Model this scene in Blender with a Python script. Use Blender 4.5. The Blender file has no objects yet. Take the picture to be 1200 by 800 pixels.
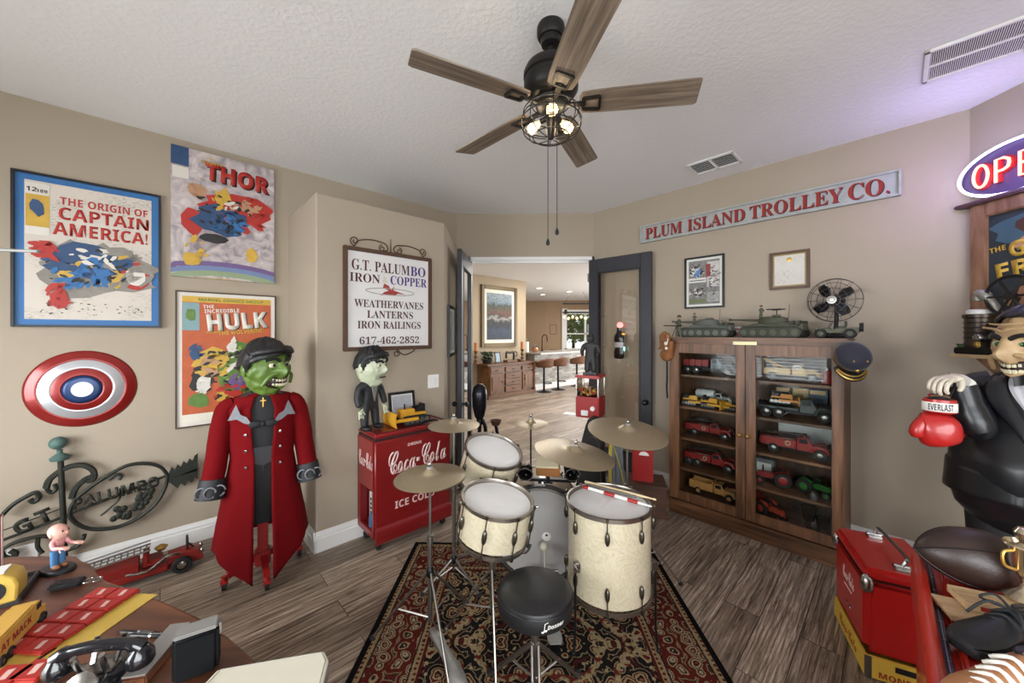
import bpy, bmesh, math, random
from mathutils import Vector, Matrix, Euler
from math import sin, cos, pi, radians, sqrt
random.seed(7)
SC = bpy.context.scene
COL = SC.collection
S = sqrt(.5)
# ------------------------------------------------------------------ camera
F, CX, CY, EYE, YAW = 431.5, 600.0, 390.0, 1.6, radians(1.3)
cam = bpy.data.cameras.new('camera'); camo = bpy.data.objects.new('camera', cam); COL.objects.link(camo)
camo.location = (0, 0, EYE); camo.rotation_euler = (pi/2, 0, YAW)
cam.sensor_width = 36; cam.lens = F/1200*36; cam.shift_y = (CY-400)/1200; cam.clip_start = .02
SC.camera = camo
SC.view_settings.view_transform = 'Standard'; SC.view_settings.look = 'None'
SC.view_settings.exposure = 0.0; SC.view_settings.gamma = 1.0
SC.view_settings.use_curve_mapping = False
# ------------------------------------------------------------------ world + lights
W = bpy.data.worlds.new('world'); SC.world = W; W.use_nodes = True
bg = W.node_tree.nodes['Background']; bg.inputs[0].default_value = (.80, .90, 1.0, 1); bg.inputs[1].default_value = 1.6

def area(name, loc, rot, sx, sy, power, col=(1, 1, 1), spread=180):
    l = bpy.data.lights.new(name, 'AREA'); l.shape = 'RECTANGLE'; l.size = sx; l.size_y = sy
    l.energy = power; l.color = col; l.spread = radians(spread)
    o = bpy.data.objects.new(name, l); COL.objects.link(o); o.location = loc; o.rotation_euler = rot
    return o
def point(name, loc, power, col, r=.03):
    l = bpy.data.lights.new(name, 'POINT'); l.energy = power; l.color = col; l.shadow_soft_size = r
    o = bpy.data.objects.new(name, l); COL.objects.link(o); o.location = loc
    return o
# daylight through the two windows behind the camera
DAY = (.94, .975, 1.0)
area('window_light', (-2.93, -.32, 1.42), (pi/2, 0, radians(-45)), 1.9, 1.5, 165, DAY)
area('window_light_front', (.82, -1.62, 1.5), (pi/2, 0, 0), 3.2, 1.7, 210, DAY)
area('kitchen_window_light', (5.5, 10.0, 1.35), (pi/2, 0, pi/2), 6.0, 2.0, 340, (1, .98, .96))  # added fill to brighten the hall, shining through a made-up opening
# lamps of the hall and kitchen
for q, (x, y, e) in enumerate([(.1, 6.3, 40), (.9, 9.2, 60), (2.0, 13.2, 110), (-2.2, 7.4, 26)]):
    area('hall_light', (x, y, 3.03), (0, 0, 0), .9, .9, e, (1, .97, .93))
# ------------------------------------------------------------------ pixel -> place helpers (rays of the photo's camera met with real planes)
def ray(px, py):
    u = (px-CX)/F; v = (CY-py)/F
    return Vector((u*cos(YAW)-sin(YAW), u*sin(YAW)+cos(YAW), v))
def on_z(px, py, z=0.0):
    d = ray(px, py); t = (z-EYE)/d.z
    return Vector((d.x*t, d.y*t, z))
def on_t(px, py, t):
    d = ray(px, py)*t
    return Vector((d.x, d.y, d.z+EYE))
DL, DR, DC, YB, HC = 3.727, 3.805, 2.93, 4.49, 3.055
XK = 2.921            # short corner wall on the right
def on_L(px, py, d=DL):                 # -> s along the wall (to the right), height
    r = ray(px, py); t = d/((r.y-r.x)*S)
    return ((r.x+r.y)*S*t, r.z*t+EYE)
def on_R(px, py, d=DR):
    r = ray(px, py); t = d/((r.y+r.x)*S)
    return ((r.x-r.y)*S*t, r.z*t+EYE)
def on_X(px, py, x=XK):                 # corner wall: s = -y, height
    r = ray(px, py); t = x/r.x
    return (-r.y*t, r.z*t+EYE)
def PL(s, d=DL, z=0): return Vector(((s-d)*S, (s+d)*S, z))
def PR(s, d=DR, z=0): return Vector(((d+s)*S, (d-s)*S, z))
RL, RR, RX = radians(45), radians(-45), radians(-90)
# ------------------------------------------------------------------ materials
def lin(c):
    if isinstance(c, str):
        c = [int(c[i:i+2], 16)/255 for i in (0, 2, 4)]
    return tuple((x/12.92 if x <= .04045 else ((x+.055)/1.055)**2.4) for x in c[:3])+(1,)
class NT:
    def __init__(s, name):
        s.m = bpy.data.materials.new(name); s.m.use_nodes = True; s.t = s.m.node_tree
        s.b = s.t.nodes['Principled BSDF']
    def n(s, typ, **kw):
        nd = s.t.nodes.new('ShaderNode'+typ)
        for k, v in kw.items():
            if k in nd.bl_rna.properties.keys(): setattr(nd, k, v)
            else:
                sk = nd.inputs[int(k[1:])] if k[0] == '_' else nd.inputs[k.replace('_', ' ')]
                if hasattr(v, 'is_output'): s.t.links.new(v, sk)
                else: sk.default_value = v
        return nd
    def l(s, a, b): s.t.links.new(a, b)
    def math(s, op, a, b=0.0, c=0.0):
        nd = s.t.nodes.new('ShaderNodeMath'); nd.operation = op
        for i, v in enumerate((a, b, c)):
            if hasattr(v, 'is_output'): s.l(v, nd.inputs[i])
            else: nd.inputs[i].default_value = v
        return nd.outputs[0]
    def ramp(s, fac, stops, const=False):
        nd = s.t.nodes.new('ShaderNodeValToRGB'); cr = nd.color_ramp
        if const: cr.interpolation = 'CONSTANT'
        while len(cr.elements) < len(stops): cr.elements.new(.5)
        for e, (p, c) in zip(cr.elements, stops): e.position = p; e.color = lin(c)
        s.l(fac, nd.inputs[0]); return nd.outputs[0]
    def mix(s, fac, a, b, blend='MIX'):
        nd = s.t.nodes.new('ShaderNodeMix'); nd.data_type = 'RGBA'; nd.blend_type = blend
        for sk, v in ((nd.inputs[0], fac), (nd.inputs[6], a), (nd.inputs[7], b)):
            if hasattr(v, 'is_output'): s.l(v, sk)
            else: sk.default_value = v if not isinstance(v, str) else lin(v)
        return nd.outputs[2]
    def coord(s, scale=(1, 1, 1), rot=(0, 0, 0), kind='Object'):
        tc = s.t.nodes.new('ShaderNodeTexCoord'); mp = s.t.nodes.new('ShaderNodeMapping')
        mp.inputs['Scale'].default_value = scale; mp.inputs['Rotation'].default_value = rot
        s.l(tc.outputs[kind], mp.inputs[0]); return mp.outputs[0]
    def bump(s, h, strength=.3, dist=.01):
        nd = s.n('Bump', Strength=strength, Distance=dist, Height=h); s.l(nd.outputs[0], s.b.inputs['Normal'])
    def col(s, c): s.l(c, s.b.inputs['Base Color'])
MATS = {}
def mat(name, color, rough=.5, metal=0.0, var=.0, vscale=6, bump=0, bscale=60, trans=0, alpha=1, emit=0, coat=0, spec=.5, sheen=0, ior=1.45):
    if name in MATS: return MATS[name]
    n = NT(name); b = n.b; c = lin(color)
    b.inputs['Base Color'].default_value = c; b.inputs['Roughness'].default_value = rough; b.inputs['Metallic'].default_value = metal
    b.inputs['Specular IOR Level'].default_value = spec
    if trans: b.inputs['Transmission Weight'].default_value = trans; b.inputs['IOR'].default_value = ior
    if alpha < 1: b.inputs['Alpha'].default_value = alpha
    if coat: b.inputs['Coat Weight'].default_value = coat; b.inputs['Coat Roughness'].default_value = .1
    if sheen: b.inputs['Sheen Weight'].default_value = sheen
    if emit: b.inputs['Emission Color'].default_value = c; b.inputs['Emission Strength'].default_value = emit
    co = n.coord()
    if var or True:
        v = var or .06
        t = n.n('TexNoise', Vector=co, Scale=vscale, Detail=4.0)
        d = tuple(max(0, x*(1-v)) for x in c[:3])+(1,); e = tuple(min(1, x*(1+v)) for x in c[:3])+(1,)
        n.col(n.mix(t.outputs[0], d, e))
    if bump:
        t2 = n.n('TexNoise', Vector=co, Scale=bscale, Detail=5.0); n.bump(t2.outputs[0], bump)
    MATS[name] = n.m; return n.m
def wood(name, c1, c2, rough=.45, sc=(30, 30, 2.5), detail=6, bump=.08, coat=0, c3=None):
    if name in MATS: return MATS[name]
    n = NT(name); co = n.coord(sc)
    t = n.n('TexNoise', Vector=co, Scale=1.0, Detail=detail, Distortion=.6)
    st = [(.3, c1), (.68, c2)] if not c3 else [(.25, c1), (.5, c2), (.75, c3)]
    n.col(n.ramp(t.outputs[0], st)); n.b.inputs['Roughness'].default_value = rough
    if coat: n.b.inputs['Coat Weight'].default_value = coat; n.b.inputs['Coat Roughness'].default_value = .15
    n.bump(t.outputs[0], bump, .004); MATS[name] = n.m; return n.m
# ------------------------------------------------------------------ mesh building
class MB:
    def __init__(s): s.bm = bmesh.new()
    def box(s, c, size, rot=None, bev=0, seg=2, M=None):
        m = Matrix.Translation(Vector(c))
        if rot: m = m @ Euler(rot).to_matrix().to_4x4()
        m = m @ Matrix.Diagonal((*size, 1))
        if M: m = M @ m
        r = bmesh.ops.create_cube(s.bm, size=1, matrix=m)
        if bev:
            ed = list({e for v in r['verts'] for e in v.link_edges})
            bmesh.ops.bevel(s.bm, geom=ed, offset=bev, segments=seg, affect='EDGES', clamp_overlap=True)
        return s
    def tube(s, pts, r, n=8, closed=False, cap=True, sq=None):
        P = [Vector(p) for p in pts]; k = len(P); rs = r if isinstance(r, (list, tuple)) else [r]*k
        rings = []; up = None
        for i, p in enumerate(P):
            a = P[i-1] if (i > 0 or closed) else p; b = P[(i+1) % k] if (i < k-1 or closed) else p
            d = (b-a).normalized() if (b-a).length > 1e-9 else Vector((0, 0, 1))
            if up is None: up = Vector((0, 0, 1)) if abs(d.z) < .95 else Vector((0, 1, 0))
            x = d.cross(up)
            if x.length < 1e-6: x = d.cross(Vector((1, 0, 0)))
            x.normalize(); y = x.cross(d).normalized(); up = y
            fx, fy = sq if sq else (1, 1)
            rings.append([s.bm.verts.new(p+(x*cos(2*pi*j/n+(pi/4 if n == 4 else 0))*fx+y*sin(2*pi*j/n+(pi/4 if n == 4 else 0))*fy)*rs[i]) for j in range(n)])
        for i in range(k if closed else k-1):
            A, B = rings[i], rings[(i+1) % k]
            for j in range(n): s.bm.faces.new((A[j], A[(j+1) % n], B[(j+1) % n], B[j]))
        if cap and not closed:
            s.bm.faces.new(rings[0][::-1]); s.bm.faces.new(rings[-1])
        return s
    def cyl(s, p0, p1, r, r1=None, n=20): return s.tube([p0, p1], [r, r if r1 is None else r1], n)
    def lathe(s, prof, n=32, M=None, c=(0, 0, 0), sx=1, sy=1, arc=2*pi, cap=True):
        M = M or Matrix.Translation(Vector(c)); full = arc > 6.28; rings = []
        for r, z in prof:
            if r < 1e-5: rings.append([s.bm.verts.new(M @ Vector((0, 0, z)))])
            else: rings.append([s.bm.verts.new(M @ Vector((r*cos(arc*j/n)*sx, r*sin(arc*j/n)*sy, z))) for j in range(n if full else n+1)])
        for A, B in zip(rings, rings[1:]):
            for j in range(n):
                q = (j+1) % len(A) if len(A) > 1 else 0; w = (j+1) % len(B) if len(B) > 1 else 0
                f = [A[j if len(A) > 1 else 0], A[q], B[w], B[j if len(B) > 1 else 0]]
                f = list(dict.fromkeys(f))
                if len(f) > 2:
                    try: s.bm.faces.new(f)
                    except ValueError: pass
        for R, fl in ((rings[0], 1), (rings[-1], 0)):
            if cap and len(R) > 2 and full and prof[0] != prof[-1]: s.bm.faces.new(R[::-1] if fl else R)
        return s
    def prism(s, poly, a, b, M=None, plane='xz'):
        """polygon in xz (extruded along y from a to b) or xy (along z)"""
        mk = (lambda p, d: Vector((p[0], d, p[1]))) if plane == 'xz' else (lambda p, d: Vector((p[0], p[1], d)) if plane == 'xy' else Vector((d, p[0], p[1])))
        M = M or Matrix()
        A = [s.bm.verts.new(M @ mk(p, a)) for p in poly]; B = [s.bm.verts.new(M @ mk(p, b)) for p in poly]
        k = len(poly); fs = []
        fs.append(s.bm.faces.new(A)); fs.append(s.bm.faces.new(B[::-1]))
        for i in range(k): fs.append(s.bm.faces.new((A[(i+1) % k], A[i], B[i], B[(i+1) % k])))
        return s
    def ball(s, c, r, n=16, rot=None, M=None):
        r = (r, r, r) if not isinstance(r, (tuple, list)) else r
        m = Matrix.Translation(Vector(c))
        if rot: m = m @ Euler(rot).to_matrix().to_4x4()
        m = m @ Matrix.Diagonal((*r, 1))
        if M: m = M @ m
        bmesh.ops.create_uvsphere(s.bm, u_segments=n, v_segments=max(6, n*2//3), radius=1, matrix=m); return s
    def torus(s, c, R, r, axis='z', n=32, m=8, sx=1, sy=1):
        c = Vector(c); pts = []
        for i in range(n):
            a = 2*pi*i/n; p = (R*cos(a)*sx, R*sin(a)*sy)
            pts.append(c+Vector((p[0], p[1], 0) if axis == 'z' else (p[0], 0, p[1]) if axis == 'y' else (0, p[0], p[1])))
        return s.tube(pts, r, m, closed=True)
    def grid(s, fn, nu, nv, cu=False, cv=False):
        V = [[s.bm.verts.new(Vector(fn(i/(nu if cu else nu-1), j/(nv if cv else nv-1)))) for j in range(nv)] for i in range(nu)]
        for i in range(nu if cu else nu-1):
            for j in range(nv if cv else nv-1):
                s.bm.faces.new((V[i][j], V[(i+1) % nu][j], V[(i+1) % nu][(j+1) % nv], V[i][(j+1) % nv]))
        return s
    def make(s, name, m, parent=None, smooth=True, loc=None, rot=None, sub=0, solid=0, bev=0, ang=40):
        bmesh.ops.remove_doubles(s.bm, verts=s.bm.verts, dist=1e-5)
        bmesh.ops.recalc_face_normals(s.bm, faces=s.bm.faces)
        me = bpy.data.meshes.new(name); s.bm.to_mesh(me); s.bm.free()
        if smooth:
            for p in me.polygons: p.use_smooth = True
            me.set_sharp_from_angle(angle=radians(ang))
        o = bpy.data.objects.new(name, me); COL.objects.link(o); me.materials.append(m)
        if parent: o.parent = parent
        if loc: o.location = loc
        if rot: o.rotation_euler = rot
        if solid: md = o.modifiers.new('s', 'SOLIDIFY'); md.thickness = solid; md.offset = 0
        if bev: md = o.modifiers.new('b', 'BEVEL'); md.width = bev; md.segments = 2; md.limit_method = 'ANGLE'
        if sub: md = o.modifiers.new('u', 'SUBSURF'); md.levels = sub; md.render_levels = sub
        return o
def tag(o, label, cat, group=None, kind=None):
    if label: o['label'] = label
    if cat: o['category'] = cat
    if group: o['group'] = group
    if kind: o['kind'] = kind
    return o
def thing(name, label, cat, loc=(0, 0, 0), rz=0, group=None):
    o = bpy.data.objects.new(name, None); COL.objects.link(o); o.empty_display_size = .05
    o.location = loc; o.rotation_euler = (0, 0, rz) if not isinstance(rz, (tuple, Euler)) else rz
    return tag(o, label, cat, group)
KIDS = {}
def copy_tree(o, parent=None):
    c = o.copy(); COL.objects.link(c); c.parent = parent
    for ch in [x for x in bpy.data.objects if x.parent == o]: copy_tree(ch, c)
    return c
def struct(mb, name, m, smooth=False, **k):
    o = mb.make(name, m, smooth=smooth, **k); o['kind'] = 'structure'; return o
def sty(t, style):
    base = {'serif': (0x1D400, 0x1D41A, 0x1D7CE), 'script': (0x1D4D0, 0x1D4EA, None), 'bold': (0x1D5D4, 0x1D5EE, 0x1D7EC), 'italic': (0x1D63C, 0x1D656, 0x1D7EC)}.get(style)
    if not base: return t
    r = ''
    for ch in t:
        if 'A' <= ch <= 'Z': r += chr(base[0]+ord(ch)-65)
        elif 'a' <= ch <= 'z': r += chr(base[1]+ord(ch)-97)
        elif ch.isdigit() and base[2]: r += chr(base[2]+ord(ch)-48)
        else: r += ch
    return r
def text(body, m, parent, loc, w=None, h=None, style='bold', rot=(0, 0, 0), name='lettering', spacing=1.0, off=0, ex=.0006, shear=0):
    """lettering standing in the local xz plane, facing -y, centred on loc"""
    cu = bpy.data.curves.new('lettering', 'FONT'); cu.body = sty(body, style); cu.space_character = spacing; cu.offset = off; cu.resolution_u = 3
    if shear: cu.shear = shear
    t = bpy.data.objects.new('t', cu); COL.objects.link(t); bpy.context.view_layer.update()
    me = bpy.data.meshes.new_from_object(t.evaluated_get(bpy.context.evaluated_depsgraph_get()))
    bpy.data.objects.remove(t); bpy.data.curves.remove(cu)
    xs = [v.co.x for v in me.vertices]; ys = [v.co.y for v in me.vertices]
    x0, x1, y0, y1 = min(xs), max(xs), min(ys), max(ys)
    kx = w/(x1-x0) if w else None; ky = h/(y1-y0) if h else None
    kx = kx or ky; ky = ky or kx
    for v in me.vertices: v.co = Vector(((v.co.x-(x0+x1)/2)*kx, 0, (v.co.y-(y0+y1)/2)*ky))
    bm = bmesh.new(); bm.from_mesh(me)
    r = bmesh.ops.extrude_face_region(bm, geom=bm.faces[:])
    bmesh.ops.translate(bm, vec=(0, -ex, 0), verts=[v for v in r['geom'] if isinstance(v, bmesh.types.BMVert)])
    bmesh.ops.recalc_face_normals(bm, faces=bm.faces); bm.to_mesh(me); bm.free(); me.materials.clear(); me.materials.append(m)
    me.name = name; o = bpy.data.objects.new(name, me); COL.objects.link(o); o.parent = parent; o.location = loc; o.rotation_euler = rot
    return o
def smooth_pts(pts, k=6, closed=False):
    P = [Vector(p) for p in pts]; n = len(P); out = []
    for i in range(n if closed else n-1):
        a = P[(i-1) % n] if (closed or i > 0) else P[0]; b = P[i]; c = P[(i+1) % n]; d = P[(i+2) % n] if (closed or i+2 < n) else P[-1]
        for j in range(k):
            t = j/k; out.append(.5*((2*b)+(c-a)*t+(2*a-5*b+4*c-d)*t*t+(3*b-a-3*c+d)*t**3))
    if not closed: out.append(P[-1])
    return out
def spiral(c, r0, r1, a0, turns, n=18, y=0):
    return [(c[0]+(r0+(r1-r0)*i/n)*cos(a0+turns*2*pi*i/n), y, c[1]+(r0+(r1-r0)*i/n)*sin(a0+turns*2*pi*i/n)) for i in range(n+1)]
def displace(o, strength, size, depth=3):
    tx = bpy.data.textures.new('relief', 'CLOUDS'); tx.noise_scale = size; tx.noise_depth = depth
    md = o.modifiers.new('d', 'DISPLACE'); md.texture = tx; md.strength = strength; md.mid_level = .5; md.texture_coords = 'LOCAL'
    return o
def rot_m(loc=(0, 0, 0), rot=(0, 0, 0)): return Matrix.Translation(Vector(loc)) @ Euler(rot).to_matrix().to_4x4()
def skin(name, pts, edges, m, parent, sub=2, root=0, loc=None, rot=None):
    """continuous limb surface: pts = [(x,y,z,rx,ry)]"""
    me = bpy.data.meshes.new(name); me.from_pydata([p[:3] for p in pts], edges, []); me.materials.append(m)
    o = bpy.data.objects.new(name, me); COL.objects.link(o)
    if parent: o.parent = parent
    if loc: o.location = loc
    if rot: o.rotation_euler = rot
    md = o.modifiers.new('k', 'SKIN'); md.use_smooth_shade = True
    sv = me.skin_vertices[0].data
    for i, p in enumerate(pts): sv[i].radius = (p[3], p[4] if len(p) > 4 else p[3]); sv[i].use_root = (i == root)
    ms = o.modifiers.new('u', 'SUBSURF'); ms.levels = sub; ms.render_levels = sub
    return o
# ------------------------------------------------------------------ shared materials
BLACK = mat('black_paint', '17171a', .4); BLKMET = mat('black_metal', '1d1c1e', .42, .6)
CHROME = mat('chrome', 'a9a7a3', .24, 1.0); STEEL = mat('worn_steel', '8f8c88', .33, .95); IRON = mat('wrought_iron', '33352f', .6, .5, var=.25, vscale=25, bump=.3)
WHITE = mat('white_paint', 'e6e5e2', .45); PLATE = mat('white_plastic', 'e9e8e4', .35)
RED = mat('red_enamel', '861214', .28, var=.08, coat=.4); REDB = mat('bright_red', '9c1a1a', .4); REDTOY = mat('toy_red', '84201c', .38, var=.2, vscale=40)
RUBBER = mat('rubber_tyre', '1b1a1a', .8); BRASS = mat('brass', 'b08d4a', .3, .9); GOLD = mat('gold_trim', 'c09a4c', .35, .8)
YELLOW = mat('toy_yellow', 'c99224', .45, var=.15, vscale=30); TANTOY = mat('toy_tan', 'c08a4c', .5, var=.12, vscale=30); CREAMT = mat('toy_cream', 'c9a468', .45)
OLIVE = mat('olive_drab', '4b4d3c', .6, var=.25, vscale=30); OLIVED = mat('dark_olive', '34362c', .65, var=.2, vscale=30); GREYT = mat('field_grey', '5b5e58', .6, var=.25, vscale=40)
GREEN = mat('toy_green', '2f6a2b', .45); DARKT = mat('toy_dark', '2a2d2e', .45); PAPER = mat('paper', 'dcdad4', .8); CREAMP = mat('cream_paper', 'ddd8c8', .7)
TXTRED = mat('sign_red', '8f231b', .6, var=.12, vscale=30); TXTDK = mat('sign_maroon', '471f22', .6); TXTWH = mat('white_lettering', 'ece6e2', .5); TXTBK = mat('black_lettering', '17161a', .6)
OAK = wood('oak', '3f2817', '80573a', .42, (26, 26, 2.2)); OAKH = wood('oak_cross', '3f2817', '80573a', .42, (2.2, 26, 26))
n = NT('clear_glass'); n.b.inputs['Transmission Weight'].default_value = 1; n.b.inputs['Roughness'].default_value = 0.0; n.b.inputs['IOR'].default_value = 1.45; GLASS = n.m
def thin_glass(name, tint, refl):
    """window pane: lets the light straight through and mirrors a little"""
    q = NT(name); t = q.t; out = t.nodes['Material Output']
    tr = q.n('BsdfTransparent', Color=lin(tint)); gl = q.n('BsdfGlossy', Color=(1, 1, 1, 1), Roughness=.02)
    fr = q.n('Fresnel', IOR=1.45); k = q.math('MULTIPLY', fr.outputs[0], refl)
    mx = t.nodes.new('ShaderNodeMixShader'); q.l(k, mx.inputs[0]); q.l(tr.outputs[0], mx.inputs[1]); q.l(gl.outputs[0], mx.inputs[2]); q.l(mx.outputs[0], out.inputs[0])
    return q.m
PANE = thin_glass('window_pane', 'fefcf9', 2.2); CABGL = thin_glass('cabinet_glass', 'f6f8f7', .22)
# ------------------------------------------------------------------ room shell
def wall_mat(name, c, bs=.12):
    q = NT(name); co = q.coord(); t = q.n('TexNoise', Vector=co, Scale=1.2, Detail=3.0)
    cc = lin(c); q.col(q.mix(t.outputs[0], tuple(x*.96 for x in cc[:3])+(1,), tuple(min(1, x*1.04) for x in cc[:3])+(1,)))
    q.b.inputs['Roughness'].default_value = .75; t2 = q.n('TexNoise', Vector=co, Scale=130.0, Detail=3.0); q.bump(t2.outputs[0], bs, .004); return q.m
WALL = wall_mat('taupe_wall', 'a79a88'); WALLH = wall_mat('hall_wall', 'a8977e'); WALLK = wall_mat('kitchen_wall', 'a0866a')
q = NT('knockdown_ceiling'); co = q.coord(); t = q.n('TexNoise', Vector=co, Scale=38.0, Detail=4.0, Roughness=.55)
q.b.inputs['Base Color'].default_value = lin('ebebea'); q.b.inputs['Roughness'].default_value = .85
h_ = q.ramp(t.outputs[0], [(.42, '000000'), (.62, 'ffffff')]); q.bump(h_, .16, .008); CEIL = q.m
# weathered plank floor, boards running along the left wall
q = NT('plank_floor'); co = q.coord(rot=(0, 0, radians(-45)))
br = q.n('TexBrick', Vector=co, Scale=1.0, Mortar_Size=.0018, Brick_Width=1.22, Row_Height=.178, Color1=(0, 0, 0, 1), Color2=(1, 1, 1, 1), Mortar=(.5, .5, .5, 1)); br.offset = .37
mp = q.n('Mapping', Vector=co); mp.inputs['Scale'].default_value = (1.7, 40, 1)
sh = q.n('VectorMath', operation='ADD', _0=mp.outputs[0]); sc_ = q.n('VectorMath', operation='SCALE', _0=br.outputs['Color']); sc_.inputs['Scale'].default_value = 37.0; q.l(sc_.outputs[0], sh.inputs[1])
n1 = q.n('TexNoise', Vector=sh.outputs[0], Scale=1.6, Detail=10.0, Roughness=.74, Distortion=.7)
c1 = q.ramp(n1.outputs[0], [(.33, '3a2e24'), (.43, '766657'), (.53, 'a59381'), (.66, 'dacab6')])
tone = q.ramp(br.outputs['Color'], [(0, 'c4c0bc'), (1, 'ffffff')])
c2 = q.mix(1.0, c1, tone, 'MULTIPLY'); c3 = q.mix(br.outputs['Fac'], c2, '1d1713')
q.col(c3); q.b.inputs['Roughness'].default_value = .42; q.bump(n1.outputs[0], .1, .003); FLOORM = q.m

m = MB(); m.box((0, 9, -.05), (22, 26, .1)); struct(m, 'floor', FLOORM)
m = MB(); m.box((0, 9, HC+.05), (22, 26, .1)); struct(m, 'ceiling', CEIL)
# polygon corners of the room (seen from above)
cBL, cBR = Vector((YB-DL/S, YB)), Vector((DR/S-YB, YB)); cK = Vector((XK, DR/S-XK))
sLb = -2.15; cWL = Vector(PL(sLb)[:2]); cWF = Vector((cWL.x+2.55, cWL.y-2.55)); cF = Vector((XK, cWF.y))
def wallbox(name, a, b, z0=0, z1=HC, th=.12, m_=None, holes=()):
    """wall from a to b with the room on the right-hand side when walking a->b ... thickness goes to the other side"""
    a, b = Vector(a), Vector(b); d = (b-a); L = d.length; rz = math.atan2(d.y, d.x); mb = MB()
    xs = sorted(holes); cur = 0
    for (x0, x1, h0, h1) in xs:
        mb.box(((cur+x0)/2, th/2, (z0+z1)/2), (x0-cur, th, z1-z0))
        if h0 > z0: mb.box(((x1+x0)/2, th/2, (z0+h0)/2), (x1-x0, th, h0-z0))
        if h1 < z1: mb.box(((x1+x0)/2, th/2, (h1+z1)/2), (x1-x0, th, z1-h1))
        cur = x1
    mb.box(((cur+L)/2, th/2, (z0+z1)/2), (L-cur, th, z1-z0))
    return struct(mb, name, m_ or WALL, loc=(a.x, a.y, 0), rot=(0, 0, rz))
DX0, DX1, DZ = -.634, .893, 2.525
wallbox('wall_left', cWL, cBL)
wallbox('wall_back', cBL, cBR, holes=[(DX0-cBL.x, DX1-cBL.x, 0, DZ)])
wallbox('wall_right', cBR, cK)
wallbox('wall_corner', cK, cF)
wallbox('wall_front', cF, cWF, holes=[(.45, 3.75, .65, 2.35)])
wallbox('wall_window', cWF, cWL, holes=[(.75, 2.75, .65, 2.2)])
# the windows behind the camera, with blinds
def blind_window(name, c, rz, w, z0, z1, nbay):
    o = thing(name, None, None, (c[0], c[1], 0), rz); o['kind'] = 'structure'
    f = MB()
    for zz in (z0, z1): f.box((0, .05, zz), (w, .1, .05))
    for i in range(nbay+1): f.box((-w/2+w*i/nbay, .05, (z0+z1)/2), (.05, .1, z1-z0))
    f.make('window_frame', WHITE, o, smooth=False)
    b = MB(); k = int((z1-z0)/.06)
    for i in range(k): b.box((0, .03, z0+.04+i*.06), (w-.08, .045, .003), rot=(radians(22), 0, 0))
    b.make('window_blind', WHITE, o, smooth=False)
d = (cWL-cWF).normalized(); cc = cWF+d*1.75
blind_window('window_1', (cc.x, cc.y), math.atan2(d.y, d.x), 2.0, .65, 2.2, 2)
blind_window('window_2', (XK-2.1, cF.y), pi, 3.3, .65, 2.35, 3)
# chase standing out from the left wall; its top stops short of the ceiling
A, B_ = PL(.820, DC), PL(1.926, DC); C_ = Vector((-.762, YB-.001, 0)); sA = (PL(.820).x, PL(.820).y)
poly = [(A.x, A.y), (B_.x, B_.y), (C_.x, C_.y), (cBL.x-.02, YB-.001), (sA[0], sA[1])]
m = MB(); m.prism(poly, 0, 2.63, plane='xy'); struct(m, 'wall_chase', WALL, bev=.012)
# baseboards
def bb_prof(): return [(0, 0), (0, .145), (-.006, .145), (-.010, .128), (-.014, .118), (-.014, .100), (-.018, .094), (-.018, 0)]
def baseboard(name, a, b):
    a, b = Vector(a), Vector(b); d = b-a; mb = MB(); mb.prism([(p[0], p[1]) for p in bb_prof()], 0, d.length, plane='yz')
    struct(mb, name, WHITE, loc=(a.x, a.y, 0), rot=(0, 0, math.atan2(d.y, d.x)))
baseboard('baseboard_left', cWL, sA)
e = .018
baseboard('baseboard_chase_side', (sA[0]+.0, sA[1]), (A.x+e*S, A.y-e*S))
baseboard('baseboard_chase', (A.x-e*S, A.y-e*S), B_[:2])
baseboard('baseboard_right', cBR, cK)
baseboard('baseboard_corner', cK, cF)
# white lining of the doorway
m = MB()
for x in (DX0+.012, DX1-.012): m.box((x, YB+.06, DZ/2), (.024, .15, DZ))
m.box(((DX0+DX1)/2, YB+.06, DZ-.02), (DX1-DX0, .15, .04)); m.box(((DX0+DX1)/2, YB+.03, DZ-.055), (DX1-DX0, .03, .035))
struct(m, 'trim_doorway', WHITE)
# ------------------------------------------------------------------ hall and kitchen shell
dH = 7.25
def onH(px, py): return on_L(px, py, dH)
s_end = on_L(616.2, 360, dH)[0]
a = PL(s_end-9.2, dH); b = PL(s_end, dH)
wallbox('wall_hall', a[:2], b[:2], m_=WALLH)
a2 = PL(s_end, dH+.12); b2 = PL(s_end-3.4, dH+3.6)
wallbox('wall_kitchen_side', PL(s_end-.012, dH+.125)[:2], (-6.0, 17.6), m_=WALLH)
YK = 17.0
jl = on_t(639.5, 380, YK-.6); wl = on_t(658.5, 365, YK)
m_ = on_t(612, 380, YK-1.6)
wallbox('wall_kitchen_left', (-7, YK+.4), (jl.x, YK-.35), m_=WALLK)
k0 = jl.x; wx0, wx1 = on_t(660, 380, YK).x, on_t(660, 380, YK).x+2.3
z0, z1 = on_t(660, 409, YK).z, on_t(660, 366, YK).z
wallbox('wall_kitchen_back', (k0, YK-.35), (6.2, YK-.35), m_=WALLK, holes=[(wx0-k0, wx1-k0, z0, z1)])
wallbox('wall_hall_right', (5.2, YK), (5.2, YB+.12), m_=WALLH, holes=[(4.0, 10.0, .3, 2.4)])  # unseen opening made up to let the added fill light in
wallbox('wall_hall_near', (5.2, YB+.121), (cBR.x-.0, YB+.121), m_=WALLH)
wallbox('wall_hall_near_left', (cBL.x, YB+.121), (-6.8, YB+.121), m_=WALLH)
o = thing('window_3', None, None, ((wx0+wx1)/2, YK-.35, 0)); o['kind'] = 'structure'
f = MB(); w = wx1-wx0
for x in (-w/2, w/2): f.box((x, 0, (z0+z1)/2), (.22, .16, z1-z0+.3))
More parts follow.
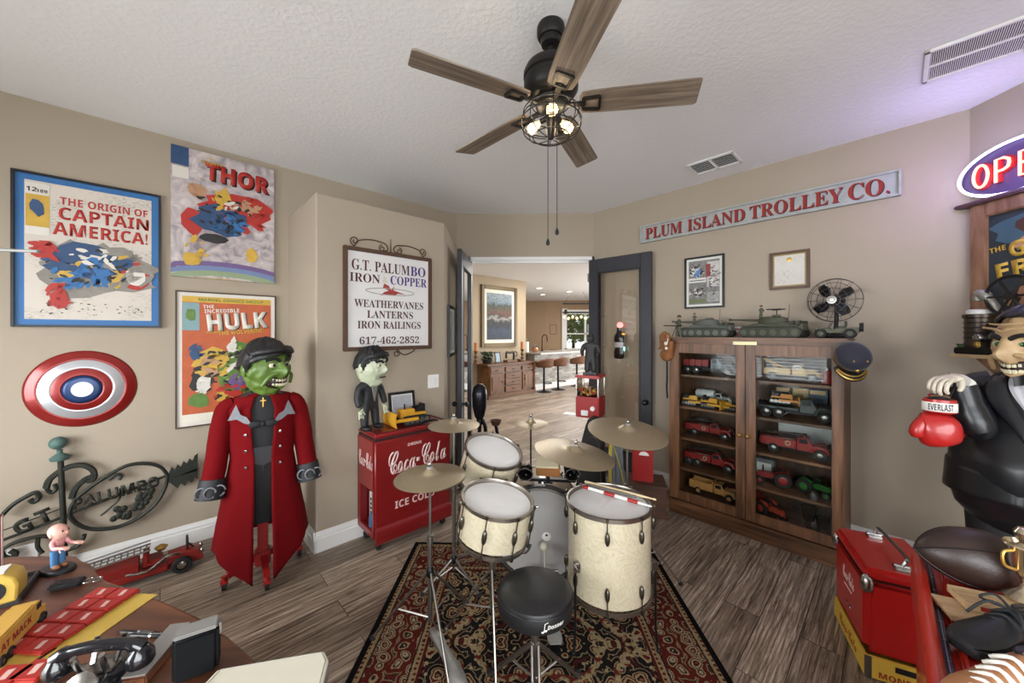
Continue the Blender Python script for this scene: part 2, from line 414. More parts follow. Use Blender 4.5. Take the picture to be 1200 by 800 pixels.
f.box((0, 0, z1), (w, .16, .2)); f.box((0, 0, z0), (w, .16, .12)); f.box((-w/2+.95, .03, (z0+z1)/2), (.09, .08, z1-z0)); f.box((0, .03, z0+(z1-z0)*.42), (w, .08, .05))
f.make('window_frame', WHITE, o, smooth=False); g = MB(); g.box((0, .06, (z0+z1)/2), (w, .008, z1-z0)); g.make('window_pane', PANE, o, smooth=False)
m = MB(); m.box((0, 26, -.07), (40, 16, .1)); struct(m, 'ground_outside', mat('lawn', '5c7a3c', .9, var=.3))
rr = random.Random(3)
LEAF = mat('tree_leaf', '6f9a4a', .7, var=.5, vscale=3)
for i, (x, y, r, hh) in enumerate([(.9, 22, 1.1, 1.6), (3.2, 22.6, 1.3, 1.9), (7.2, 23.5, 1.5, 2.1), (-1.6, 23, 1.4, 2.0), (2.3, 27.5, 1.7, 2.6)]):
    t = thing('tree', ['rounded green tree outside kitchen window', 'green tree outside the far window beside the frame bar', 'green tree outside, furthest right of the far window', 'green tree outside, furthest left of the far window', 'taller green tree behind the others outside the window'][i], 'tree', (x, y, -.02), group='trees outside the kitchen window')
    b_ = MB(); b_.tube([(0, 0, 0), (.05, 0, hh*.5), (0, 0, hh)], [.12, .09, .05], 8); b_.make('trunk', mat('bark', '4a3a2c', .9), t)
    c_ = MB()
    for k in range(900):
        a_ = rr.random()*2*pi; ct = rr.uniform(-.75, 1); rad = r*(.55+.45*rr.random()); st = sqrt(1-ct*ct)
        p = Vector((rad*st*cos(a_), rad*st*sin(a_), hh+rad*ct*.9)); q1 = Vector((rr.gauss(0, 1), rr.gauss(0, 1), rr.gauss(0, 1))).normalized()*.16; q2 = q1.orthogonal().normalized()*.09
        vs = [c_.bm.verts.new(p+v) for v in (-q1, q2, q1, -q2)]; c_.bm.faces.new(vs)
    c_.make('crown', LEAF, t, smooth=False)
# hall and kitchen furniture -----------------------------------------
HWD = wood('hall_oak', '4c311c', '7c5433', .45, (20, 20, 3)); HWDH = wood('hall_oak_long', '4c311c', '7c5433', .45, (3, 20, 20))
sd = thing('sideboard', 'carved brown wooden sideboard against the hall wall under the painting', 'sideboard', PL(6.49, dH-.045), RL)
w, dp, hh = 1.66, .46, .84
m = MB(); m.box((0, -dp/2, hh/2), (w-.06, dp-.04, hh-.1)); m.make('body', HWD, sd, smooth=False)
m = MB(); m.box((0, -dp/2, hh-.02), (w+.06, dp+.05, .04), bev=.012); m.make('top', HWDH, sd)
m = MB(); m.box((0, -dp/2, .05), (w+.02, dp+.03, .1), bev=.015); m.make('plinth', HWDH, sd)
for sx in (-1, 1):
    m = MB(); m.lathe([(.035, .1), (.045, .14), (.03, .18), (.042, .3), (.03, .5), (.045, .56), (.03, .6), (.048, .66), (.04, .8)], 12, c=(sx*(w/2-.06), -dp-.005, 0)); m.make('carved_post', HWD, sd)
    d_ = MB(); d_.box((sx*.56, -dp+.012, .37), (.44, .03, .46), bev=.008); d_.box((sx*.56, -dp-.008, .37), (.3, .02, .34), bev=.008); dd = d_.make('door', HWD, sd)
    k_ = MB(); k_.ball((sx*.4, -dp-.03, .4), .016, 8); k_.make('knob', BLKMET, dd)
for i, (x, z, ww, hh2) in enumerate([(0, .2, .54, .15), (0, .37, .54, .15), (0, .53, .54, .14), (-.56, .69, .5, .12), (0, .69, .54, .12), (.56, .69, .5, .12)]):
    d_ = MB(); d_.box((x, -dp+.008, z), (ww, .04, hh2), bev=.01); dd = d_.make('drawer', HWDH, sd)
    k_ = MB(); k_.box((x, -dp-.025, z), (.09, .025, .014), bev=.004); k_.make('handle', BLKMET, dd)
def painting_mat():
    q = NT('harbour_painting'); co = q.coord(kind='Generated'); sx = q.n('SeparateXYZ', Vector=co)
    v = q.n('TexVoronoi', Vector=q.coord((9, 1, 9), kind='Object')); nn = q.n('TexNoise', Vector=q.coord((6, 6, 6)), Scale=1.0, Detail=5.0)
    z = q.math('ADD', sx.outputs[2], q.math('MULTIPLY', q.math('SUBTRACT', nn.outputs[0], .5), .35))
    base = q.ramp(z, [(0, '22344a'), (.2, '2f455c'), (.3, '1b1d22'), (.4, '3c3a38'), (.46, 'b5b0a8'), (.52, '3a3028'), (.57, '7d4830'), (.66, '5a5238'), (.74, '3d4a3a'), (.8, '7f95a2'), (1, 'a9b7bd')])
    q.col(q.mix(q.math('MULTIPLY', v.outputs['Distance'], .9), base, '17181a')); q.b.inputs['Roughness'].default_value = .6; return q.m
def framed(name, label, cat, loc, rz, w, h, fw, fd, fm, img, matw=0, matm=None, glass=True, group=None):
    """frame (outer w x h) hanging with its back at y=0; front looks along -y"""
    t = thing(name, label, cat, loc, rz, group)
    m = MB()
    for sx in (-1, 1): m.box((sx*(w/2-fw/2), -fd/2, 0), (fw, fd, h), bev=min(fw, fd)*.18)
    for sz in (-1, 1): m.box((0, -fd/2, sz*(h/2-fw/2)), (w-2*fw+.002, fd, fw), bev=min(fw, fd)*.18)
    m.make('frame', fm, t)
    iw, ih = w-2*fw, h-2*fw
    if matw:
        m = MB(); m.box((0, -fd*.35, 0), (iw, .004, ih)); m.make('mount_board', matm, t, smooth=False); iw -= 2*matw; ih -= 2*matw
    m = MB(); m.box((0, -fd*.35-.003, 0), (iw, .004, ih)); m.make('print', img, t, smooth=False)
    t['iy'] = -fd*.35-.0055
    return t
s0, zz = on_L(589, 370, dH)
a_ = on_L(563, 335, dH); b_ = on_L(605, 338, dH); zb = on_L(589, 406, dH)[1]; zt = on_L(589, 336, dH)[1]
framed('painting', 'large harbour town painting in gold frame on hall wall above sideboard', 'painting', PL((a_[0]+b_[0])/2, dH-.002, (zb+zt)/2), RL, b_[0]-a_[0], zt-zb, .1, .05, mat('antique_gold', '5a4b30', .45, .4, var=.2), painting_mat(), .09, CREAMP)
def on_sb(px, z=.845): return PL(on_L(px, 420, dH-.25)[0], dH-.25, z)
for i, px in enumerate((557.5, 612)):
    c = thing('candle_holder', ['turned candlestick with tan candle at left end of sideboard', 'turned candlestick with tan candle at sideboard end beside the bar'][i], 'candle holder', on_sb(px), RL, 'candlesticks on the sideboard')
    m = MB(); m.lathe([(.07, 0), (.07, .02), (.03, .05), (.045, .1), (.02, .14), (.045, .19), (.02, .25), (.05, .3), (.055, .32), (0, .32)], 14); m.make('stick', HWD, c)
    m = MB(); m.lathe([(.04, .32), (.04, .52), (0, .515)], 14); m.make('candle', mat('candle_wax', 'b5743f', .6), c)
t = thing('flower_arrangement', 'low dark green plant arrangement on the hall sideboard', 'plant', on_sb(571), RL)
m = MB(); m.lathe([(.1, 0), (.14, .09), (.12, .1), (0, .09)], 16); m.make('bowl', DARKT, t)
m = MB()
for k in range(170):
    a1 = rr.random()*2*pi; p = Vector((rr.gauss(0, .10), rr.gauss(0, .06), .1+rr.random()*.18)); q1 = Vector((rr.gauss(0, 1), rr.gauss(0, 1), rr.gauss(0, 1))).normalized()*.05; q2 = q1.orthogonal().normalized()*.025
    m.bm.faces.new([m.bm.verts.new(p+v) for v in (-q1, q2, q1, -q2)])
m.make('leaves', mat('dark_leaf', '2c3b24', .6, var=.4, vscale=30), t, smooth=False)
t = framed('framed_photo', 'small black photo frame standing on the hall sideboard', 'photo frame', on_sb(583, .98), (radians(-10), 0, RL), .19, .27, .025, .02, BLACK, mat('family_photo', '8fa0b0', .5, var=.7, vscale=14))
t = thing('sewing_machine', 'old black sewing machine on the hall sideboard', 'sewing machine', on_sb(598), RL)
m = MB(); m.box((0, 0, .025), (.36, .17, .05), bev=.01); m.make('base', HWD, t)
m = MB(); m.tube(smooth_pts([(.13, 0, .05), (.13, 0, .2), (.1, 0, .25), (-.02, 0, .24), (-.13, 0, .25), (-.14, 0, .1)], 5), .03, 10); m.make('arm', BLACK, t)
m = MB(); m.torus((.19, 0, .2), .06, .012, 'x', 20, 6); m.make('hand_wheel', BLKMET, t)
t = thing('serving_bowl', 'rounded metal bowl beside candlestick on the hall sideboard', 'bowl', on_sb(606.5)+Vector((.06, -.06, 0)), RL); t.scale = (.6, .6, .7)
m = MB(); m.lathe([(.04, 0), (.1, .03), (.13, .1), (.12, .1), (.09, .04), (0, .02)], 20); m.make('bowl', STEEL, t)
# bar counter
bs0 = s_end+.09; bd = 7.0
bar = thing('breakfast_bar', 'long breakfast bar with pale stone front and grey worktop', 'bar counter', PL(bs0, bd), RL)
q = NT('stacked_stone'); br = q.n('TexBrick', Vector=q.coord(rot=(pi/2, 0, 0)), Scale=1.0, Brick_Width=.22, Row_Height=.07, Mortar_Size=.006, Color1=lin('b9b4ac'), Color2=lin('7d776f'), Mortar=lin('8b867d')); q.col(br.outputs[0]); q.bump(br.outputs['Fac'], -.5, .01); STONE = q.m
m = MB(); m.box((2.3, .25, .5), (4.6, .5, 1.0)); m.make('stone_front', STONE, bar, smooth=False)
m = MB(); m.box((2.3, -.012, .08), (4.6, .024, .16)); m.make('kickboard', WHITE, bar, smooth=False)
m = MB(); m.box((2.3, .2, 1.025), (4.7, .95, .05), bev=.012); m.make('worktop', mat('grey_granite', '9a958e', .25, var=.25, vscale=60), bar)
SUEDE = mat('brown_suede', '6b4630', .8, var=.15)
def stool(): 
    t = thing('bar_stool', '', 'bar stool', (0, 0, 0), RL, 'bar stools along the breakfast bar')
    m = MB(); m.lathe([(.2, 0), (.2, .012), (.05, .035), (.03, .05), (0, .05)], 24); m.make('base', BLKMET, t)
    m = MB(); m.cyl((0, 0, .04), (0, 0, .66), .028); m.make('post', BLKMET, t)
    m = MB(); m.torus((0, -.12, .25), .12, .012, 'z', 20, 6); m.make('footrest', BLKMET, t)
    m = MB(); m.lathe([(.05, .66), (.2, .68), (.22, .72), (.2, .745), (0, .75)], 24); m.make('seat', SUEDE, t)
    m = MB()
    def f(u, v):
        a = pi*1.18*(u-.5)-pi/2; r = .225+.03*v; hgt = .68+v*(.24*(.55+.45*cos((u-.5)*pi*1.0)))
        return (r*cos(a), r*sin(a), hgt)
    m.grid(f, 20, 6); m.make('backrest', SUEDE, t, solid=.035)
    return t
st0 = stool()
for i, (px, py) in enumerate([(637.5, 459), (654, 456.2), (676, 452.0)]):
    o = st0 if i == 0 else copy_tree(st0); p = on_z(px, py); o.location = p
    o['label'] = ['brown bar stool closest to the sideboard', 'brown bar stool in the middle of three along bar', 'brown bar stool furthest along the bar, by the open glass door'][i]
t = thing('faucet', 'bronze arched kitchen faucet rising behind the bar', 'faucet', PL(on_L(635, 412, 7.62)[0], 7.5, 1.05), RL)
m = MB(); m.tube(smooth_pts([(-.12, 0, 0), (-.12, 0, .32), (-.1, 0, .44), (0, 0, .5), (.1, 0, .44), (.12, 0, .28)], 6), .018, 10); m.lathe([(.035, 0), (.03, .06), (.018, .08)], 12, c=(-.12, 0, 0)); m.make('spout', mat('oiled_bronze', '3d2418', .35, .8), t)
t = thing('kettle', 'shiny round kettle on the bar worktop by the faucet', 'kettle', PL(on_L(625.5, 412, 7.3)[0], 7.25, 1.05), RL)
m = MB(); m.lathe([(.07, 0), (.095, .03), (.1, .08), (.06, .13), (.02, .145), (0, .15)], 18); m.make('body', mat('copper_kettle', 'c08a63', .25, .8), t)
m = MB(); m.tube(smooth_pts([(-.09, 0, .09), (-.06, 0, .19), (.06, 0, .19), (.09, 0, .09)], 5), .01, 6); m.make('handle', BLACK, t)
t = thing('paper_towel_roll', 'upright white paper towel roll on bar by the hall wall end', 'paper towel roll', PL(on_L(617.3, 405, 7.3)[0], 7.3, 1.05), RL)
m = MB(); m.lathe([(.06, 0), (.06, .3), (0, .3)], 16); m.make('roll', PAPER, t)
m = MB(); m.lathe([(.012, .3), (.012, .36), (.02, .37), (0, .39)], 8); m.make('rod', CHROME, t)
for i, (px, py) in enumerate([(653, 412), (683, 414)]):
    t = thing('dining_chair', ['dark wooden dining chair back showing beyond the bar, below small picture', 'dark dining chair beyond the bar in front of the far window'][i], 'dining chair', on_z(px, 442, 0)+Vector((0, .4, 0)), 0, 'dining chairs beyond the bar')
    m = MB()
    for sx in (-1, 1): m.box((sx*.2, 0, .5), (.035, .035, 1.0))
    m.make('back_post', HWD, t, smooth=False); m = MB(); m.box((0, 0, .9), (.36, .03, .18), bev=.01); m.make('backrest', HWD, t)
    m = MB(); m.box((0, .2, .45), (.44, .44, .05), bev=.012); m.make('seat', HWD, t)
    m = MB()
    for sx in (-1, 1): m.box((sx*.19, .4, .21), (.035, .035, .43))
    m.make('front_legs', HWD, t, smooth=False)
    t['label'] = t['label']
t = framed('wall_picture', 'small picture on the far kitchen wall beside the window', 'picture', on_t(648.5, 386, YK-.5)+Vector((0, .13, 0)), 0, .32, .44, .03, .03, mat('pic_frame', '6e5a3c', .5), mat('leaf_print', '7a7a58', .6, var=.6, vscale=12))
t = thing('chandelier', 'linear glass globe chandelier hanging before the far window', 'chandelier', on_t(676, 352, 13.0), 0)
m = MB(); zc = on_t(676, 366, 13.0).z-t.location.z
m.box((0, 0, zc), (1.0, .06, .05)); [m.cyl((x, 0, 0), (x*2, 0, zc), .006, n=6) for x in (-.22, .22)]; t.location.z = HC; 
zc = zc+ (on_t(676, 352, 13.0).z-HC)
m.box((0, 0, zc), (1.0, .06, .05)); m.make('bar', BLKMET, t, smooth=False)
for k in range(7):
    x = -.45+.15*k; g = MB(); g.ball((x, 0, zc-.16-.05*(k % 2)), .06, 10); gl = g.make('globe', mat('amber_globe', 'f0e0c0', .1, alpha=.45), t)
    g = MB(); g.ball((x, 0, zc-.16-.05*(k % 2)), .022, 8); g.make('bulb', mat('bulb_glow', 'ffdca0', .3, emit=6), gl); g = MB(); g.cyl((x, 0, zc), (x, 0, zc-.1-.05*(k % 2)), .007, n=6); g.make('stem', BLKMET, gl)
for i, (px, py) in enumerate([(632, 337.5), (667, 341.5), (636, 345)]):
    p = on_z(px, py, HC-.004); t = thing('recessed_light', ['bright recessed light nearest the hall wall corner', 'bright recessed light nearer the open glass door', 'bright recessed light beyond the first in kitchen ceiling'][i], 'ceiling light', p, 0, 'recessed lights in the kitchen ceiling')
    m = MB(); m.torus((0, 0, 0), .11, .012, 'z', 24, 6); m.make('trim_ring', WHITE, t)
    m = MB(); m.lathe([(.1, 0), (0, .002)], 20); m.make('lens', mat('lamp_lens', 'fff4e0', .4, emit=5), t)
# ------------------------------------------------------------------ french doors
DOORM = mat('door_charcoal', '33343a', .42); JAMBM = mat('door_edge', '24262c', .4)
def door_leaf(name, label, hinge, rz, w, h, flip, glassm):
    """leaf hangs from its hinge edge at x=0 and reaches to x=w; its room face looks along -y"""
    t = thing(name, label, 'door', (hinge[0], hinge[1], 0), rz); m = MB(); th = .045; st = .115
    for x in (st/2, w-st/2): m.box((x, 0, h/2+.01), (st, th, h), bev=.004)
    m.box((w/2, 0, h-.075+.01), (w-2*st+.004, th, .15), bev=.004); m.box((w/2, 0, .14), (w-2*st+.004, th, .26), bev=.004); m.make('frame', DOORM, t)
    m = MB()
    for x in (st+.008, w-st-.008):
        for sy in (-1, 1): m.box((x, sy*(th/2+.001), h/2+.06), (.016, .008, h-.41), bev=.002)
    for z in (.278, h-.148):
        for sy in (-1, 1): m.box((w/2, sy*(th/2+.001), z), (w-2*st, .008, .016), bev=.002)
    m.make('glazing_bead', JAMBM, t); m = MB(); m.box((w/2, 0, h/2+.06), (w-2*st, .008, h-.43)); m.make('glass_pane', glassm, t, smooth=False)
    m = MB()
    for sy in (-1, 1):
        m.cyl((w-.055, sy*.022, .87), (w-.055, sy*.05, .87), .012, n=10); m.ball((w-.055, sy*.065, .87), (.028, .022, .028), 14); m.lathe([(.03, 0), (.028, .006), (0, .006)], 16, M=rot_m((w-.055, sy*.0235, .87), (-sy*pi/2, 0, 0)))
    m.make('knob', mat('black_knob', '141416', .3), t)
    m = MB()
    for z in (.25, .95, 1.65, 2.25): m.cyl((-.004, -.028, z-.05), (-.004, -.028, z+.05), .008, n=8)
    m.make('hinge', STEEL, t)
    return t
hl = (DX0+.03, YB-.03)
door_leaf('french_door', 'dark framed glass door leaf swung open edge-on beside the wall chase', hl, math.atan2(-.745, -.012), .745, 2.445, 1, PANE)
pR0 = on_t(691, 303, 4.36); pR1 = on_t(764, 296, 3.86)
rzR = math.atan2(pR1.y-pR0.y, pR1.x-pR0.x)
door_leaf('french_door', 'dark framed glass door leaf swung back against the wall beside toy cabinet', (pR0.x, pR0.y), rzR, (pR1-pR0).xy.length, 2.445, -1, PANE)
# neon bottle sign's reflection in the door glass, modelled as a solid shape
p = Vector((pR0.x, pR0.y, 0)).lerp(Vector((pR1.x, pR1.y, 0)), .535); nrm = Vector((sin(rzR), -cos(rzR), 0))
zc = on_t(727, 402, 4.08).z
t = thing('bottle_reflection', 'dark cola bottle shaped plaque with small coloured lights on the glass door', 'wall plaque', (p.x+nrm.x*.03, p.y+nrm.y*.03, zc), rzR)
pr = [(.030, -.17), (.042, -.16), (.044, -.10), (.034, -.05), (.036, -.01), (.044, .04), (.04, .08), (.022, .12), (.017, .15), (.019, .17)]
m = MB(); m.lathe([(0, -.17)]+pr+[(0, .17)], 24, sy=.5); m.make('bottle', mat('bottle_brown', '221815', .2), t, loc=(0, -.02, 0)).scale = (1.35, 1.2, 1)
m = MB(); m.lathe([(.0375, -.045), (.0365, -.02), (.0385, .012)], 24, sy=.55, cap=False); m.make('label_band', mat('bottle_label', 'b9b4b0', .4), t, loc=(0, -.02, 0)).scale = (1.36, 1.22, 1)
m = MB(); m.ball((.012, -.022, .2), (.038, .012, .034), 16); m.make('pink_reflection', mat('pink_reflection', 'ff8f8a', .4, emit=1.4), t)  # these glowing spots imitate coloured lights mirrored in the glass
m = MB(); m.ball((.045, -.02, .1), (.03, .01, .009), 10); m.make('amber_reflection', mat('amber_reflection', 'f0b04a', .4, emit=1.0), t)
m = MB(); m.ball((.06, -.02, -.06), (.014, .01, .028), 10); m.make('aqua_reflection', mat('aqua_reflection', '9fe0dc', .4, emit=1.0), t)
# ------------------------------------------------------------------ ceiling fan
BLADE = wood('fan_blade_wood', '463b33', '76685a', .55, (2.4, 46, 46), 8, c3='9c8e7d'); FANB = mat('fan_bronze', '252321', .45, .5)
fan = thing('ceiling_fan', 'five bladed ceiling fan with weathered wood blades and caged light', 'ceiling fan', (.145, 1.752, HC))
m = MB(); m.lathe([(0, 0), (.062, 0), (.066, -.01), (.066, -.045), (.058, -.06), (.05, -.062), (.05, -.07), (.045, -.09), (.02, -.1), (.0, -.1)], 32); m.make('canopy', FANB, fan)
m = MB(); m.cyl((0, 0, -.08), (0, 0, -.19), .014); m.lathe([(.03, -.155), (.038, -.17), (.03, -.19)], 20); m.make('downrod', FANB, fan)
zb = 2.68-HC
m = MB(); m.lathe([(.02, -.178), (.075, -.182), (.118, -.2), (.13, -.225), (.13, -.245), (.122, -.25), (.122, -.262), (.128, -.268), (.128, -.305), (.11, -.33), (.075, -.345), (.0, -.345)], 40); m.make('motor_housing', FANB, fan)
m = MB(); m.lathe([(.06, -.345), (.072, -.35), (.072, -.385), (.05, -.4), (.0, -.4)], 32); m.make('switch_housing', FANB, fan)
for k in range(5):
    a_ = radians(-7.5+72*k+(.6 if k else 0)); R = Matrix.Rotation(a_, 4, 'Z') @ Matrix.Translation((0, 0, zb)) @ Matrix.Rotation(radians(-12), 4, 'X')
    pts = [(.145, -.058), (.19, -.064), (.64, -.073), (.655, -.066), (.667, .06), (.655, .07), (.19, .064), (.145, .058), (.133, .035), (.133, -.035)]
    m = MB(); m.prism(pts, -.004, .004, plane='xy'); b_ = m.make('blade', BLADE, fan, smooth=False, bev=.002); b_.matrix_local = R
    m = MB(); m.box((.118, 0, -.006), (.09, .026, .012), bev=.003)
    for q1, q2 in (((.15, .03), (.225, .036)), ((.15, -.03), (.225, -.036)), ((.225, .036), (.225, -.036)), ((.15, .03), (.15, -.03))): m.tube([(q1[0], q1[1], -.009), (q2[0], q2[1], -.009)], .0085, 4)
    br_ = m.make('blade_iron', FANB, fan); br_.matrix_local = R
cg = MB(); zt, zl = -.365, -.53
for z, r in ((-.372, .09), (-.405, .13), (-.45, .142), (-.495, .13), (-.525, .085)): cg.torus((0, 0, z), r, .0028, 'z', 36, 6)
for k in range(8):
    a_ = 2*pi*k/8; cg.tube(smooth_pts([(r*cos(a_), r*sin(a_), z) for r, z in ((.07, -.36), (.115, -.385), (.142, -.45), (.13, -.495), (.085, -.525), (.02, -.535))], 4), .0025, 5)
cg.make('light_cage', FANB, fan)
m = MB(); m.lathe([(.022, -.4), (.022, -.5), (.012, -.535), (.0, -.54)], 16)
for k in range(3):
    a_ = 2*pi*k/3+.5; m.cyl((.015*cos(a_), .015*sin(a_), -.43), (.055*cos(a_), .055*sin(a_), -.435), .013, n=10)
m.make('lamp_stem', FANB, fan)
BULBG = mat('bulb_glass', 'ffe8c0', .05, alpha=.35); FIL = mat('filament_glow', 'ffdf9c', .4, emit=3.5)
for k in range(3):
    a_ = 2*pi*k/3+.5; M = Matrix.Rotation(a_, 4, 'Z') @ Matrix.Translation((.055, 0, -.436)) @ Matrix.Rotation(radians(115), 4, 'Y')
    m = MB(); m.lathe([(.011, 0), (.013, .012), (.024, .035), (.027, .05), (.02, .068), (0, .076)], 16, M=M); g = m.make('bulb', BULBG, fan)
    m = MB(); m.tube([M @ Vector(v) for v in ((0, .006, .012), (0, .008, .048), (0, -.008, .048), (0, -.006, .012))], .0028, 6); m.make('filament', FIL, g)
    pl = point('fan_bulb_light', fan.location+M @ Vector((0, 0, .05)), 1.0, (1, .82, .58), .02)
for x, y, zl in ((-.012, .028, -1.0), (.03, .01, -.955)):
    m = MB(); m.cyl((x, y, -.4), (x, y, zl), .0016, n=6); c_ = m.make('pull_chain', FANB, fan); m = MB(); m.lathe([(0, zl-.035), (.009, zl-.028), (.01, zl-.018), (.003, zl), (0, zl)], 12, c=(x, y, 0)); m.make('chain_fob', BLACK, c_)
# ------------------------------------------------------------------ ceiling vents
def vent(name, label, c4, nsl, split, along):
    """rectangular register on the ceiling from its four seen corners"""
    P = [on_z(x, y, HC) for x, y in c4]; c = sum(P, Vector())/4; L = ((P[1]-P[0]).length+(P[2]-P[3]).length)/2; Wd = ((P[3]-P[0]).length+(P[2]-P[1]).length)/2
    rz = RR; t = thing(name, label, 'vent', c, rz)
    m = MB(); f = .022
    for sx in (-1, 1): m.box((sx*(L/2-f/2), 0, -.006), (f, Wd, .012), bev=.003)
    for sy in (-1, 1): m.box((0, sy*(Wd/2-f/2), -.006), (L, f, .012), bev=.003)
    if split == 'x': m.box((0, 0, -.006), (.018, Wd, .012))
    else: m.box((0, 0, -.006), (L, .012, .01))
    m.make('frame', PLATE, t)
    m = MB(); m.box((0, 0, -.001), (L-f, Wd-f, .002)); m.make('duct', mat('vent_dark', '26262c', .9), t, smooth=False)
    m = MB()
    for i in range(nsl):
        if along == 'x': m.box((0, -Wd/2+f+(Wd-2*f)*(i+.5)/nsl, -.006), (L-2*f, (Wd-2*f)/nsl*.95, .002), rot=(radians(28), 0, 0))
        else: m.box((-L/2+f+(L-2*f)*(i+.5)/nsl, 0, -.006), ((L-2*f)/nsl*.45, Wd-2*f, .003), rot=(0, radians(24), 0))
    m.make('slats', PLATE, t, smooth=False); return t
vent('ceiling_vent', 'small white supply vent in the ceiling above the trolley sign', [(804, 192), (860, 177), (870, 188), (815, 205)], 7, 'x', 'x')
g1, g4 = on_z(1083, 62, HC), on_z(1082, 100, HC)
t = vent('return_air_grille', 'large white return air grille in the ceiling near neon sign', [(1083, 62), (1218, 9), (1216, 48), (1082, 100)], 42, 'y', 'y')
# ------------------------------------------------------------------ wall plates
def plate(name, label, cat, loc, rz, w, h, kind):
    t = thing(name, label, cat, loc, rz); m = MB(); m.box((0, -.004, 0), (w, .008, h), bev=.003); m.make('cover_plate', PLATE, t)
    m = MB()
    if kind == 'switch':
        for x in ((-.023, .023) if w > .1 else (0,)): m.box((x, -.009, 0), (.033, .006, .066), bev=.002, rot=(radians(4), 0, 0))
        m.make('rocker', WHITE, t)
    else:
        for z in (-.02, .02): m.lathe([(.016, 0), (.015, .003), (0, .003)], 16, M=rot_m((0, -.008, z), (pi/2, 0, 0)))
        m.make('socket', WHITE, t)
s, z = on_L(507.5, 446.5, DC); plate('light_switch', 'white light switch on chase wall beside the lettered sign', 'light switch', PL(s, DC, z), RL, .115, .12, 'switch')
s, z = on_L(27, 651, DL); plate('wall_outlet', 'white wall outlet low behind the weathervane', 'outlet', PL(s, DL, z), RL, .12, .13, 'outlet')
s_, z_ = on_L(524, 384, DC)
# picture on the return of the chase
p0 = Vector((B_.x, B_.y)); p1 = Vector((C_.x, C_.y)); dd = (p1-p0).normalized(); rz_ = math.atan2(dd.y, dd.x); pc = p0+dd*.40
framed('wall_picture', 'narrow black framed picture on the chase return beside the glass door', 'picture', (pc.x+sin(rz_)*.002, pc.y-cos(rz_)*.002, 1.62), rz_, .5, .52, .03, .022, BLACK, mat('pale_print', 'b9bab4', .5, var=.1), .03, PAPER)
# ------------------------------------------------------------------ posters on the left wall
def newsprint(name, base, ink, amt=.5):
    q = NT(name); co = q.coord(); w_ = q.n('TexNoise', Vector=q.coord((45, 1, 160)), Scale=1.0, Detail=2.0); b_ = q.n('TexNoise', Vector=q.coord((5, 1, 7)), Scale=1.0, Detail=3.0)
    k = q.math('MULTIPLY', q.ramp(w_.outputs[0], [(.5, '000000'), (.6, 'ffffff')]), q.ramp(b_.outputs[0], [(.45, '000000'), (.6, 'ffffff')]))
    q.col(q.mix(q.math('MULTIPLY', k, amt), base, ink)); q.b.inputs['Roughness'].default_value = .55; return q.m
def panel(mb_list, parent):
    for name, poly, mt, d in mb_list:
        m = MB(); m.prism(poly, -d, -d-.0012); m.make(name, mt, parent, smooth=False)
def shards(parent, name, mt, cx, cz, rx, rz, n, size, sd, d, ang=0, asp=2.2):
    r_ = random.Random(sd); m = MB()
    for i in range(n):
        a = r_.random()*2*pi; q_ = sqrt(r_.random()); x, z = cx+rx*q_*cos(a), cz+rz*q_*sin(a); b = ang+r_.gauss(0, .6); s_ = size*r_.uniform(.5, 1.4); k = r_.randint(4, 7); e = -d-.0003*(i % 3)
        vs = []
        for j in range(k):
            t_ = 2*pi*j/k; u = s_*asp*.5*cos(t_)*r_.uniform(.7, 1.2); w_ = s_*.5*sin(t_)*r_.uniform(.7, 1.2); vs.append(m.bm.verts.new((x+u*cos(b)-w_*sin(b), e, z+u*sin(b)+w_*cos(b))))
        m.bm.faces.new(vs)
    o = m.make(name, mt, parent, smooth=False); o['kind'] = 'stuff'; return o
def rect(x0, z0, x1, z1): return [(x0, z0), (x1, z0), (x1, z1), (x0, z1)]
def blob(cx, cz, rx, rz, n, j, sd, a0=0):
    r_ = random.Random(sd); return [(cx+rx*cos(a0+2*pi*i/n)*(1+r_.uniform(-j, j)), cz+rz*sin(a0+2*pi*i/n)*(1+r_.uniform(-j, j))) for i in range(n)]
def box_on_L(tl, tr, bl, br):
    a, b, c, d = on_L(*tl), on_L(*tr), on_L(*bl), on_L(*br)
    s0, s1, zt, zb = (a[0]+c[0])/2, (b[0]+d[0])/2, (a[1]+b[1])/2, (c[1]+d[1])/2
    return (s0+s1)/2, (zt+zb)/2, s1-s0, zt-zb
BLUEP = mat('poster_blue', '2d6ba6', .5); PB = mat('poster_navy', '28486f', .5, var=.3, vscale=25); PR_ = mat('poster_red', 'b02c22', .5, var=.15, vscale=20); PY = mat('poster_yellow', 'c9a23c', .5, var=.2, vscale=20)
PGR = mat('poster_grey', '8a857c', .6, var=.25, vscale=25); PGN = mat('poster_green', '5a7a32', .5, var=.35, vscale=22); PBLK = mat('poster_black', '23201f', .5); PSK = mat('poster_tan', 'b98d6c', .5, var=.25, vscale=20); PPU = mat('poster_purple', '6d5584', .5, var=.2, vscale=15); PWH = mat('poster_white', 'd9d4ca', .5)
s, z, w, h = box_on_L((13, 198), (189, 230), (14, 383.6), (188.5, 383.6))
t = framed('framed_poster', 'framed newsprint poster with bright blue mount and bold red title', 'poster', PL(s, DL-.001, z), RL, w, h, .014, .03, BLACK, newsprint('newsprint', 'cfc6ba', '6d655c'), .036, BLUEP, group=None)
y = t['iy']; W2, H2 = w/2-.05, h/2-.05
